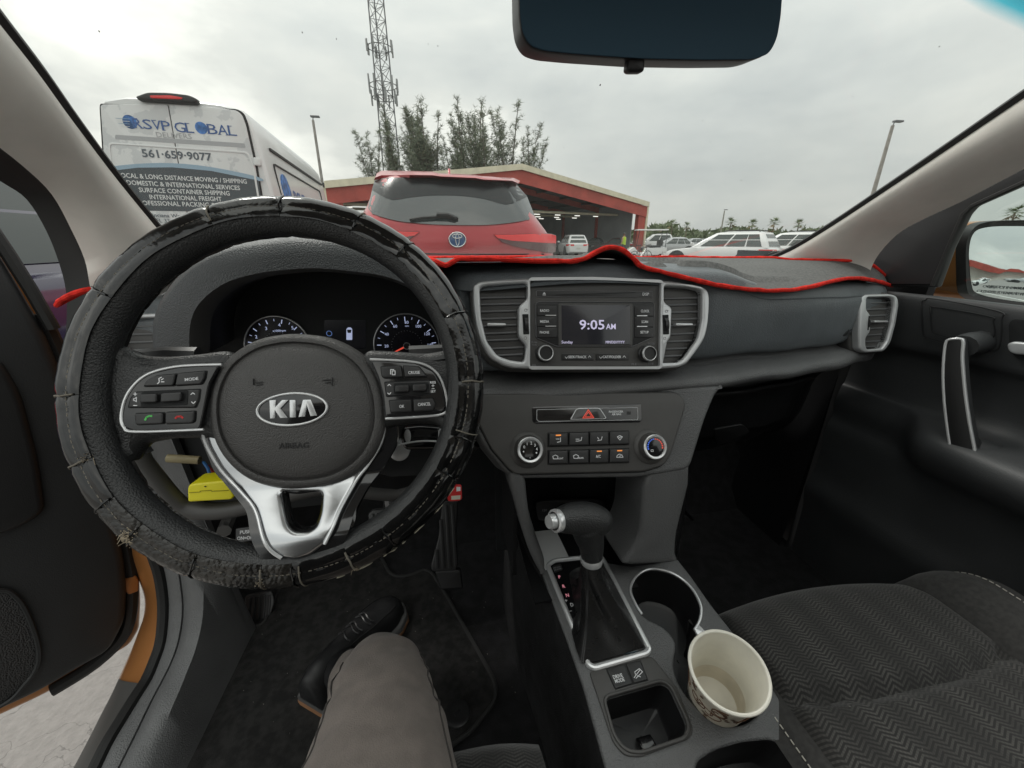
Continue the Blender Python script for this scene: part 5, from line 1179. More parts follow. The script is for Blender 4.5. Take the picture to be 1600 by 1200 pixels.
# lower V spoke
spoke([(296, 676), (318, 665), (345, 735), (398, 795), (404, 840), (420, 872), (440, 885), (480, 884), (510, 866), (532, 840), (545, 795), (568, 755), (592, 725), (612, 690), (608, 655), (560, 690), (520, 765), (458, 775), (400, 760), (350, 700)], -.036, -.016, P_gloss, .006, 'spoke_backing', .008, holes=[[(440, 770), (501, 770), (499, 800), (492, 821), (480, 829), (461, 829), (452, 820), (447, 800)]], rise=rise_low)
P_v = mat('satin_spoke', (0.50, 0.51, 0.52), 0.24, metal=1.0, grain=1300, gs=.05, gd=.0002)
spoke([(318, 672), (325, 698), (346, 735), (378, 769), (399, 798), (409, 835), (421, 860), (440, 873), (460, 876), (483, 869), (507, 851), (521, 826), (533, 793), (557, 751), (577, 724), (596, 690), (604, 656), (590, 640), (540, 700), (460, 740), (380, 705), (330, 640)], -.026, -.011, P_v, .004, 'silver_spoke', .004,
      holes=[[(438, 768), (503, 768), (501, 800), (494, 823), (482, 832), (459, 832), (449, 822), (444, 800)]], rise=rise_low)
mb = MB()
for pts in ([(316, 671), (323, 696), (345, 734), (377, 769), (399, 797.5), (411.5, 842), (424, 861), (440, 872)], [(602, 655), (596, 690), (576, 725), (557, 750), (532, 794), (519, 826), (507, 850)]):
    tr_ = []
    for p in cr(pts, False, 5):
        ab = WF.px(*p, -.010)
        for _ in range(3): c_ = -.010 + rise_low(*ab); ab = WF.px(*p, c_)
        tr_.append(WF.pt(*ab, c_))
    mb.tube(tr_, .0016, P_silb, 8)
mb.build('spoke_trim', sw)
# airbag cover
hub = cr(WF.pxs([(322, 642), (328, 600), (350, 560), (390, 532), (430, 521), (470, 519), (520, 527), (566, 553), (594, 592), (604, 640), (599, 685), (575, 727), (530, 756), (480, 766), (430, 765), (385, 751), (350, 722), (329, 685)], -.004), True, 4)
hc = Vector(WF.px(462, 643, -.004)); rows = []
for s_, c_ in ((1.0, -.034), (1.0, -.016), (.985, -.008), (.95, -.003), (.90, -.0008), (.872, -.0012), (.862, -.0038), (.850, -.0034), (.835, -.0012), (.80, .0008), (.70, .0035), (.55, .0058), (.35, .0072), (.15, .0078), (.001, .008)):
    rows.append([WF.pt(hc.x + (p[0] - hc.x) * s_, hc.y + (p[1] - hc.y) * s_, c_) for p in hub])
mb = MB(); mb.loft(rows, P_airb, close=True); mb.build('airbag_cover', sw, smooth=60)
FH = WF.off(.0073)
ec = FH.px(458, 639.5); e0 = Vector(FH.px(401, 639.5)); e1 = Vector(FH.px(458, 613)); ra = (Vector(ec) - e0).length; rb = (Vector(ec) - e1).length
mb = MB(); mb.plate(FH, [ell(*ec, ra, rb, 56), ell(*ec, ra * .93, rb * .86, 56)], -.002, .0028, P_silb, .0011, 3); mb.plate(FH, [ell(*ec, ra * .94, rb * .88, 56)], -.002, .0014, P_gloss, .0004)
def z7(pts): return [(380 + x / 3.157, 560 + y / 3.157) for x, y in pts]
for pts in ([(131, 206), (163, 205), (160, 240), (193, 205), (225, 205), (185, 247), (219, 293), (184, 294), (159, 258), (158, 296), (134, 297)], [(230, 205), (259, 205), (260, 291), (231, 292)], [(296, 204), (334, 203), (364, 282), (333, 285), (315, 233), (305, 287), (274, 290)]):
    mb.plate(FH, [FH.pxs(z7(pts), .002)], .001, .0030, P_silb, .0005)
mb.build('badge', sw)
mb = MB(); mb.tpx(FH, 'AIRBAG', 435.5, 701, 482, 699.5, 9.4, P_blk, -.0005, .0, .0006); mb.build('embossed_lettering', sw)
mb = MB(); strokes(mb, FH, [[(395.5, 592), (395.5, 601)], [(400, 598), (410, 597)], [(400, 601.5), (410, 600.5)], [(519, 590), (519, 602)], [(504, 594), (516, 593)], [(508, 598), (516, 597)]], .0003, -.003, .0004, P_blk); mb.build('horn_mark', sw)
# switch pods
FP = WF.off(-.001)
PODS = {'l': [(346, 571), (282, 574), (240, 583), (216, 597), (198, 621), (191, 650), (195, 666), (212, 673), (316, 670.5), (322, 640), (330, 600)],
        'r': [(580, 563), (649, 567.5), (678, 581), (692, 606), (697, 636), (691, 645), (668, 649), (603, 653), (600, 620), (592, 590)]}
pods = {}
for k, pts in PODS.items():
    mb = MB(); q_ = rp(FP.pxs(pts), .004); mb.plate(FP, [q_], -.003, .003, P_gloss, .0014, 2); pods[k] = mb.build('switch_pod', sw)
    tp_ = [(318, 671), (212, 674.5), (194, 667.5), (189.5, 650), (197, 620), (215.5, 595.5), (240, 581), (282, 572), (346, 569.5)] if k == 'l' else [(578, 561.5), (649, 566), (680, 580), (694, 605.5), (699, 636), (692.5, 646.5), (668, 650.5), (602, 654.5)]
    mb = MB(); mb.tube([FP.pt(*FP.px(*p, .003), .003) for p in cr(tp_, False, 5)], .0013, P_silb, 8); mb.build('pod_trim', sw)
FB = FP.off(.003)
def btn(pod, pts, r_=.0018, h=.0030, m=P_btn, deco=None):
    mb = MB(); q_ = FB.pxs(pts); mb.plate(FB, [rp(inset(q_, -.0005), r_)], -.001, .0004, P_deep); mb.plate(FB, [rp(inset(q_, .0002), r_)], -.001, h, m, .0011, 2)
    if deco: deco(mb, h)
    mb.build('button', sw)
def tx_(body, x0, y0, x1, y1, h_): return lambda mb, h: mb.tpx(FB, body, x0, y0, x1, y1, h_, P_prt, h + .0003, .01)
P_green = mat('printed_green', (.10, .55, .12), .6); P_redm = mat('printed_red', (.6, .03, .03), .6)
btn('l', [(226, 604), (233, 594), (246, 587), (278, 584), (274, 603)], deco=lambda mb, h: strokes(mb, FB, [[(250, 600), (253, 597), (252, 592), (256, 590)], [(256, 594), (259, 592)], [(256, 597), (260, 597)]], .0004, h, h + .0003, P_prt))
btn('l', [(280, 583.5), (324, 579.5), (322, 592), (317, 600.5), (276, 603)], deco=tx_('MODE', 289, 595.5, 310, 593.5, 5))
btn('l', [(201, 637), (205, 622), (213, 612.5), (314, 608), (312, 625), (307, 637)], h=.0015, deco=lambda mb, h: (strokes(mb, FB, [[(211, 616), (216, 616)], [(213.5, 613.8), (213.5, 618.3)], [(211, 633.6), (216, 633.6)], [(300, 616.5), (303, 614), (306, 616)], [(301, 628), (304, 630.5), (307, 627.5)], [(211, 623), (213, 623), (215.5, 621), (215.5, 628), (213, 626), (211, 626), (211, 623)]], .00035, h, h + .0003, P_prt), mb.plate(FB, [rp(FB.pxs([(223, 613), (296, 609.5), (295, 633), (222, 636)]), .002)], h - .0008, h + .0004, P_deep)))
for p in ([(225, 616), (252, 615), (252, 629), (225, 630)], [(258, 614.5), (290, 612.5), (289, 627), (257, 629)]): btn('l', p, h=.0060)
btn('l', [(213, 646), (258, 644.5), (258, 662), (215, 664)], deco=lambda mb, h: strokes(mb, FB, [[(231, 656), (233, 652), (237, 650), (241, 650)]], .0008, h, h + .0003, P_green))
btn('l', [(261, 644), (307, 642), (306, 658), (302, 661), (261, 662.5)], deco=lambda mb, h: strokes(mb, FB, [[(278, 653.5), (280, 651), (286, 650.5), (289, 653)]], .0008, h, h + .0003, P_redm))
btn('r', [(595, 573), (627, 571.5), (630, 590), (601, 591.5), (597, 588)], deco=lambda mb, h: strokes(mb, FB, [[(611, 585), (611, 578), (616, 578)], [(613.5, 586), (613.5, 580), (618, 580), (618, 586), (613.5, 586)]], .0004, h, h + .0003, P_prt))
btn('r', [(630, 571.5), (655, 573), (668, 589), (633, 590)], deco=tx_('CRUISE', 638, 584.5, 656, 584, 4.6))
btn('r', [(601, 597), (672, 594), (674, 616), (604, 620)], h=.0012, deco=lambda mb, h: (strokes(mb, FB, [[(606, 603), (608.5, 600.5), (611, 603)], [(606, 614), (608.5, 616.5), (611, 613.5)]], .00035, h, h + .0003, P_prt), mb.plate(FB, [rp(FB.pxs([(615, 599), (670, 597), (671, 614.5), (616, 616.5)]), .002)], h - .0008, h + .0004, P_deep)))
for p in ([(618, 602.5), (640, 601.5), (640, 613), (618, 614)], [(645, 601), (667, 600), (667.5, 611.5), (645.5, 612.5)]): btn('r', p, h=.0060)
btn('r', [(608, 625.5), (643, 624), (644, 643.5), (611, 645.5)], deco=tx_('OK', 624, 637.5, 632, 637, 4.8))
btn('r', [(646, 624), (676, 622.5), (681, 632), (677, 641.5), (647, 643.5)], deco=tx_('CANCEL', 653, 634.5, 673, 633.2, 4.8))
mb = MB(); mb.tpx(FB, 'RES', 672, 599.5, 681, 599, 3.6, P_prt, .0005); mb.tpx(FB, 'SET', 672.5, 613.5, 681, 613, 3.6, P_prt, .0005); strokes(mb, FB, [[(674.5, 602.8), (678.5, 602.6)], [(676.5, 600.8), (676.5, 604.8)], [(674.5, 607.5), (678.5, 607.2)]], .0003, 0, .0005, P_prt); mb.build('pod_lettering', sw)

# ---------------------------------------------------------------- worn slip-on wheel cover
C_smooth = mat('cover_smooth_vinyl', (0.004, 0.0041, 0.0043), 0.11, coat=.4, grain=45, gs=.05, gd=.0010, gtype='N', rvar=.04, vs_=30, var=.2, spec=.45)
C_perf = mat('cover_pimpled_vinyl', (0.004, 0.0041, 0.0043), 0.16, coat=.2, spec=.5, grain=260, gs=.22, gd=.0007, rvar=.08, vs_=30)
C_knob = mat('cover_knobbly_vinyl', (0.007, 0.0066, 0.006), 0.20, coat=.25, spec=.5, grain=250, gs=.7, gd=.0012, rvar=.08, vs_=30, col2=(0.020, 0.018, 0.015))
C_thr = mat('cover_thread', (0.16, 0.145, 0.12), .9); C_frs = mat('frayed_backing', (0.27, 0.225, 0.165), .95, grain=500, gs=.8, gd=.001, gtype='N', var=.4, vs_=60)
C_print = mat('cover_print_cream', (0.45, 0.42, 0.33), .6)
def cth(px, py):
    a, b = WF.px(px, py, .012); return math.atan2(b, a)
def cpt(th, ph, e=0.0):
    wob = .0002 * math.sin(th * 23) + .0002 * math.sin(th * 57 + ph * 3)
    return wp(th, RC + (RA + .0026 + e + wob) * math.cos(ph), (RN + .0024 + e + wob) * math.sin(ph))
cover = thing('steering_wheel_cover', 'worn black slip-on vinyl cover stretched round the steering wheel rim', 'wheel cover', WO, 0, world=True)
SEAM = [((440, 316), 'S'), ((330, 337), 'P'), ((140, 447), 'P'), ((96, 619), 'S'), ((133, 722), 'S'), ((163, 790), 'S'), ((205, 842), 'K'), ((300, 895), 'K'), ((410, 915), 'K'), ((462, 917), 'K'), ((556, 893), 'S'), ((618, 852), 'S'), ((706, 744), 'S'), ((741, 690), 'S'), ((757, 596), 'P'), ((736, 482), 'P'), ((640, 381), 'S'), ((565, 334), 'S')]
ths = [cth(*p) for p, _ in SEAM]
for i, (p, kind) in enumerate(SEAM):
    a, b = ths[i - 1], ths[i]
    while b < a: b += 2 * math.pi
    n = max(4, int((b - a) / .03)); rows = []
    for k in range(n + 1):
        t_ = k / n; th = lerp(a + .0015, b - .0015, t_); e = -.0009 * (1 - min(1, min(t_, 1 - t_) * 18)) ** 2 + (.0009 if kind == 'K' else 0) * noise.noise(Vector((th * 30, 0, 0)))
        row = []
        for j in range(21):
            ph = R(lerp(-135, 111 + 1.5 * math.sin(th * 13), j / 20)); ee = e - .0030 * math.exp(-((ph - R(80)) / R(11)) ** 2)
            row.append(cpt(th, ph, ee))
        row = [cpt(th, R(-136), -.003)] + row + [cpt(th, R(112 + 1.5 * math.sin(th * 13)), -.0022)]
        rows.append(row)
    mb = MB(); mb.loft(rows, {'S': C_smooth, 'P': C_perf, 'K': C_knob}[kind]); mb.build('cover_panel', cover, smooth=75)
for i, th in enumerate(ths):
    mb = MB(); mb.tube([cpt(th + .003 * math.sin(k * 1.7), R(lerp(-100, 100, k / 14)), -.0002) for k in range(15)], .0009, C_thr if i in (3, 4, 8, 10, 14, 1) else C_smooth, 5)
    if i in (9, 13): mb.tube([cpt(th + .035 + .002 * math.sin(k), R(lerp(-100, 100, k / 14)), .0001) for k in range(15)], .0007, C_thr, 5)
    mb.build('cross_seam', cover)
mb = MB()
for k in range(230):                                            # stitches running round the inner edge seam
    th = 2 * math.pi * k / 230; a_, b_ = cpt(th, R(80), -.0026), cpt(th + .017, R(80), -.0026); mb.tube([a_, b_], .0006, C_thr if k % 7 else C_smooth, 4)
stuff(mb.build('edge_stitching', cover))
rnd = random.Random(11)
for (x, y), sz, n in (((147, 713), .007, 7), ((206, 836), .013, 18), ((556, 890), .006, 6), ((410, 905), .006, 6), ((568, 337), .006, 6)):
    mb = MB(); th0 = cth(x, y); a_, b_ = WF.px(x, y, .012); rr_ = math.hypot(a_, b_); ph0 = math.acos(max(-1, min(1, (rr_ - RC) / (RA + .0026))))
    for k in range(n * 4):
        th = th0 + rnd.gauss(0, sz * 1.6); ph = ph0 + rnd.gauss(0, sz * 18); s_ = rnd.uniform(.2, .5) * sz * 1.1
        ring = [cpt(th + s_ * math.cos(q) * rnd.uniform(.5, 1.2), ph + s_ * 5 * math.sin(q) * rnd.uniform(.3, 1.4), .0002 + rnd.uniform(0, .0009)) for q in [2 * math.pi * j / 8 for j in range(8)]]
        mb.add(ring + [cpt(th, ph, .0016)], [(j, (j + 1) % 8, 8) for j in range(8)], C_frs)
    for k in range(n // 5):
        p = cpt(th0 + rnd.gauss(0, sz * 2), ph0 + rnd.gauss(0, .2), .001); d = Vector((rnd.uniform(-1, 1), rnd.uniform(-1, 0), rnd.uniform(-1, 1))).normalized() * rnd.uniform(.004, .011)
        mb.tube([p, p + d * .5 + Vector((0, 0, .002)), p + d], .0003, C_frs, 3)
    stuff(mb.build('frayed_patch', cover))
# outlined printed word round the underside
mb = MB(); wrd = [('R', 708, 790), ('A', 694, 812), ('C', 672, 832), ('I', 650, 846), ('N', 605, 868), ('G', 583, 876), ('·', 560, 880), ('S', 528, 891)]
for ch, x, y in (('R', 706, 772), ('A', 686, 803), ('C', 654, 829), ('I', 627, 847), ('N', 604, 861), ('G', 568, 886), ('S', 528, 898)):
    th = cth(x, y); a_, b_ = WF.px(x, y, .0); rr_ = math.hypot(a_, b_); ph = -math.acos(max(-.99, min(.99, (rr_ - RC) / (RA + .0026)))); ph = max(ph, R(-40))
    o_ = cpt(th, R(8), .0006); tdir = (cpt(th + .01, R(8)) - cpt(th - .01, R(8))).normalized(); vdir = (cpt(th, R(-8)) - cpt(th, R(24))).normalized()
    mb.text(Fr(o_, -tdir, vdir * -1), 0, 0, ch, .011, C_print, .0006, outline=.0004, sx=1.1)
mb.build('printed_word', cover)

# ---------------------------------------------------------------- instrument cluster
def P2(l, y): return [PY(a, b, y) for a, b in l]
HO = [(240, 560), (240, 500), (262, 452), (300, 412), (350, 385), (420, 371), (480, 367.5), (560, 374), (620, 392), (668, 431), (700, 480), (716, 560)]
HI = [(296, 560), (297, 507), (312, 473), (350, 443), (398, 428), (440, 422), (492, 419), (552, 424), (607, 433), (655, 455), (697, 490), (712, 560)]
HO = curve_n(HO, 40); HI = curve_n(HI, 40)
rA = [p + Vector((0, .13, -.015)) for p in P2(HO, .565)]; rB = P2(HO, .565); rB2 = [a.lerp(b, .25) + Vector((0, -.008, .002)) for a, b in zip(P2(HO, .555), P2(HI, .535))]
rC = [a.lerp(b, .62) + Vector((0, .0, .001)) for a, b in zip(P2(HO, .545), P2(HI, .53))]; rD = P2(HI, .53)
cc = V(-.151, .56, -.16); sh = lambda p, s_, dy: Vector((cc.x + (p.x - cc.x) * s_, p.y + dy, cc.z + (p.z - cc.z) * s_))
rE = [sh(p, .985, .004) for p in rD]; rF = [sh(p, .95, .03) for p in rD]; rG = [sh(p, .965, .10) for p in rD]
P_hood = mat('hood_plastic', (0.058, 0.062, 0.066), 0.46, grain=520, gs=.7, gd=.0009, var=.1, vs_=9, rvar=.06)
mb = MB(); mb.loft([rA, rB, rB2, rC, rD], P_hood); mb.build('instrument_hood', car, smooth=70)
mb = MB(); mb.loft([rD, rE, rF], P_pan); mb.loft([rF, rG], P_blk); clu = mb.build('instrument_cluster', car, smooth=40)
KI = Fr(V(-.151, .626, -.16), X_, Z_ + Y_ * .12)
mb = MB(); mb.box(KI, -.20, .19, -.12, .12, -.004, 0, P_deep); mb.build('cluster_face', clu)
M_dialf = mat('dial_face', (0.010, 0.010, 0.016), .25)
def gauge(cx, cy, rad, nums, tick_n, a0, a1, needle):
    c_ = KI.px(cx, cy); r_ = Vector(KI.px(cx + rad, cy)).x - c_[0]
    mb = MB(); mb.plate(KI, [ell(*c_, r_, r_, 60)], 0, .001, M_dialf); mb.plate(KI, [ell(*c_, r_, r_, 60), ell(*c_, r_ * .965, r_ * .965, 60)], .0, .004, P_silb, .001)
    g = mb.build('gauge', clu); mb = MB()
    for k in range(tick_n + 1):
        q = R(lerp(a0, a1, k / tick_n)); big = k % 2 == 0; i0 = .76 if big else .82; w_ = .0006 if big else .0003
        d = Vector((math.cos(q), math.sin(q))); n_ = Vector((-d.y, d.x)) * w_; p, e_ = Vector(c_) + d * r_ * i0, Vector(c_) + d * r_ * .89
        mb.plate(KI, [[tuple(p - n_), tuple(e_ - n_), tuple(e_ + n_), tuple(p + n_)]], .001, .0014, L_blue)
    for tx, x, y, h in nums: mb.text(KI, *KI.px(x, y), tx, h, L_blue, .0014)
    for k in range(22):
        q = R(lerp(a0, a1, k / 21)); p = Vector(c_) + Vector((math.cos(q), math.sin(q))) * r_ * .46; mb.plate(KI, [ell(p.x, p.y, .0007, .0004, 6)], .001, .0014, P_grey)
    mb.build('gauge_scale', clu)
    if needle is not None:
        mb = MB(); q = R(needle); d = Vector((math.cos(q), math.sin(q))); n_ = Vector((-d.y, d.x)); p = Vector(c_)
        mb.plate(KI, [[tuple(p + n_ * .0014), tuple(p + d * r_ * .8 + n_ * .0005), tuple(p + d * r_ * .8 - n_ * .0005), tuple(p - n_ * .0014)]], .002, .003, L_red)
        mb.lathe(KI, c_, [(.0052, .001), (.0052, .004), (.0042, .005), (0, .005)], P_blk, 24); mb.plate(KI, [ell(*c_, .0054, .0054, 24), ell(*c_, .0047, .0047, 24)], .003, .0054, P_sil); mb.build('needle', clu)
gauge(636, 540, 51, [('20', 604, 540.5, .0044), ('40', 604.5, 522, .0044), ('60', 617.5, 509.6, .0044), ('80', 635.5, 503.5, .0044), ('100', 653.5, 509.6, .0044), ('120', 667, 521.5, .0044), ('140', 672, 538.7, .0044), ('MPH', 636, 509.5, .002)], 16, 205, -25, 205)
gauge(435, 541, 51, [('1', 400, 541, .0048), ('2', 401, 526, .0048), ('3', 416.5, 513, .0048), ('4', 437, 507.6, .0048), ('5', 457.5, 512, .0048), ('6', 470, 526, .0048), ('x1000rpm', 437, 516.5, .0030)], 14, 200, -20, None)
mb = MB(); mb.plate(KI, [rp(KI.pxs([(507, 500), (572, 500), (572, 545), (507, 545)]), .002)], 0, .0006, M_dialf); mb.plate(KI, [rp(KI.pxs([(541.5, 514), (544, 511.5), (548, 511.5), (550.5, 514), (550.5, 531), (541.5, 531)]), .001)], .0006, .001, L_blue); mb.plate(KI, [KI.pxs([(542.5, 515), (549.5, 515), (548.5, 520), (543.5, 520)])], .001, .0013, M_dialf)
c_ = KI.px(514.6, 521); mb.plate(KI, [ell(*c_, .0042, .0042, 24), ell(*c_, .0034, .0034, 24)], .0006, .001, em('lit_dim_blue', (.2, .35, .8), .35)); mb.build('trip_display', clu)

# ---------------------------------------------------------------- side vents at both ends of the dash
SV = Fr(V(.865, .640, -.150), X_ + Y_ * .02, Z_ + Y_ * .22)
so = rp(SV.pxs([(1337, 467), (1345, 460.5), (1385, 459.5), (1396, 463), (1398.5, 475), (1394, 505), (1386, 535), (1376, 549), (1345, 551), (1337, 546), (1336, 520)]), .008)
si = rp(SV.pxs([(1348, 467), (1352, 465), (1384, 464.5), (1390, 468), (1391, 480), (1387, 507), (1380, 532), (1372, 544), (1350, 546), (1347, 541), (1347, 528), (1354, 518), (1354, 492), (1348, 484)]), .004)
def side_vent(fr, so, si, label, slats, xr, tab, wheel):
    mb = MB(); mb.plate(fr, [so, si], -.01, .008, P_sil, .004, 3); b = mb.build('vent_bezel', car)
    mb = MB(); mb.plate(fr, [inset(so, -.006)], -.05, -.006, P_pan, .006, 2); mb.build('vent_housing', car)
    v = vent('air_vent', fr, si, slats, xr[0], xr[1], tab, wheel); v['label'] = label
side_vent(SV, so, si, 'air vent at the passenger end of the dash', [473, 483, 493, 503.5, 513, 523, 533, 541], (1356, 1384), (1363, 1384, 502.5), (1348.5, 494, 1352, 516))
SL = Fr(Vector((2 * XC - SV.o.x, SV.o.y, SV.o.z)), X_ - Y_ * .02, Z_ + Y_ * .22)
mir = lambda l: [(-a, b) for a, b in l][::-1]
class _L: pass
def svl_slats():
    b = [p[1] for p in si]; return [lerp(min(b), max(b), k / 9) for k in range(1, 9)]
mb = MB(); mb.plate(SL, [mir(so), mir(si)], -.01, .008, P_sil, .004, 3); mb.build('vent_bezel', car)
mb = MB(); mb.plate(SL, [inset(mir(so), -.006)], -.05, -.006, P_pan, .006, 2); mb.build('vent_housing', car)
mb = MB(); li = mir(si); mb.plate(SL, [inset(li, -.0015), li], -.04, .002, P_blk); mb.plate(SL, [inset(li, -.001)], -.042, -.04, P_deep); v = mb.build('air_vent', car); v['label'] = 'air vent at the driver end of the dash, half behind the wheel'
am, ax_ = min(p[0] for p in li), max(p[0] for p in li)
for b in svl_slats():
    mb = MB(); mb.plate(Fr(SL.pt((am + ax_) / 2 - .004, b, -.003), SL.u, SL.n * -.995 + SL.v * -.10), [rect((am - ax_) * .42, 0, (ax_ - am) * .42, .017)], -.0014, .0014, P_slat, .0008); mb.build('slat', v)
c_ = (ax_ - .002, sum(p[1] for p in li) / len(li)); mb = MB(); f = Fr(SL.pt(c_[0], c_[1], -.0), SL.n, SL.v); mb.lathe(f, (0, 0), [(.006, -.003), (.012, -.0028), (.012, .0028), (.006, .003)], P_btn, 24); mb.build('thumb_wheel', v)
# ---------------------------------------------------------------- pillars, windshield
def pillar(e1, e2, name, m, bulge=.028, side=1, k=6):
    """Strip between the windshield edge e1 and the door edge e2; points are (px, py, X)."""
    A = [PX(*p) for p in e1]; B = [PX(*p) for p in e2]
    A = cr([tuple(p) for p in A], False, 4); B = cr([tuple(p) for p in B], False, 4)
    cols = []
    for j in range(k + 1):
        t_ = j / k; b = 4 * t_ * (1 - t_) * bulge
        cols.append([Vector(a).lerp(Vector(c), t_) + Vector((-side * b, -b * .35, 0)) for a, c in zip(A, B)])
    mb = MB(); mb.loft(cols, m)
    mb.loft([cols[0], [p + Vector((side * .012, .03, 0)) for p in cols[0]]], m); mb.loft([cols[-1], [p + Vector((side * .006, .012, 0)) for p in cols[-1]]], m)
    return mb.build(name, car, smooth=60), A, B
o, RA1, RA2 = pillar([(1196, 408, .80), (1238, 391, .80), (1300, 354, .797), (1400, 288, .788), (1500, 221, .775), (1600, 153, .760), (1720, 72, .74), (1860, -20, .715), (2080, -190, .67)],
                     [(1352, 446, .905), (1368, 405, .90), (1400, 368, .89), (1440, 344, .88), (1500, 316, .862), (1600, 264, .83), (1720, 202, .79), (1860, 130, .75), (2080, 20, .70)], 'pillar_trim', P_pil)
o['label'] = 'beige cloth pillar trim on the passenger side'
o, LA1, LA2 = pillar([(300, 420, -.41), (251, 364, -.40), (186, 285, -.395), (118, 195, -.38), (58, 112, -.36), (0, 38, -.345), (-70, -52, -.33), (-140, -140, -.31), (-330, -360, -.27)],
                     [(150, 500, -.49), (140, 444, -.48), (132, 405, -.475), (111, 358, -.465), (81, 304, -.445), (34, 258, -.425), (-35, 205, -.40), (-120, 140, -.38), (-330, -40, -.33)], 'pillar_trim', P_pil, side=-1)
o['label'] = 'beige cloth pillar trim on the driver side'
# black windshield edge bands
for A_, s_ in ((RA1, 1), (LA1, -1)):
    mb = MB(); mb.tube([Vector(p) + Vector((s_ * .004, .008, .002)) for p in A_], .0065, P_rub, 6); mb.build('glass_edge_seal', car)
def glass_mat():
    m = bpy.data.materials.new('windshield_glass'); m.use_nodes = True; t = m.node_tree; t.nodes.clear(); L = t.links.new; N_ = t.nodes.new
    out_ = N_('ShaderNodeOutputMaterial'); tr = N_('ShaderNodeBsdfTransparent'); gl = N_('ShaderNodeBsdfGlossy'); gl.inputs['Roughness'].default_value = .03; gl.inputs['Color'].default_value = (.9, .95, .95, 1)
    df = N_('ShaderNodeBsdfDiffuse'); df.inputs['Color'].default_value = (.75, .78, .76, 1)
    co = N_('ShaderNodeTexCoord'); sp = N_('ShaderNodeSeparateXYZ'); L(co.outputs['Object'], sp.inputs[0])
    ab = N_('ShaderNodeMath'); ab.operation = 'ABSOLUTE'; L(sp.outputs[0], ab.inputs[0])
    su = N_('ShaderNodeMath'); su.operation = 'SUBTRACT'; L(ab.outputs[0], su.inputs[0]); su.inputs[1].default_value = 0.0; su.use_clamp = True
    ma = N_('ShaderNodeMath'); ma.operation = 'MULTIPLY_ADD'; L(su.outputs[0], ma.inputs[0]); ma.inputs[1].default_value = .15; L(sp.outputs[2], ma.inputs[2])
    rp_ = N_('ShaderNodeValToRGB'); e_ = rp_.color_ramp.elements
    mr = N_('ShaderNodeMapRange'); mr.inputs[1].default_value = 1.4862; mr.inputs[2].default_value = 1.4975; L(ma.outputs[0], mr.inputs[0]); L(mr.outputs[0], rp_.inputs[0])
    e_[0].color = (.955, .97, .955, 1); e_[1].color = (.0, .12, .22, 1); e2 = e_.new(.35); e2.color = (.10, .55, .68, 1)
    L(rp_.outputs[0], tr.inputs[0])
    lw = N_('ShaderNodeLayerWeight'); lw.inputs[0].default_value = .12
    mg = N_('ShaderNodeMath'); mg.operation = 'MULTIPLY'; L(lw.outputs['Fresnel'], mg.inputs[0]); mg.inputs[1].default_value = .18
    m1 = N_('ShaderNodeMixShader'); L(mg.outputs[0], m1.inputs[0]); L(tr.outputs[0], m1.inputs[1]); L(gl.outputs[0], m1.inputs[2])
    # patchy pale film: veiling reflections and haze painted into the glass
    nz = N_('ShaderNodeTexNoise'); nz.inputs['Scale'].default_value = 6; nz.inputs['Detail'].default_value = 8; L(co.outputs['Object'], nz.inputs['Vector'])
    md = N_('ShaderNodeMapRange'); md.inputs[1].default_value = .35; md.inputs[2].default_value = .75; md.inputs[3].default_value = .085; md.inputs[4].default_value = .135; L(nz.outputs[0], md.inputs[0])
    m2 = N_('ShaderNodeMixShader'); L(md.outputs[0], m2.inputs[0]); L(m1.outputs[0], m2.inputs[1]); L(df.outputs[0], m2.inputs[2]); L(m2.outputs[0], out_.inputs[0])
    return m
M_ws = glass_mat()
RAs = [Vector(p) for p in RA1]; LAs = [Vector(p) for p in LA1]
rows = []
for a, b in zip(LAs, RAs):
    row = []
    for k in range(17):
        t_ = k / 16; u = 2 * t_ - 1; row.append(a.lerp(b, t_) + Vector((0, .012 + .135 * (1 - u * u) ** 1.0, .004 + .012 * (1 - u * u))))
    rows.append(row)
ws_rows = rows; mb = MB(); mb.loft(rows, M_ws); ws = mb.build('windshield', car, smooth=80)
# specks of dirt on the glass
P_speck = mat('dirt_speck', (.06, .055, .05), .9)
def ws_hit(px, py):
    d = ray(px, py); best = None
    for ra, rb in zip(ws_rows, ws_rows[1:]):
        for j in range(16):
            for tri in ((ra[j], ra[j + 1], rb[j + 1]), (ra[j], rb[j + 1], rb[j])):
                e1, e2 = tri[1] - tri[0], tri[2] - tri[0]; h = d.cross(e2); a = e1.dot(h)
                if abs(a) < 1e-9: continue
                s_ = CAM - tri[0]; u = s_.dot(h) / a; q = s_.cross(e1); v = d.dot(q) / a
                if u >= 0 and v >= 0 and u + v <= 1: return CAM + d * (e2.dot(q) / a)
    return None
for x, y, s_ in ((937, 132, 1.6), (1157, 281, 1.1), (1108, 221, .7), (1097, 188, .8), (1465, 72, .8), (684, 71, .7), (669, 68, .5), (473, 50, .7), (526, 60, .7), (157, 48, .9), (1246, 196, .5), (880, 230, .5), (1330, 150, .6)):
    p = ws_hit(x, y)
    if p is None: continue
    mb = MB(); f = Fr(p + Vector((0, -.002, -.001)), X_, Z_ + Y_ * -1.6); mb.plate(f, [[(s_ * .0006 * math.cos(q) * random.uniform(.6, 1.3), s_ * .0008 * math.sin(q) * random.uniform(.6, 1.5)) for q in [k * math.pi / 4 for k in range(8)]]], 0, .0006, P_speck); mb.build('dirt_speck', ws)

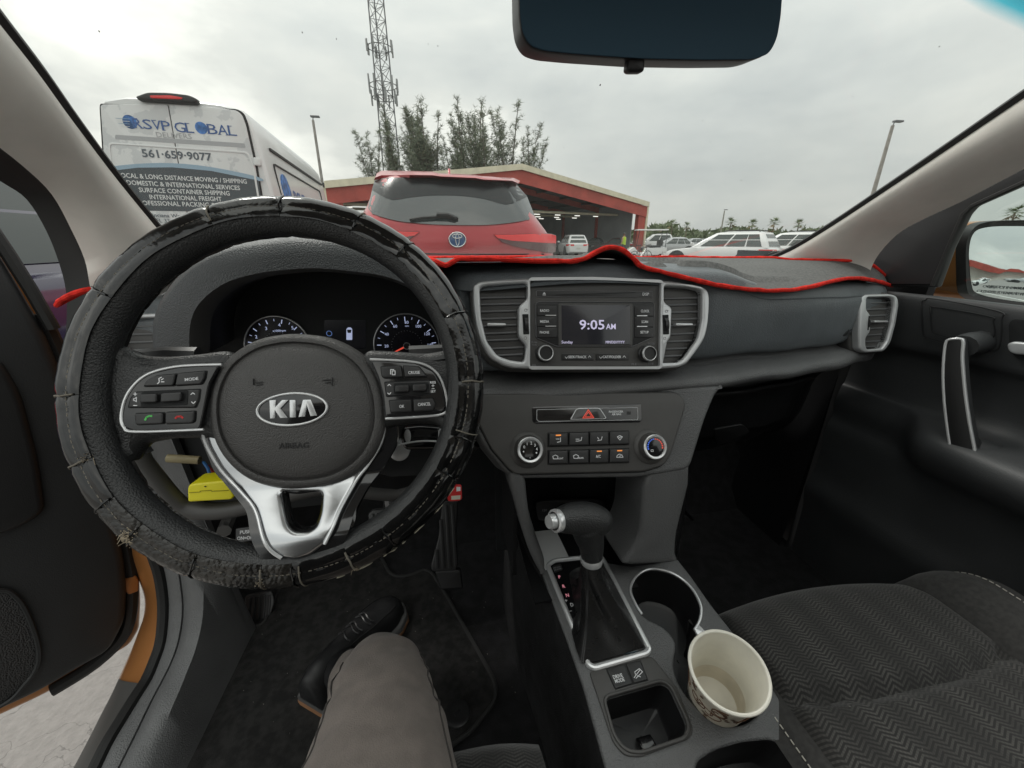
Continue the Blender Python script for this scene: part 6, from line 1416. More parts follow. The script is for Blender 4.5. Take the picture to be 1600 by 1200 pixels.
# ---------------------------------------------------------------- fabric dash cover with a red edge
M_matd = mat('dash_cover_fabric', (0.115, 0.115, 0.112), 0.85, grain=700, gs=.7, gd=.0007, gtype='N', var=.22, vs_=260)
M_redb = mat('red_binding', (0.72, 0.035, 0.025), 0.9, grain=420, gs=1.0, gd=.0012, gtype='N', var=.22, vs_=110, spec=.12)
dm = thing('dash_cover', 'dark grey fabric dashboard cover with a wavy bright red bound edge', 'dash cover', V(.2, .8, -.045), 0, world=True)
def pd(px, py, dy=-.004):
    y = .6; dy -= .009
    for _ in range(8): p = PY(px, py, y); y = yface(p.x) + dy
    return PY(px, py, y)
front = []
for px, py, dy in ((89, 478, -.05), (100, 467, -.05), (122, 459, -.045), (148, 452, -.03), (200, 442, .02), (262, 428, .04), (300, 419, .06), (335, 404, .065), (372, 393, .07), (430, 386, .075), (520, 385, .075), (610, 392, .06), (655, 402, .04), (682, 411, -.004), (697, 415, -.006), (712, 408, -.002), (730, 405.5, .0), (800, 407.5, .0), (870, 409.5, .0), (908, 407, .0), (930, 396, .004), (948, 388.5, .006), (962, 388, .006), (976, 393, .006), (990, 405, .004), (1002, 417, .0), (1030, 425, -.002), (1080, 437, -.004), (1130, 448, -.006), (1185, 454, -.006), (1235, 454, -.006), (1275, 447, -.004), (1310, 438, .004), (1340, 435.5, .01), (1370, 440, .02), (1394, 447.5, .03)):
    front.append(pd(px, py, dy))
front = [Vector(p) for p in cr([tuple(p) for p in front], False, 4)]
n_f = len(front); rows = []
def backpt(t_):
    tab = [(0, (-.42, .80)), (.12, (-.33, .93)), (.3, (-.2, 1.0)), (.5, (.1, 1.015)), (.68, (.45, 1.0)), (.80, (.62, .955)), (.88, (.70, .87)), (.95, (.775, .79)), (1, (.86, .735))]
    return ip(t_, [(a, b[0]) for a, b in tab]), ip(t_, [(a, b[1]) for a, b in tab])
for j in range(25):
    t_ = (j / 24) ** 1.5; row = []
    for i, p in enumerate(front):
        bx, by = backpt(i / (n_f - 1)); x, y = lerp(p.x, bx, t_), lerp(p.y, by, t_)
        zb = H - .040 + .004 * noise.noise(Vector((x * 7, y * 7, 0)))
        z = lerp(p.z, zb, 1 - (1 - t_) ** 2.2)
        prof = dprof_top(x); pts = [(a, b + H) for a, b in prof]; pts.sort(); zs = ip(y, pts)
        if j > 0: z = max(z, zs + .0085) if y > yface(x) - .002 else z
        row.append(Vector((x, y, z)))
    rows.append(row)
mb = MB(); mb.loft(rows, M_matd); mb.build('cover_sheet', dm, smooth=80)
edge = rows[0] + [r_[-1] for r_ in rows[1:]] + rows[-1][::-1] + [r_[0] for r_ in rows[::-1][1:-1]]
edge = [p + Vector((0, 0, .001 + .0012 * noise.noise(Vector((p.x * 60, p.y * 60, 3))))) for p in edge]
mb = MB(); mb.tube(edge, [.0034 + .0012 * noise.noise(Vector((p.x * 70, p.y * 70, 9))) for p in edge], M_redb, 8, closed=True); mb.build('edge_binding', dm)
mb = MB(); mb.tube([PY(1092, 409, .93), PY(1120, 418, .85), PY(1150, 430, .76), PY(1178, 446, .66)], .0008, P_blk, 5); mb.build('crease', dm)
mb = MB(); f = Fr(PY(1228, 427, .80), X_ + Y_ * -.2, Y_ + Z_ * .1); mb.plate(f, [[(-.012, -.006), (.013, -.004), (.006, .008), (-.01, .007)]], .0, .004, M_white, .002); sc_ = mb.build('paper_scrap'); tag(sc_, 'small white scrap lying on the dash beside the passenger pillar', 'paper scrap')

# ---------------------------------------------------------------- interior mirror
MR = Fr(V(.212, .441, .193), X_ + Y_ * .05, Z_ + Y_ * -.10)
mo = rp(MR.pxs([(811, -60), (812, 20), (816, 52), (828, 72), (850, 80), (900, 85), (1000, 92), (1100, 94), (1175, 93.5), (1200, 86), (1213, 62), (1219, 25), (1224, -60)]), [.001, .004, .010, .012, .010, .01, .01, .01, .012, .012, .012, .004, .001], 5)
P_mir = mat('mirror_tint_reflection', (0.050, 0.100, 0.145), .55, spec=.15)  # anti-glare blue, with the dark headliner's reflection painted into the colour
mb = MB(); mb.plate(MR, [mo], -.035, 0, P_blk, .006, 3); rvm = mb.build('rear_view_mirror', car)
mb = MB(); mb.plate(MR, [inset(mo, .0012)], -.001, .0012, P_mir, .0008); mb.build('mirror_glass', rvm)
mb = MB(); mb.plate(MR, [rp(MR.pxs([(987, 84), (1013, 84), (1011, 108), (1007, 111), (988, 111), (984, 107)]), .004)], -.016, -.004, P_blk, .003, 2); mb.build('dip_tab', rvm)
mb = MB(); mb.tube([MR.pt(0, .02, -.03), MR.pt(0, .05, -.06), MR.pt(0, .11, -.075)], [.012, .014, .02], P_blk, 10); mb.build('mirror_stem', rvm)

# ---------------------------------------------------------------- passenger door, window, door mirror
def thin_glass():
    m = bpy.data.materials.new('side_glass'); m.use_nodes = True; t = m.node_tree; t.nodes.clear(); L = t.links.new; N_ = t.nodes.new
    out_ = N_('ShaderNodeOutputMaterial'); tr = N_('ShaderNodeBsdfTransparent'); tr.inputs[0].default_value = (.86, .90, .88, 1); gl = N_('ShaderNodeBsdfGlossy'); gl.inputs['Roughness'].default_value = .02
    m1 = N_('ShaderNodeMixShader'); m1.inputs[0].default_value = .04; L(tr.outputs[0], m1.inputs[1]); L(gl.outputs[0], m1.inputs[2]); L(m1.outputs[0], out_.inputs[0]); return m
M_sg = thin_glass()
P_door = mat('door_card_plastic', (0.042, 0.044, 0.046), 0.52, grain=520, gs=.3, gd=.0005, var=.1, vs_=9)
P_ins = mat('door_insert_vinyl', (0.012, 0.012, 0.0125), 0.5, grain=700, gs=.3, gd=.0004)
def dcard(y):
    f_ = max(0, (y - .60) / .14); x0 = .945 - .02 * f_
    arm = sm(-y, [(-.60, 0), (-.50, 1)])
    ax = lerp(.952, .868, arm)
    return [(1.02, -.120), (.965, -.106), (x0, -.102), (x0 - .008, -.125), (x0 - .004, -.200), (x0 + .004, -.215), (.962, -.235), (.960, -.318), (lerp(.955, .895, arm), -.332), (ax, -.345), (ax - .004, -.375), (lerp(.955, .89, arm), -.415), (.945, -.45), (.952, -.56), (.935, -.62), (.95, -.70), (.955, -.86)]
rows = []
for i in range(49):
    y = lerp(.745, -.45, i / 48); rows.append([V(x, y, z) for x, z in cr(dcard(y), False, 3)])
mb = MB(); mb.loft(rows, P_door); pdoor = mb.build('door', car, smooth=60); pdoor['label'] = 'passenger door panel in dark grey plastic'
DP = Fr(V(.955, .3, -.30), Y_ * -1, Z_)                       # plane facing the cabin (normal -x)
D0 = Fr(V(.934, .3, -.15), Y_ * -1, Z_)
for pts, r_, w_ in (([(1441, 475), (1447, 469), (1462, 467), (1560, 486), (1566, 500), (1563, 540), (1550, 548), (1510, 544), (1452, 528), (1443, 520)], .01, .0012), ([(1455, 484), (1462, 480), (1545, 494), (1553, 503), (1550, 530), (1500, 530), (1464, 522), (1456, 512)], .008, .0012)):
    mb = MB(); q_ = cr(D0.pxs(pts), True, 4); mb.tube([D0.pt(a, b, .0015) for a, b in q_], w_, P_blk, 5, closed=True); mb.build('panel_groove', pdoor)
# pull handle
HP = Fr(V(.885, .45, -.24), Y_ * -1 + X_ * .22, Z_ + X_ * .04)
ho = cr(HP.pxs([(1477, 534), (1483, 529), (1500, 527.5), (1508, 533), (1507, 560), (1511, 610), (1518, 660), (1527, 708), (1526, 722), (1518, 727), (1500, 721), (1487, 713), (1480, 680), (1474, 630), (1472, 585), (1474, 550)]), True, 4)
mb = MB(); mb.plate(HP, [[p for p in inset(ho, .0015)]], -.024, .001, P_door, .006, 3)
a_ = HP.px(1497, 545); b_ = HP.px(1508, 700)
mb.tube([HP.pt(a_[0], a_[1] + .004, -.016), HP.pt(a_[0] + .0, a_[1] + .008, -.030), V(.955, HP.pt(*a_).y + .012, HP.pt(*a_).z - H + .006)], [.019, .019, .021], P_door, 12)
mb.tube([HP.pt(b_[0], b_[1], -.016), V(.93, HP.pt(*b_).y - .02, HP.pt(*b_).z - H - .02)], [.019, .03], P_door, 12); hnd = mb.build('pull_handle', pdoor)
mb = MB(); mb.plate(HP, [ho, inset(ho, .0040)], -.002, .0035, P_silb, .0014, 3); mb.build('silver_trim', hnd)
mb = MB(); mb.plate(HP, [inset(ho, .0036)], -.001, .0022, P_ins, .0006); mb.build('handle_face', hnd)
# release lever and window switch
mb = MB(); q_ = rp(D0.pxs([(1577, 506), (1584, 498), (1640, 502), (1640, 566), (1592, 563), (1579, 548)]), .008); mb.plate(D0, [q_], -.002, .0025, P_deep, .001); lat = mb.build('latch_recess', pdoor)
mb = MB(); q_ = rp(D0.pxs([(1580, 537), (1590, 533), (1640, 537), (1640, 556), (1590, 553), (1582, 547)]), .005); mb.plate(D0, [q_], .001, .012, P_silb, .004, 3); mb.build('release_lever', lat)
mb = MB(); q_ = [PZ(*p, -.338) for p in ((1573, 704), (1592, 703), (1645, 716), (1645, 722), (1580, 708))]; mb.add([p + Vector((0, 0, .004)) for p in q_], [(0, 1, 2, 3, 4)], P_silb); mb.build('window_switch', pdoor)
mb = MB(); mb.tube([PX(1440, 702, .885), PX(1500, 735, .88), PX(1560, 763, .878), PX(1640, 800, .876)], .0011, P_grey, 5); mb.build('armrest_seam', pdoor)
# door sail and frame
mb = MB(); S_ = Fr(V(.955, .5, 0), Y_ * -1, Z_)
mb.plate(S_, [rp(S_.pxs([(1346, 447), (1361, 398), (1395, 358), (1434, 334), (1494, 306), (1596, 256), (1760, 178), (1760, 204), (1610, 282), (1520, 322), (1509, 334), (1484, 385), (1461, 449)]), .004)], -.02, 0, P_blk, .006, 2); mb.build('corner_panel', pdoor)
mb = MB(); mb.tube([S_.pt(*S_.px(*p), .002) for p in ((1458, 447), (1484, 385), (1506, 335), (1520, 322), (1610, 281), (1760, 203))], .004, P_rub, 6); mb.build('window_seal', pdoor)
G_ = Fr(V(.985, .5, 0), Y_ * -1, Z_); mb = MB(); mb.plate(G_, [G_.pxs([(1515, 318), (1760, 196), (1760, 500), (1460, 452)])], -.003, 0, M_sg); mb.build('window_glass', pdoor)
# outside mirror
mn = Vector((-.535, -1.44, .083)).normalized(); MI = Fr(V(1.20, .665, -.035), Vector((1.44, -.535, 0)), Z_)
MI = Fr(V(1.20, .665, -.035), Vector((-mn.y, mn.x, 0)), mn.cross(Vector((-mn.y, mn.x, 0)).normalized()))
mgl = cr(MI.pxs([(1519, 420), (1518, 390), (1524, 366), (1540, 356), (1580, 353), (1650, 357), (1690, 380), (1692, 440), (1680, 474), (1640, 476), (1570, 468), (1530, 458), (1522, 445)]), True, 4)
mho = cr(MI.pxs([(1507, 430), (1507, 385), (1516, 360), (1536, 348), (1580, 344.5), (1655, 347), (1705, 370), (1708, 450), (1690, 488), (1640, 490), (1560, 482), (1516, 464), (1508, 448)]), True, 4)
M_mg = mat('door_mirror_glass', (0.80, 0.84, 0.86), 0.015, metal=1.0)
mb = MB(); rows = [[MI.pt(a, b, 0) for a, b in mgl]]; mc = Vector((sum(p[0] for p in mho) / len(mho), sum(p[1] for p in mho) / len(mho)))
o_rows = []
for s_, c_ in ((.985, -.004), (1.0, .004), (1.01, -.004), (1.02, -.02)): o_rows.append([MI.pt(mc.x + (p[0] - mc.x) * s_, mc.y + (p[1] - mc.y) * s_, c_) for p in mho])
in_rows = [[MI.pt(*p, -.006) for p in mgl]]
mb.loft(in_rows + o_rows, P_blk, close=True); dmr = mb.build('door_mirror', pdoor, smooth=50)
rows = []
for s_, c_, dx in ((1.02, -.018, 0), (1.03, -.035, -.016), (1.02, -.075, -.040), (.92, -.115, -.050), (.66, -.145, -.05), (.3, -.158, -.05), (.01, -.16, -.05)): rows.append([MI.pt(mc.x + (p[0] - mc.x) * s_ + dx, mc.y + (p[1] - mc.y) * s_, c_) for p in mho])
mb = MB(); mb.loft(rows, P_org, close=True); mb.tube([MI.pt(mc.x - .12, mc.y - .055, -.05), MI.pt(mc.x - .20, mc.y - .075, -.05)], .022, P_blk, 8)
mb.build('mirror_shell', pdoor, smooth=70)
rows = []; gc = Vector((sum(p[0] for p in mgl) / len(mgl), sum(p[1] for p in mgl) / len(mgl)))
for s_ in [1 - k_ / 16 for k_ in range(16)] + [.001]: rows.append([MI.pt(gc.x + (p[0] - gc.x) * s_, gc.y + (p[1] - gc.y) * s_, -.0055 + .0018 * (1 - s_ * s_)) for p in mgl])
mb = MB(); mb.loft(rows, M_mg, close=True); mb.build('mirror_face', pdoor, smooth=80)
mb = MB(); P_mtx = mat('mirror_etching', (.06, .065, .07), .6); mb.tpx(MI.off(-.0005), 'OBJECTS IN MIRROR ARE', 1541, 449.5, 1640, 455, 4.4, P_mtx, .0005); mb.tpx(MI.off(-.0005), 'CLOSER THAN THEY APPEAR', 1532, 457, 1646, 465, 4.4, P_mtx, .0005); mb.build('mirror_lettering', pdoor)

# ---------------------------------------------------------------- floor, footwells, sill
ZF = -.842
mb = MB(); mb.box(Fr(V(0, 0, ZF), X_, Y_), -.58, .97, -.6, 1.0, -.01, 0, P_carpet); mb.build('floor_carpet', car)
mb = MB(); mb.loft([[V(x, .93, ZF - .005), V(x, 1.12, -.62), V(x, 1.16, -.30), V(x, 1.10, -.05)] for x in (-.62, -.3, .1, .45, .8, 1.0)], P_carpet); mb.build('bulkhead', car)
mb = MB(); mb.loft([[V(.955, .76, -.22), V(.955, .98, -.22)], [V(.945, .76, -.5), V(.945, .98, -.5)], [V(.93, .76, -.84), V(.93, .98, -.84)]], P_blk); mb.loft([[V(.955, .76, -.22), V(1.0, .74, -.22)], [V(.945, .755, -.84), V(1.0, .735, -.84)]], P_blk); mb.build('kick_panel', car)
for x_, a_ in ((1.0, -.28), (-.63, -.12)):
    mb = MB(); mb.box(Fr(V(x_, .95, -.45), Y_, Z_), a_, .3, -.42, .42, 0, .02, P_carpet); mb.build('footwell_side', car)
mb = MB(); mb.tube([V(.47, .97, -.42), V(.53, .95, -.56), V(.62, .92, -.70), V(.74, .90, -.83)], .006, P_blk, 6); mb.build('carpet_edge', car)
# driver's floor mat
fm_pts = [(322, 1300), (300, 1290), (276, 1196), (299, 1102), (321, 1020), (338, 985), (351, 974), (372, 976), (398, 981), (414, 972), (425, 946), (440, 915), (500, 880), (590, 862), (601, 880), (606, 892), (618, 901), (640, 899), (664, 889), (676, 896), (700, 935), (740, 1005), (772, 1062), (776, 1080), (771, 1099), (738, 1140), (700, 1168), (690, 1300)]
FM = Fr(V(0, .4, ZF + .003), X_, Y_)
fmat = thing('floor_mat', 'black carpet floor mat under the driver\'s shoe with a sewn edge', 'floor mat', V(-.2, .55, ZF), 0, world=True)
fo = rp(FM.pxs(fm_pts, .007), .012)
mb = MB(); mb.plate(FM, [fo], 0, .007, P_matc, .003, 2); mb.build('mat_sheet', fmat)
mb = MB(); mb.tube([FM.pt(a, b, .0065) for a, b in fo], .0042, mat('mat_binding', (.022, .022, .022), .8, grain=900, gs=.5, gd=.0006, gtype='N'), 6, closed=True); mb.build('edge_binding', fmat)
mb = MB(); c_ = FM.px(715, 1115, .007); mb.lathe(FM, c_, [(.024, .006), (.0235, .009), (.020, .0105), (.012, .0095), (0, .0095)], P_btn, 32); mb.box(Fr(FM.pt(*c_, .0095), X_ + Y_ * .8, Y_ - X_ * .8), -.006, .006, -.0025, .0025, 0, .0012, P_deep); mb.build('mat_clip', fmat)
mb = MB(); rnd = random.Random(4)
for k in range(70):
    p = V(rnd.uniform(-.45, .1), rnd.uniform(.3, .8), ZF + .0105); s_ = rnd.uniform(.0005, .0012)
    mb.add([p + Vector((s_, 0, 0)), p + Vector((-s_, s_, 0)), p + Vector((0, -s_, .0004))], [(0, 1, 2)], mat('lint', (.35, .34, .30), .9))
stuff(mb.build('lint'))
# pedals
def pedal(pts, y, lean, name, ribs, thick=.008, m=P_btn, vertical=True):
    p0 = PY(sum(p[0] for p in pts) / len(pts), sum(p[1] for p in pts) / len(pts), y); f = Fr(p0, X_, Z_ + Y_ * lean)
    q_ = rp(f.pxs(pts), .008); mb = MB(); mb.plate(f, [q_], -thick, .002, m, .003, 2); o = mb.build(name, car)
    A = [p[0] for p in q_]; B = [p[1] for p in q_]
    for k in range(ribs):
        mb = MB(); a = lerp(min(A), max(A), (k + 1) / (ribs + 1)); 
        ys = []
        for (a1, b1), (a2, b2) in zip(q_, q_[1:] + q_[:1]):
            if (a1 - a) * (a2 - a) < 0: ys.append(b1 + (b2 - b1) * (a - a1) / (a2 - a1))
        if len(ys) < 2: continue
        w_ = (max(A) - min(A)) / (ribs + 1) * .28; mb.plate(f, [rect(a - w_, min(ys) + .008, a + w_, max(ys) - .008, w_ * .5)], .001, .0045, m, .001); mb.build('rib', o)
    return o, f
po, pf = pedal([(691, 784), (716, 782), (713, 840), (716, 882), (712, 892), (676, 894), (673, 885), (685, 840)], .76, .55, 'accelerator_pedal', 4)
mb = MB(); q_ = rp(pf.pxs([(680, 892), (720, 889), (724, 918), (688, 921)]), .006); mb.plate(pf, [q_], -.02, .006, P_blk, .004, 2); mb.build('pedal_base', po)
pedal([(575, 802), (582, 796), (636, 790), (643, 798), (640, 822), (632, 828), (584, 832), (577, 824)], .72, .5, 'brake_pedal', 8)
mb = MB(); mb.tube([PY(610, 800, .73), PY(600, 740, .84), PY(595, 700, .95)], .012, P_blk, 8); mb.build('brake_arm', car)
pedal([(383, 930), (425, 922), (430, 940), (421, 968), (408, 974), (384, 972)], .78, .8, 'foot_rest', 5)
f = Fr(PY(383, 836, .70), X_, Z_ + Y_ * .5); mb = MB(); mb.plate(f, [rp(f.pxs([(369, 826), (396, 822), (399, 844), (369, 848)]), .002)], -.006, .002, P_btn, .001); mb.tpx(f, 'PUSH', 375, 834.5, 393, 832.5, 5.5, P_prt, .0024); mb.tpx(f, 'ON=OFF', 370.5, 844, 397, 842, 5.5, P_prt, .0024); mb.build('parking_brake_pedal', car)
mb = MB(); mb.tube([PY(350, 830, .72), PY(362, 800, .80), PY(370, 770, .9)], .013, P_pan, 8); mb.build('parking_brake_arm', car)
# sill and door opening on the driver's side
ST = [  # orange outer, orange inner, seal, groove, inner edge
 ((122, 470), (130, 466), (135, 466), (158, 474), (200, 482)),
 ((124, 540), (134, 534), (140, 534), (168, 545), (215, 556)),
 ((148, 640), (162, 634), (170, 634), (205, 645), (255, 660)),
 ((185, 740), (205, 735), (214, 735), (250, 745), (300, 760)),
 ((200, 810), (222, 806), (231, 806), (268, 820), (312, 840)),
 ((207, 863), (236, 858), (244, 858), (276, 875), (318, 890)),
 ((218, 900), (248, 895), (256, 895), (282, 915), (318, 930)),
 ((228, 933), (254, 935), (262, 935), (285, 945), (317, 960)),
 ((227, 962), (254, 968), (262, 968), (283.5, 975), (312, 990)),
 ((218, 990), (250, 1003), (258, 1004), (277, 1008), (303, 1022)),
 ((207, 1018), (241, 1030), (249, 1032), (266, 1038), (292, 1050)),
 ((192, 1052), (228, 1060), (236, 1063), (251, 1068), (280, 1080)),
 ((176, 1088), (210, 1088), (218, 1092), (234, 1100), (266, 1112)),
 ((158, 1123), (188, 1124), (196, 1128), (214, 1142), (252, 1152)),
 ((138, 1163), (165, 1163), (173, 1167), (193, 1184), (238, 1190)),
 ((105, 1225), (135, 1225), (143, 1229), (165, 1240), (215, 1245)),
 ((50, 1320), (80, 1320), (88, 1324), (115, 1335), (170, 1340))]
XO, XI, XS_, XG, XE = -.655, -.595, -.578, -.548, -.500
def col(i, x): return [Vector(p) for p in cr([tuple(PX(*s_[i], x)) for s_ in ST], False, 3)]
cO, cI, cS, cG, cE = col(0, XO), col(1, XI), col(2, XS_), col(3, XG), col(4, XE)
cOd = [p + Vector((-.03, .03, -.03)) for p in cO]; cM = [a.lerp(b, .5) + Vector((.004, -.006, .006)) for a, b in zip(cO, cI)]
k0 = 11 * 3 + 2
mb = MB(); mb.loft([cOd[:k0], cO[:k0], cM[:k0], cI[:k0]], P_org); jb = mb.build('door_jamb', car, smooth=60); jb['label'] = 'bare orange painted door jamb below the steering wheel'
mb = MB(); mb.loft([cOd[k0 - 1:], [p + Vector((0, 0, .003)) for p in cO[k0 - 1:]], [p + Vector((0, 0, .004)) for p in cM[k0 - 1:]], [p + Vector((0, 0, .002)) for p in cI[k0 - 1:]]], P_pan); mb.build('sill_scuff_plate', car, smooth=60)
mb = MB(); mb.tube([a.lerp(b, .5) + Vector((.0, -.004, .004)) for a, b in zip(cI, cS)], .010, P_rub, 8); mb.build('door_seal', car)
cS2 = [p + Vector((.002, 0, .002)) for p in cS]; cG1 = [p + Vector((-.001, 0, .001)) for p in cG]; cGd = [p + Vector((.0, .004, -.005)) for p in cG]; cG2 = [p + Vector((.0025, 0, .001)) for p in cG]
cGE = [a.lerp(b, .5) + Vector((.004, -.006, .008)) for a, b in zip(cG, cE)]
mb = MB(); mb.loft([cS2, [a.lerp(b, .5) + Vector((0, -.003, .004)) for a, b in zip(cS2, cG1)], cG1, cGd], P_dash); mb.build('sill_trim', car, smooth=60)
mb = MB(); cF = [Vector((XE + .035, p.y, H + ZF)) for p in cE]; mb.loft([cGd, cG2, cGE, cE, [a.lerp(b, .45) + Vector((.0, 0, -.0)) for a, b in zip(cE, cF)], cF], P_dash); mb.build('kick_panel', car, smooth=60)

# ---------------------------------------------------------------- driver door, open
H0 = hit(215, 1000, V(0, 0, -.80), Z_); DRF = Fr(H0, Vector((.766, .643, 0)), Z_)
rows = []
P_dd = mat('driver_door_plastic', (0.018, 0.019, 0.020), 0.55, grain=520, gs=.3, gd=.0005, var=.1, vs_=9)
P_orgd = P_org
def dplate(pts, c0, c1, m, bev, name, par, rr=.01, res=2, at_c=None):
    mb = MB(); mb.plate(DRF, [rp(DRF.pxs(pts, c1 if at_c is None else at_c), rr)], c0, c1, m, bev, res); return mb.build(name, par, smooth=50)
ddoor = dplate([(-260, 300), (-30, 330), (12, 395), (48, 452), (82, 512), (104, 565), (128, 640), (160, 720), (194, 800), (212, 860), (219, 900), (221, 945), (219, 985), (204, 1010), (160, 1036), (110, 1066), (60, 1093), (0, 1121), (-260, 1235)], -.10, -.035, P_orgd, .012, 'door', car); ddoor['label'] = 'driver door standing open, its inner panel in shade'
dplate([(-260, 330), (-34, 352), (4, 408), (38, 466), (72, 526), (94, 578), (118, 655), (148, 732), (176, 806), (194, 870), (199, 920), (197, 972), (172, 1020), (118, 1050), (64, 1083), (0, 1113), (-260, 1228)], -.05, .0, P_dd, .014, 'door_card', ddoor, .02)  # card widened so its black plastic stands in for shade on the orange sheet
dplate([(-260, 520), (0, 560), (34, 620), (60, 720), (72, 800), (40, 822), (0, 838), (-260, 900)], -.01, .012, P_ins, .010, 'door_insert', ddoor, .02)
P_gril = mat('speaker_mesh', (0.020, 0.020, 0.021), .6, grain=420, gs=1.0, gd=.002)
dplate([(-120, 905), (-40, 915), (0, 922), (16, 925), (36, 946), (52, 982), (61, 1016), (58, 1042), (40, 1068), (0, 1104), (-120, 1150)], -.004, .004, P_gril, .002, 'speaker_grille', ddoor, .02)
mb = MB(); mb.tube([DRF.pt(*DRF.px(*p, .004), .004) for p in cr([(-120, 905), (-40, 915), (0, 922), (16, 925), (36, 946), (52, 982), (61, 1016), (58, 1042), (40, 1068), (0, 1104), (-120, 1150)], False, 4)], .0035, P_dd, 6); mb.build('grille_rim', ddoor)
mb = MB(); mb.tube([DRF.pt(*DRF.px(*p, -.03), -.028) for p in cr([(62, 490), (94, 560), (120, 640), (152, 725), (182, 803), (200, 870), (205, 925), (196, 985), (150, 1034), (80, 1078)], False, 4)], .012, P_rub, 8); mb.build('door_seal', ddoor)
for pts in ([(192, 905), (212, 898), (217, 906), (216, 922), (200, 928), (193, 920)], [(150, 560), (168, 556), (174, 566), (172, 582), (156, 586)]):
    mb = MB(); mb.plate(DRF.off(-.02), [rp(DRF.pxs(pts, -.02), .003)], -.03, .006, P_org, .004); mb.build('hinge', ddoor)
for pts in ([(163, 952), (172, 940), (200, 925)],): 
    mb = MB(); mb.tube([DRF.pt(*DRF.px(*p, -.03), -.032) for p in pts], .006, P_blk, 6); mb.build('check_strap', ddoor)
mb = MB(); mb.tube([DRF.pt(*DRF.px(*p, .0), -.01) for p in ((-30, 335), (12, 396), (48, 453), (84, 515))], .009, P_rub, 8); mb.build('window_frame', ddoor)
# black body seal between pillar trim and the outside
mb = MB(); e_out = [PX(*p, x) for p, x in (((100, 560), -.555), ((104, 500), -.55), ((103, 455), -.545), ((92, 410), -.535), ((72, 360), -.52), ((42, 312), -.50), ((2, 284), -.48), ((-60, 245), -.46), ((-130, 200), -.44))]
e_in = [PX(*p, x) for p, x in (((152, 560), -.50), ((150, 500), -.495), ((145, 446), -.49), ((136, 404), -.484), ((114, 356), -.474), ((84, 302), -.454), ((36, 256), -.434), ((-34, 202), -.41), ((-118, 136), -.39))]
rows = []
for j in range(7):
    t_ = j / 6; rows.append([Vector(p) + Vector((.018 * 4 * t_ * (1 - t_), -.010 * 4 * t_ * (1 - t_), 0)) for p in [tuple(lerp(Vector(a), Vector(b), t_)) for a, b in zip(cr([tuple(q) for q in e_out], False, 4), cr([tuple(q) for q in e_in], False, 4))]])
mb = MB(); mb.loft(rows, P_rub); mb.build('body_seal', car, smooth=60)

# ---------------------------------------------------------------- lower dash on the driver side, column
def kneep(x):
    yf, zc = yface(x), zcre(x)
    return [(yf - .02, zc - .03), (yf - .005, zc - .055), (yf + .05, zc - .085)]
mb = MB(); mb.loft([[V(x, y, z) for y, z in cr(kneep(x), False, 3)] for x in [lerp(-.50, .08, k / 20) for k in range(21)]], P_pan); mb.build('knee_panel', car, smooth=60)
bar = [PY(x, y, .60) for x, y in ((205, 700), (240, 745), (275, 785), (300, 797), (345, 798), (390, 790), (440, 775), (520, 760), (620, 770), (690, 740), (740, 690))]
mb = MB(); mb.tube([Vector(p) for p in cr([tuple(p) for p in bar], False, 5)], .014, P_pan, 10, flat=1.0); mb.build('knee_bar', car, smooth=60)
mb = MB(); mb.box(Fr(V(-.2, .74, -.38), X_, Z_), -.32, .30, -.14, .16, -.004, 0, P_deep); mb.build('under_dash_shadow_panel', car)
mb = MB(); a_ = PY(262, 716, .66); b_ = PY(312, 719, .66); mb.tube([a_, b_], .007, mat('beige_plastic', (.30, .25, .14), .5), 12); mb.build('relay', car)
for p0, p1, m_ in (((318, 722), (328, 742), mat('blue_wire', (.03, .12, .30), .5)), ((325, 728), (336, 748), mat('red_wire', (.40, .03, .02), .5))):
    mb = MB(); mb.tube([PY(*p0, .66), PY((p0[0] + p1[0]) / 2 + 2, (p0[1] + p1[1]) / 2, .64), PY(*p1, .63)], .0025, m_, 6); mb.build('wire', car)
M_yel = mat('yellow_plastic', (0.80, 0.72, 0.01), .4, coat=.2)
yf_ = Fr(PY(328, 768, .585), X_, Z_ + Y_ * .12); yb = thing('diagnostic_plug', 'bright yellow plug-in box hanging under the dash behind the wheel', 'plug', yf_.o, 0, world=True)
mb = MB(); mb.plate(yf_, [rp(yf_.pxs([(292.5, 763), (296, 757), (353, 751), (358, 757), (366, 776), (361, 781), (293, 785)]), .004)], -.04, 0, M_yel, .003, 3); mb.build('housing', yb)
mb = MB(); mb.plate(yf_, [yf_.pxs([(296, 769), (312, 768.2), (313, 766.5), (330, 765.5), (331, 767), (357, 765.5), (357, 766.4), (331, 768), (330, 766.6), (314, 767.4), (313, 769), (296, 770)])], .0, .0008, mat('yellow_line', (.30, .26, .0), .6)); mb.plate(yf_, [ell(*yf_.px(321, 760), .0016, .0009, 10)], 0, .0008, P_deep); mb.build('moulded_line', yb)
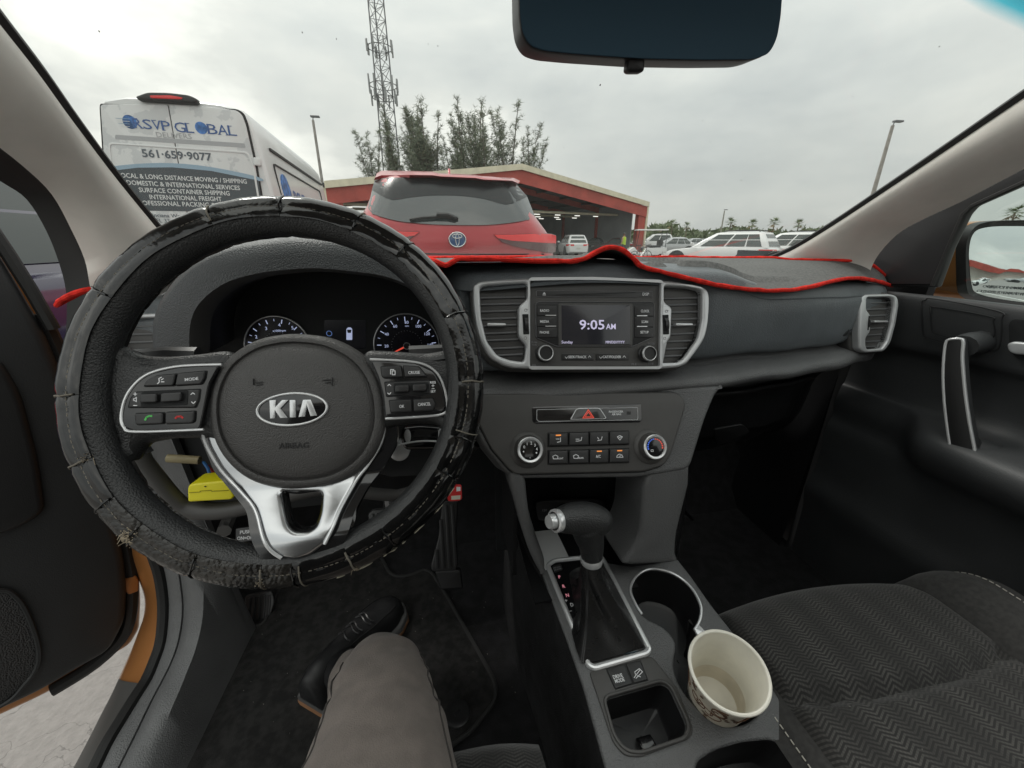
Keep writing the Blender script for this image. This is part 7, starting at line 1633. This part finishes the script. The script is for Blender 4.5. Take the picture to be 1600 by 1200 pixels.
# column
ax_dir = (WF.n * -1)
f = Fr(WF.pt(.005, -.01, 0), WF.u, WF.v)
mb = MB(); rows = []
for c_, sx, sy in ((-.036, .062, .055), (-.06, .068, .062), (-.12, .070, .070), (-.20, .075, .085)): rows.append([f.pt(sx * math.cos(q), sy * math.sin(q) - (.01 if c_ < -.05 else 0), c_) for q in [2 * math.pi * k / 32 for k in range(32)]])
mb.loft(rows, P_blk, close=True); mb.build('column_shroud', car, smooth=60)
mb = MB(); rows = [[PY(*p, .52) for p in ((560, 690), (600, 700), (650, 715), (690, 700), (700, 680))], [PY(*p, .50) for p in ((565, 730), (610, 745), (660, 742), (700, 715), (706, 690))], [PY(*p, .56) for p in ((570, 760), (620, 765), (670, 752), (712, 722), (715, 700))]]
mb.loft(rows, P_blk); mb.build('column_lower_cover', car, smooth=70)
for pts in ([(215, 556), (262, 553), (310, 555)], [(690, 551), (700, 548), (640, 552)]):
    mb = MB(); mb.tube([PY(*p, .46) for p in pts], [.006, .008, .009], P_btn, 8); mb.build('column_stalk', car)
kf = Fr(PY(650, 685, .45), X_, Z_ + Y_ * .3)
ky = thing('car_key', 'black car key in the ignition with a looped wire and tag', 'key', kf.o, 0, world=True)
mb = MB(); mb.plate(kf, [rp(kf.pxs([(627, 668), (655, 665), (693, 668), (698, 690), (690, 704), (632, 704), (626, 690)]), .006)], -.016, 0, P_gloss, .005, 3); mb.build('key_head', ky)
mb = MB(); mb.plate(kf, [ell(*kf.px(637, 681), .004, .0085, 20)], 0, .0012, P_sil, .0005); mb.build('key_button', ky)
f = Fr(PY(624, 705, .47), X_, Z_ + Y_ * .3); mb = MB(); mb.lathe(f, (0, 0), [(.013, -.02), (.013, 0), (.010, .002), (0, .002)], P_sil, 24); mb.build('lock_barrel', ky)
M_wire = mat('white_tie', (.62, .63, .64), .35); mb = MB()
mb.tube([Vector(p) for p in cr([tuple(PY(x, y, .435)) for x, y in ((616, 697), (632, 693), (655, 689.5), (680, 689.5), (696, 694), (700, 698))], False, 5)], .0011, M_wire, 6); mb.build('wire_tie', ky)
f2 = Fr(PY(691, 683, .435), X_, Z_ + Y_ * .3); mb = MB(); q_ = rp(f2.pxs([(685, 671), (696, 670), (694, 695), (688, 698), (684, 690)]), .0015); mb.plate(f2, [q_, inset(q_, .0016)], -.001, .001, M_wire, .0004); mb.plate(f2, [f2.pxs([(689, 673), (691.5, 673), (690.5, 690), (688.5, 690)])], -.001, .001, M_wire); mb.build('tie_buckle', ky)
mb = MB(); mb.tube([PY(690, 697, .437), PY(689, 703, .44), PY(692, 709, .44)], .0007, P_sil, 5); mb.build('key_ring', ky)
f3 = Fr(PY(686, 718, .44), X_, Z_ + Y_ * .2); mb = MB(); mb.plate(f3, [rp(f3.pxs([(681, 711), (691, 708), (692, 728), (682, 731)]), .002)], -.001, .0012, mat('grey_tag_card', (.42, .43, .38), .7), .0004); mb.build('key_tag', ky)
M_tagr = mat('red_tag_plastic', (.62, .03, .03), .45)
f4 = Fr(PY(712, 772, .47), X_, Z_ + Y_ * .1); tg = thing('red_tag', 'red tag with white print hanging behind the wheel rim', 'tag', f4.o, 0, world=True)
mb = MB(); mb.plate(f4, [rp(f4.pxs([(696, 757), (721, 757), (722, 779), (718, 782), (700, 783)]), .003)], -.0015, .0015, M_tagr, .001); mb.build('tag_body', tg)
mb = MB(); mb.plate(f4, [f4.pxs([(705, 774), (719.5, 773), (719, 779), (705, 780)])], .0015, .0019, mat('tag_label', (.7, .66, .55), .7)); mb.plate(f4, [f4.pxs([(713, 760), (719.5, 760), (719.5, 766), (713, 767)])], .0015, .0019, P_prt); mb.build('tag_print', tg)

# ---------------------------------------------------------------- seats
def weave():
    m = bpy.data.materials.new('seat_weave'); m.use_nodes = True; t = m.node_tree; L = t.links.new; b = t.nodes['Principled BSDF']; N_ = t.nodes.new
    co = N_('ShaderNodeTexCoord'); sp = N_('ShaderNodeSeparateXYZ'); L(co.outputs['Object'], sp.inputs[0])
    def M(op, a, b_=None, c=None):
        n = N_('ShaderNodeMath'); n.operation = op
        for i, v in enumerate((a, b_, c)):
            if v is None: continue
            if isinstance(v, (int, float)): n.inputs[i].default_value = v
            else: L(v, n.inputs[i])
        return n.outputs[0]
    col = M('MULTIPLY', sp.outputs[0], 1 / .0245); tri = M('PINGPONG', col, .5)
    ph = M('MULTIPLY_ADD', tri, 2.6, M('MULTIPLY', sp.outputs[1], 1 / .0048))
    st = M('PINGPONG', ph, .5)                                  # 0 .. .5 zigzag ribs
    rib = M('GREATER_THAN', st, .27)
    fine = M('PINGPONG', M('MULTIPLY', sp.outputs[0], 1 / .0034), .5)
    w = M('MULTIPLY', rib, M('MULTIPLY_ADD', fine, 1.0, .5))
    nz = N_('ShaderNodeTexNoise'); nz.inputs['Scale'].default_value = 9; nz.inputs['Detail'].default_value = 4; L(co.outputs['Object'], nz.inputs['Vector'])
    band = M('PINGPONG', M('MULTIPLY', sp.outputs[0], 1 / .062), .5)
    vis = M('MULTIPLY', M('MULTIPLY_ADD', band, 1.5, .35), M('MULTIPLY_ADD', nz.outputs[0], 1.4, .0))
    f_ = M('MULTIPLY', w, vis); f_.node.use_clamp = True
    mx = N_('ShaderNodeMix'); mx.data_type = 'RGBA'; mx.inputs[6].default_value = (.024, .0235, .023, 1); mx.inputs[7].default_value = (.10, .096, .09, 1); L(f_, mx.inputs[0]); L(mx.outputs[2], b.inputs['Base Color'])
    b.inputs['Roughness'].default_value = .85; b.inputs['Specular IOR Level'].default_value = .25; b.inputs['Sheen Weight'].default_value = .15
    bp = N_('ShaderNodeBump'); bp.inputs['Strength'].default_value = .5; bp.inputs['Distance'].default_value = .0008; L(w, bp.inputs['Height']); L(bp.outputs[0], b.inputs['Normal'])
    return m
S_weave = weave(); S_knit = mat('seat_knit', (0.032, 0.031, 0.030), .95, grain=1100, gs=.6, gd=.0007, gtype='N', var=.2, vs_=150, sheen=.1)
S_st = mat('seat_stitch', (.50, .48, .43), .8)
XSC = .588
def seat_z(x, y):
    dx = x - XSC; z = -.552
    z += .012 * (1 - min(1, abs(dx) / .18) ** 2)                          # crown of the insert
    if dx < -.178: return z - .2 * max(0, -dx - .186) - .012 - .02 * max(0, (y - .36) / .07)
    if abs(dx) > .178: z += .030 * math.sin(min(1, (abs(dx) - .178) / .055) * math.pi / 2)
    if abs(dx) > .235: z -= .6 * (abs(dx) - .235) ** 1.35
    for g in (.245, .02): z -= .017 * math.exp(-((y - g - .02 * (dx / .18) ** 2) / .009) ** 2) * (1 if abs(dx) < .18 else .3)
    z += .006 * math.cos((y - .33) * 14)
    fr = .430 - .03 * (abs(dx) / .28) ** 2
    d = y - (fr - .07)
    if d > 0: z -= .07 - math.sqrt(max(0, .07 ** 2 - min(d, .07) ** 2))
    gv = abs(abs(dx) - .180); z -= .006 * math.exp(-(gv / .006) ** 2)
    return z
def seat_patch(x0, x1, nx, y0, y1, ny, m, name, par):
    rows = []
    for j in range(ny + 1):
        t_ = j / ny; y = lerp(y0, y1, t_)
        row = []
        for i in range(nx + 1):
            x = lerp(x0, x1, i / nx); fr = .430 - .03 * (abs(x - XSC) / .28) ** 2; yy = min(y, fr)
            z = seat_z(x, yy)
            if j == ny: z -= .10; yy -= .015
            row.append(V(x, yy, z))
        rows.append(row)
    mb = MB(); mb.loft(rows, m); return mb.build(name, par, smooth=80)
stb = MB(); stb.box(Fr(V(XSC, .1, -.74), X_, Y_), -.19, .25, -.45, .28, -.09, .06, P_blk); seat = stb.build('passenger_seat', car); seat['label'] = 'black passenger seat cushion in zigzag weave cloth'
seat_patch(XSC - .180, XSC + .180, 60, -.35, .431, 110, S_weave, 'cushion_insert', seat)
seat_patch(XSC - .222, XSC - .180, 12, -.35, .431, 80, S_knit, 'side_bolster', seat); seat_patch(XSC + .180, XSC + .29, 24, -.35, .431, 80, S_knit, 'side_bolster', seat)
for sx in (-1, 1):
    mb = MB(); x = XSC + (.262 if sx > 0 else -.205)
    for k in range(90):
        y = .40 - k * .008; mb.tube([V(x, y, seat_z(x, y) + .0012), V(x, y - .0052, seat_z(x, y - .0052) + .0012)], .0008, S_st, 4)
    stuff(mb.build('stitching', seat))
mb = MB(); rows = []
for k in range(9):
    x = XSC + lerp(-.18, .18, k / 8); rows.append([V(x, .36 + .0, -.60), V(x, .40, -.68), V(x, .38, -.76)])
mb.loft(rows, S_knit); mb.build('cushion_front', seat)
# corner of the driver's seat
def dz(x, y):
    dx, dy = max(0, x - .02), max(0, y - .235); return -.545 - 3.2 * dx * dx - 2.2 * dy * dy * 4 + .004 * math.cos(x * 30)
mb = MB(); rows = [[V(x, y, dz(x, y)) for x in [lerp(-.42, .085, i / 30) for i in range(31)]] for y in [lerp(-.2, .292, j / 30) for j in range(31)]]
rows.append([p + Vector((0, -.01, -.15)) for p in rows[-1]]); rows = [r_ + [r_[-1] + Vector((-.004, 0, -.16))] for r_ in rows]
mb.loft(rows, S_weave); ds = mb.build('driver_seat', car, smooth=70); ds['label'] = 'front corner of the driver seat cushion'

# ---------------------------------------------------------------- loose things on the console
M_pap = mat('cup_paper_inside', (0.80, 0.775, 0.69), .7, var=.05, vs_=30); M_cupo = mat('cup_paper_outside', (0.70, 0.64, 0.53), .6, var=.08, vs_=40); M_brn = mat('cup_brown_print', (.16, .085, .05), .6)
cupc = V(.3118, .2715, -.484); cup = thing('paper_cup', 'empty cream paper cup with brown swirl print in the cup holder', 'cup', V(.326, .285, -.60), 0, world=True)
ax = (cupc - V(.331, .300, -.604)).normalized(); cu_ = X_ - ax * ax.x; CF = Fr(cupc, cu_, ax.cross(cu_))
def cring(r_, c_, n=64): return [CF.pt(r_ * math.cos(q), r_ * math.sin(q), c_) for q in [2 * math.pi * k / n for k in range(n)]]
R0, R1, HC = .0425, .030, .118
mb = MB(); mb.loft([cring(R0 - .0005, 0), cring(lerp(R0, R1, .3), -.3 * HC), cring(R1, -HC)], M_cupo, close=True, capb=True); mb.build('cup_wall', cup, smooth=50)
mb = MB(); mb.loft([cring(R0 - .0012, -.001), cring(lerp(R0, R1, .5) - .0012, -.5 * HC), cring(R1 + .0025, -.93 * HC), cring(R1 - .001, -.96 * HC), cring(.001, -.96 * HC)], M_pap, close=True); mb.build('cup_lining', cup, smooth=50)
mb = MB(); mb.tube(cring(R0 + .0004, 0, 72), .0021, M_pap, 8, closed=True); mb.build('rolled_rim', cup)
def cupp(a, d): r_ = lerp(R0, R1, d / HC) + .0003; return CF.pt(r_ * math.cos(a), r_ * math.sin(a), -d)
rnd = random.Random(2)
for k in range(17):
    a0 = rnd.uniform(-3.9, -.9); d0 = rnd.uniform(.010, .050); sg = rnd.choice((-1, 1)); sz = rnd.uniform(.008, .015); q0 = rnd.uniform(0, 6.28); mb = MB()
    pts = []
    for j in range(16):
        s_ = sz * (1 - j / 19); q = q0 + sg * j * .40; pts.append(cupp(a0 + s_ * math.cos(q) / R0, max(.004, d0 + s_ * math.sin(q))))
    mb.tube(pts, [.0007 - .00002 * j for j in range(16)], M_brn, 5); mb.build('swirl_print', cup)
for k in range(24):
    a0 = rnd.uniform(-3.9, -.9); d0 = rnd.uniform(.006, .08); q0 = rnd.uniform(0, 3.14); mb = MB()
    pts = [cupp(a0 + (.0036 * math.cos(q) * math.cos(q0) - .0020 * math.sin(q) * math.sin(q0)) / R0, d0 + .0036 * math.cos(q) * math.sin(q0) + .0020 * math.sin(q) * math.cos(q0)) for q in [j * math.pi / 6 for j in range(12)]]
    out_ = [p + (p - CF.pt(0, 0, -d0)).normalized() * .0005 for p in pts]; mb.add(out_, [tuple(range(12))], M_brn)
    mb.build('bean_print', cup)
f = CS.off(-.001); mb = MB(); mb.plate(f, [rp(f.pxs([(829, 832), (868, 828), (890, 874), (852, 892)]), .002)], 0, .002, mat('brushed_metal_card', (.66, .67, .67), .40, metal=.3, grain=900, gs=.06, gd=.0002), .0006); o = mb.build('metal_card'); tag(o, 'flat silver metal card lying in front of the gear selector', 'card')
tf = Fr(CS.pt(*CS.px(1020, 1145), -.048), X_ + Y_ * .3, Y_ - X_ * .3); mb = MB(); mb.plate(tf, [[(-.010, -.008), (.012, -.009), (.014, .006), (-.006, .011)]], 0, .010, P_gloss, .003, 2); o = mb.build('black_clip'); tag(o, 'small black plastic clip at the bottom of the open tray', 'clip')

# ---------------------------------------------------------------- the driver's leg
P_tr = mat('grey_trouser_cloth', (0.165, 0.140, 0.125), .85, grain=750, gs=1.0, gd=.0009, gtype='N', var=.10, vs_=45, sheen=.12)
per = thing('person', 'driver\'s right leg in grey trousers with a black laced shoe on the mat', 'person', V(-.1, .25, -.842), 0, world=True)
LEG = [(-.104, -.10, -.525, .142, .100), (-.103, .06, -.522, .137, .098), (-.101, .16, -.518, .116, .092), (-.094, .24, -.518, .085, .080), (-.099, .30, -.525, .072, .070), (-.104, .342, -.533, .063, .064), (-.110, .372, -.550, .056, .060), (-.120, .396, -.585, .050, .056), (-.136, .415, -.62, .048, .053), (-.160, .452, -.665, .046, .050), (-.185, .492, -.705, .046, .048)]
pts = cr(LEG, False, 5); rows = []
for i, p in enumerate(pts):
    c_ = V(*p[:3]); t_ = (V(*pts[min(i + 1, len(pts) - 1)][:3]) - V(*pts[max(i - 1, 0)][:3])).normalized(); a_ = (X_ - t_ * t_.x).normalized(); b_ = t_.cross(a_)
    row = []
    for k in range(40):
        q = 2 * math.pi * k / 40; d = a_ * (p[3] * math.cos(q)) + b_ * (p[4] * math.sin(q)); w = c_ + d
        fold = .0045 * noise.noise(Vector((w.x * 16, w.y * 9, w.z * 14))) + .0055 * noise.noise(Vector((w.x * 14 + w.y * 36, w.y * 48 - w.x * 20, 3))) * sm(p[1], [(.16, 0), (.30, 1)]) + (.003 * math.sin((p[1] * 60 + q * 2)) * noise.noise(Vector((w.x * 9, w.y * 9, 4))) if i > 20 else 0)
        row.append(w + d.normalized() * fold)
    rows.append(row)
mb = MB(); mb.loft(rows, P_tr, close=True, capa=True, capb=True); leg = mb.build('trousers', per, smooth=80, subd=1)
P_seam = mat('trouser_seam_thread', (.055, .05, .047), .9)
for k_ in (24, 37):
    mb = MB(); ln = [rows[i][k_] for i in range(len(rows))]
    c3 = [sum((p for p in r_), Vector((0, 0, 0))) / 40 for r_ in rows]
    q_ = [p + (p - c).normalized() * .0004 for p, c in zip(ln, c3)][:30]; mb.tube(q_, .0011, P_seam, 5)
    mb.build('side_seam', leg)
# shoe
heel = V(-.284, .532, 0); toe = V(-.152, .735, 0); fd = (toe - heel); fd.z = 0; FL = fd.length; fd.normalize(); fs = Vector((fd.y, -fd.x, 0))
P_shoe = mat('black_shoe_leather', (.012, .012, .013), .5, grain=700, gs=.3, gd=.0005, rvar=.1, vs_=20); P_sole = mat('gum_sole', (.34, .17, .085), .6, var=.15, vs_=20); P_mid = mat('grey_midsole', (.10, .10, .10), .6)
hw_tab = [(0, .030), (.06, .037), (.2, .036), (.4, .036), (.62, .046), (.78, .048), (.9, .040), (.97, .026), (1, .012)]
off_tab = [(0, 0), (.4, .004), (.7, .0), (1, .006)]
def shoe_ring(t_, z, grow=0.0):
    w_ = sm(t_, hw_tab) + grow; c_ = heel + fd * (FL * t_) + fs * ip(t_, off_tab); return c_, w_
zs = H + ZF + .010
def outline(grow, z, n=24):
    L_, R_ = [], []
    for k in range(n + 1):
        t_ = lerp(-.0, 1.0, k / n); c_, w_ = shoe_ring(t_, z, grow); L_.append(Vector((c_.x, c_.y, z)) - fs * w_); R_.append(Vector((c_.x, c_.y, z)) + fs * w_)
    return L_ + R_[::-1]
mb = MB(); mb.loft([outline(.005, zs), outline(.009, zs + .006), outline(.008, zs + .013)], P_sole, close=True, capa=True, capb=True); so_ = mb.build('shoe_sole', per, smooth=50)
mb = MB(); mb.loft([outline(.007, zs + .013), outline(.006, zs + .024), outline(.002, zs + .027)], P_mid, close=True, capb=True); mb.build('midsole', so_, smooth=50)
top_tab = [(0, .075), (.12, .088), (.3, .088), (.45, .080), (.6, .066), (.75, .056), (.9, .048), (.97, .038), (1, .024)]
rows = []
for k in range(25):
    t_ = k / 24; c_, w_ = shoe_ring(t_, 0, -.002); ht = ip(t_, top_tab); row = []
    for j in range(17):
        q = math.pi * j / 16; cx_ = -math.cos(q); sz_ = math.sin(q) ** .62
        row.append(Vector((c_.x, c_.y, zs + .024)) + fs * (w_ * cx_ * (1 - .18 * sz_)) + Z_ * ((ht - .012) * sz_))
    rows.append(row)
mb = MB(); mb.loft(rows, P_shoe, capa=True, capb=True); shoe = mb.build('shoe', per, smooth=70)
for k in range(5):
    t_ = .40 + k * .065; r_ = rows[int(t_ * 24)]; mb = MB(); q_ = [p + Vector((0, 0, .002)) + fd * (.004 * math.sin(j)) for j, p in enumerate(r_[5:12])]; mb.tube(q_, .0022, P_btn, 6); mb.build('lace', shoe)
for s_ in (4, 12):
    mb = MB(); mb.tube([rows[i][s_] + Vector((0, 0, .0012)) for i in range(7, 22)], .0012, P_rub, 5); mb.build('shoe_seam', shoe)

# sock between hem and shoe
mb = MB(); mb.tube([V(-.170, .47, -.69), V(-.200, .515, -.73), V(-.228, .560, -.77), V(-.236, .575, -.80)], [.036, .036, .037, .038], P_shoe, 16); mb.build('sock', per)

mb = MB(); top_ = ws_rows[-1]; mb.loft([[p + Vector((0, .02, -.004)) for p in top_], [p + Vector((0, -.05, -.012)) for p in top_], [p + Vector((0, -.16, .012)) for p in top_], [p + Vector((0, -.16, .05)) for p in top_], [p + Vector((0, .03, .02)) for p in top_]], P_pil); mb.build('roof_header', car, smooth=50)
# seat backs and the rear of the cabin (behind the camera; seen only as what the cabin reflects)
for xc, par in ((XSC, seat), (-.16, ds)):
    mb = MB(); f = Fr(V(xc, -.30, -.20), X_, Z_ + Y_ * -.32); mb.plate(f, [rect(-.25, -.38, .25, .32, .08)], -.10, 0, S_knit, .04, 3); mb.build('backrest', par)
    mb = MB(); mb.plate(f, [rect(-.13, .36, .13, .54, .06)], -.09, 0, S_knit, .035, 3); mb.build('headrest', par)
mb = MB(); f = Fr(V(.21, -1.15, -.28), X_, Z_ + Y_ * -.3); mb.plate(f, [rect(-.66, -.35, .66, .33, .08)], -.12, 0, S_knit, .04, 2); mb.build('rear_seat', car)
mb = MB(); mb.plate(Fr(V(.21, -1.0, .40), X_, Y_), [rect(-.64, -.75, .64, .72, .1)], 0, .04, P_pil, .012); mb.build('roof_lining', car)

rnd = random.Random(9); mb = MB()
for k in range(34):
    x, y = rnd.uniform(XSC - .17, XSC + .25), rnd.uniform(.02, .40); s_ = rnd.uniform(.0004, .0010); p = V(x, y, seat_z(x, y) + .0012)
    mb.add([p + Vector((s_, 0, 0)), p + Vector((-s_, s_, 0)), p + Vector((0, -s_, .0003))], [(0, 1, 2)], MATS['lint'])
stuff(mb.build('seat_lint'))
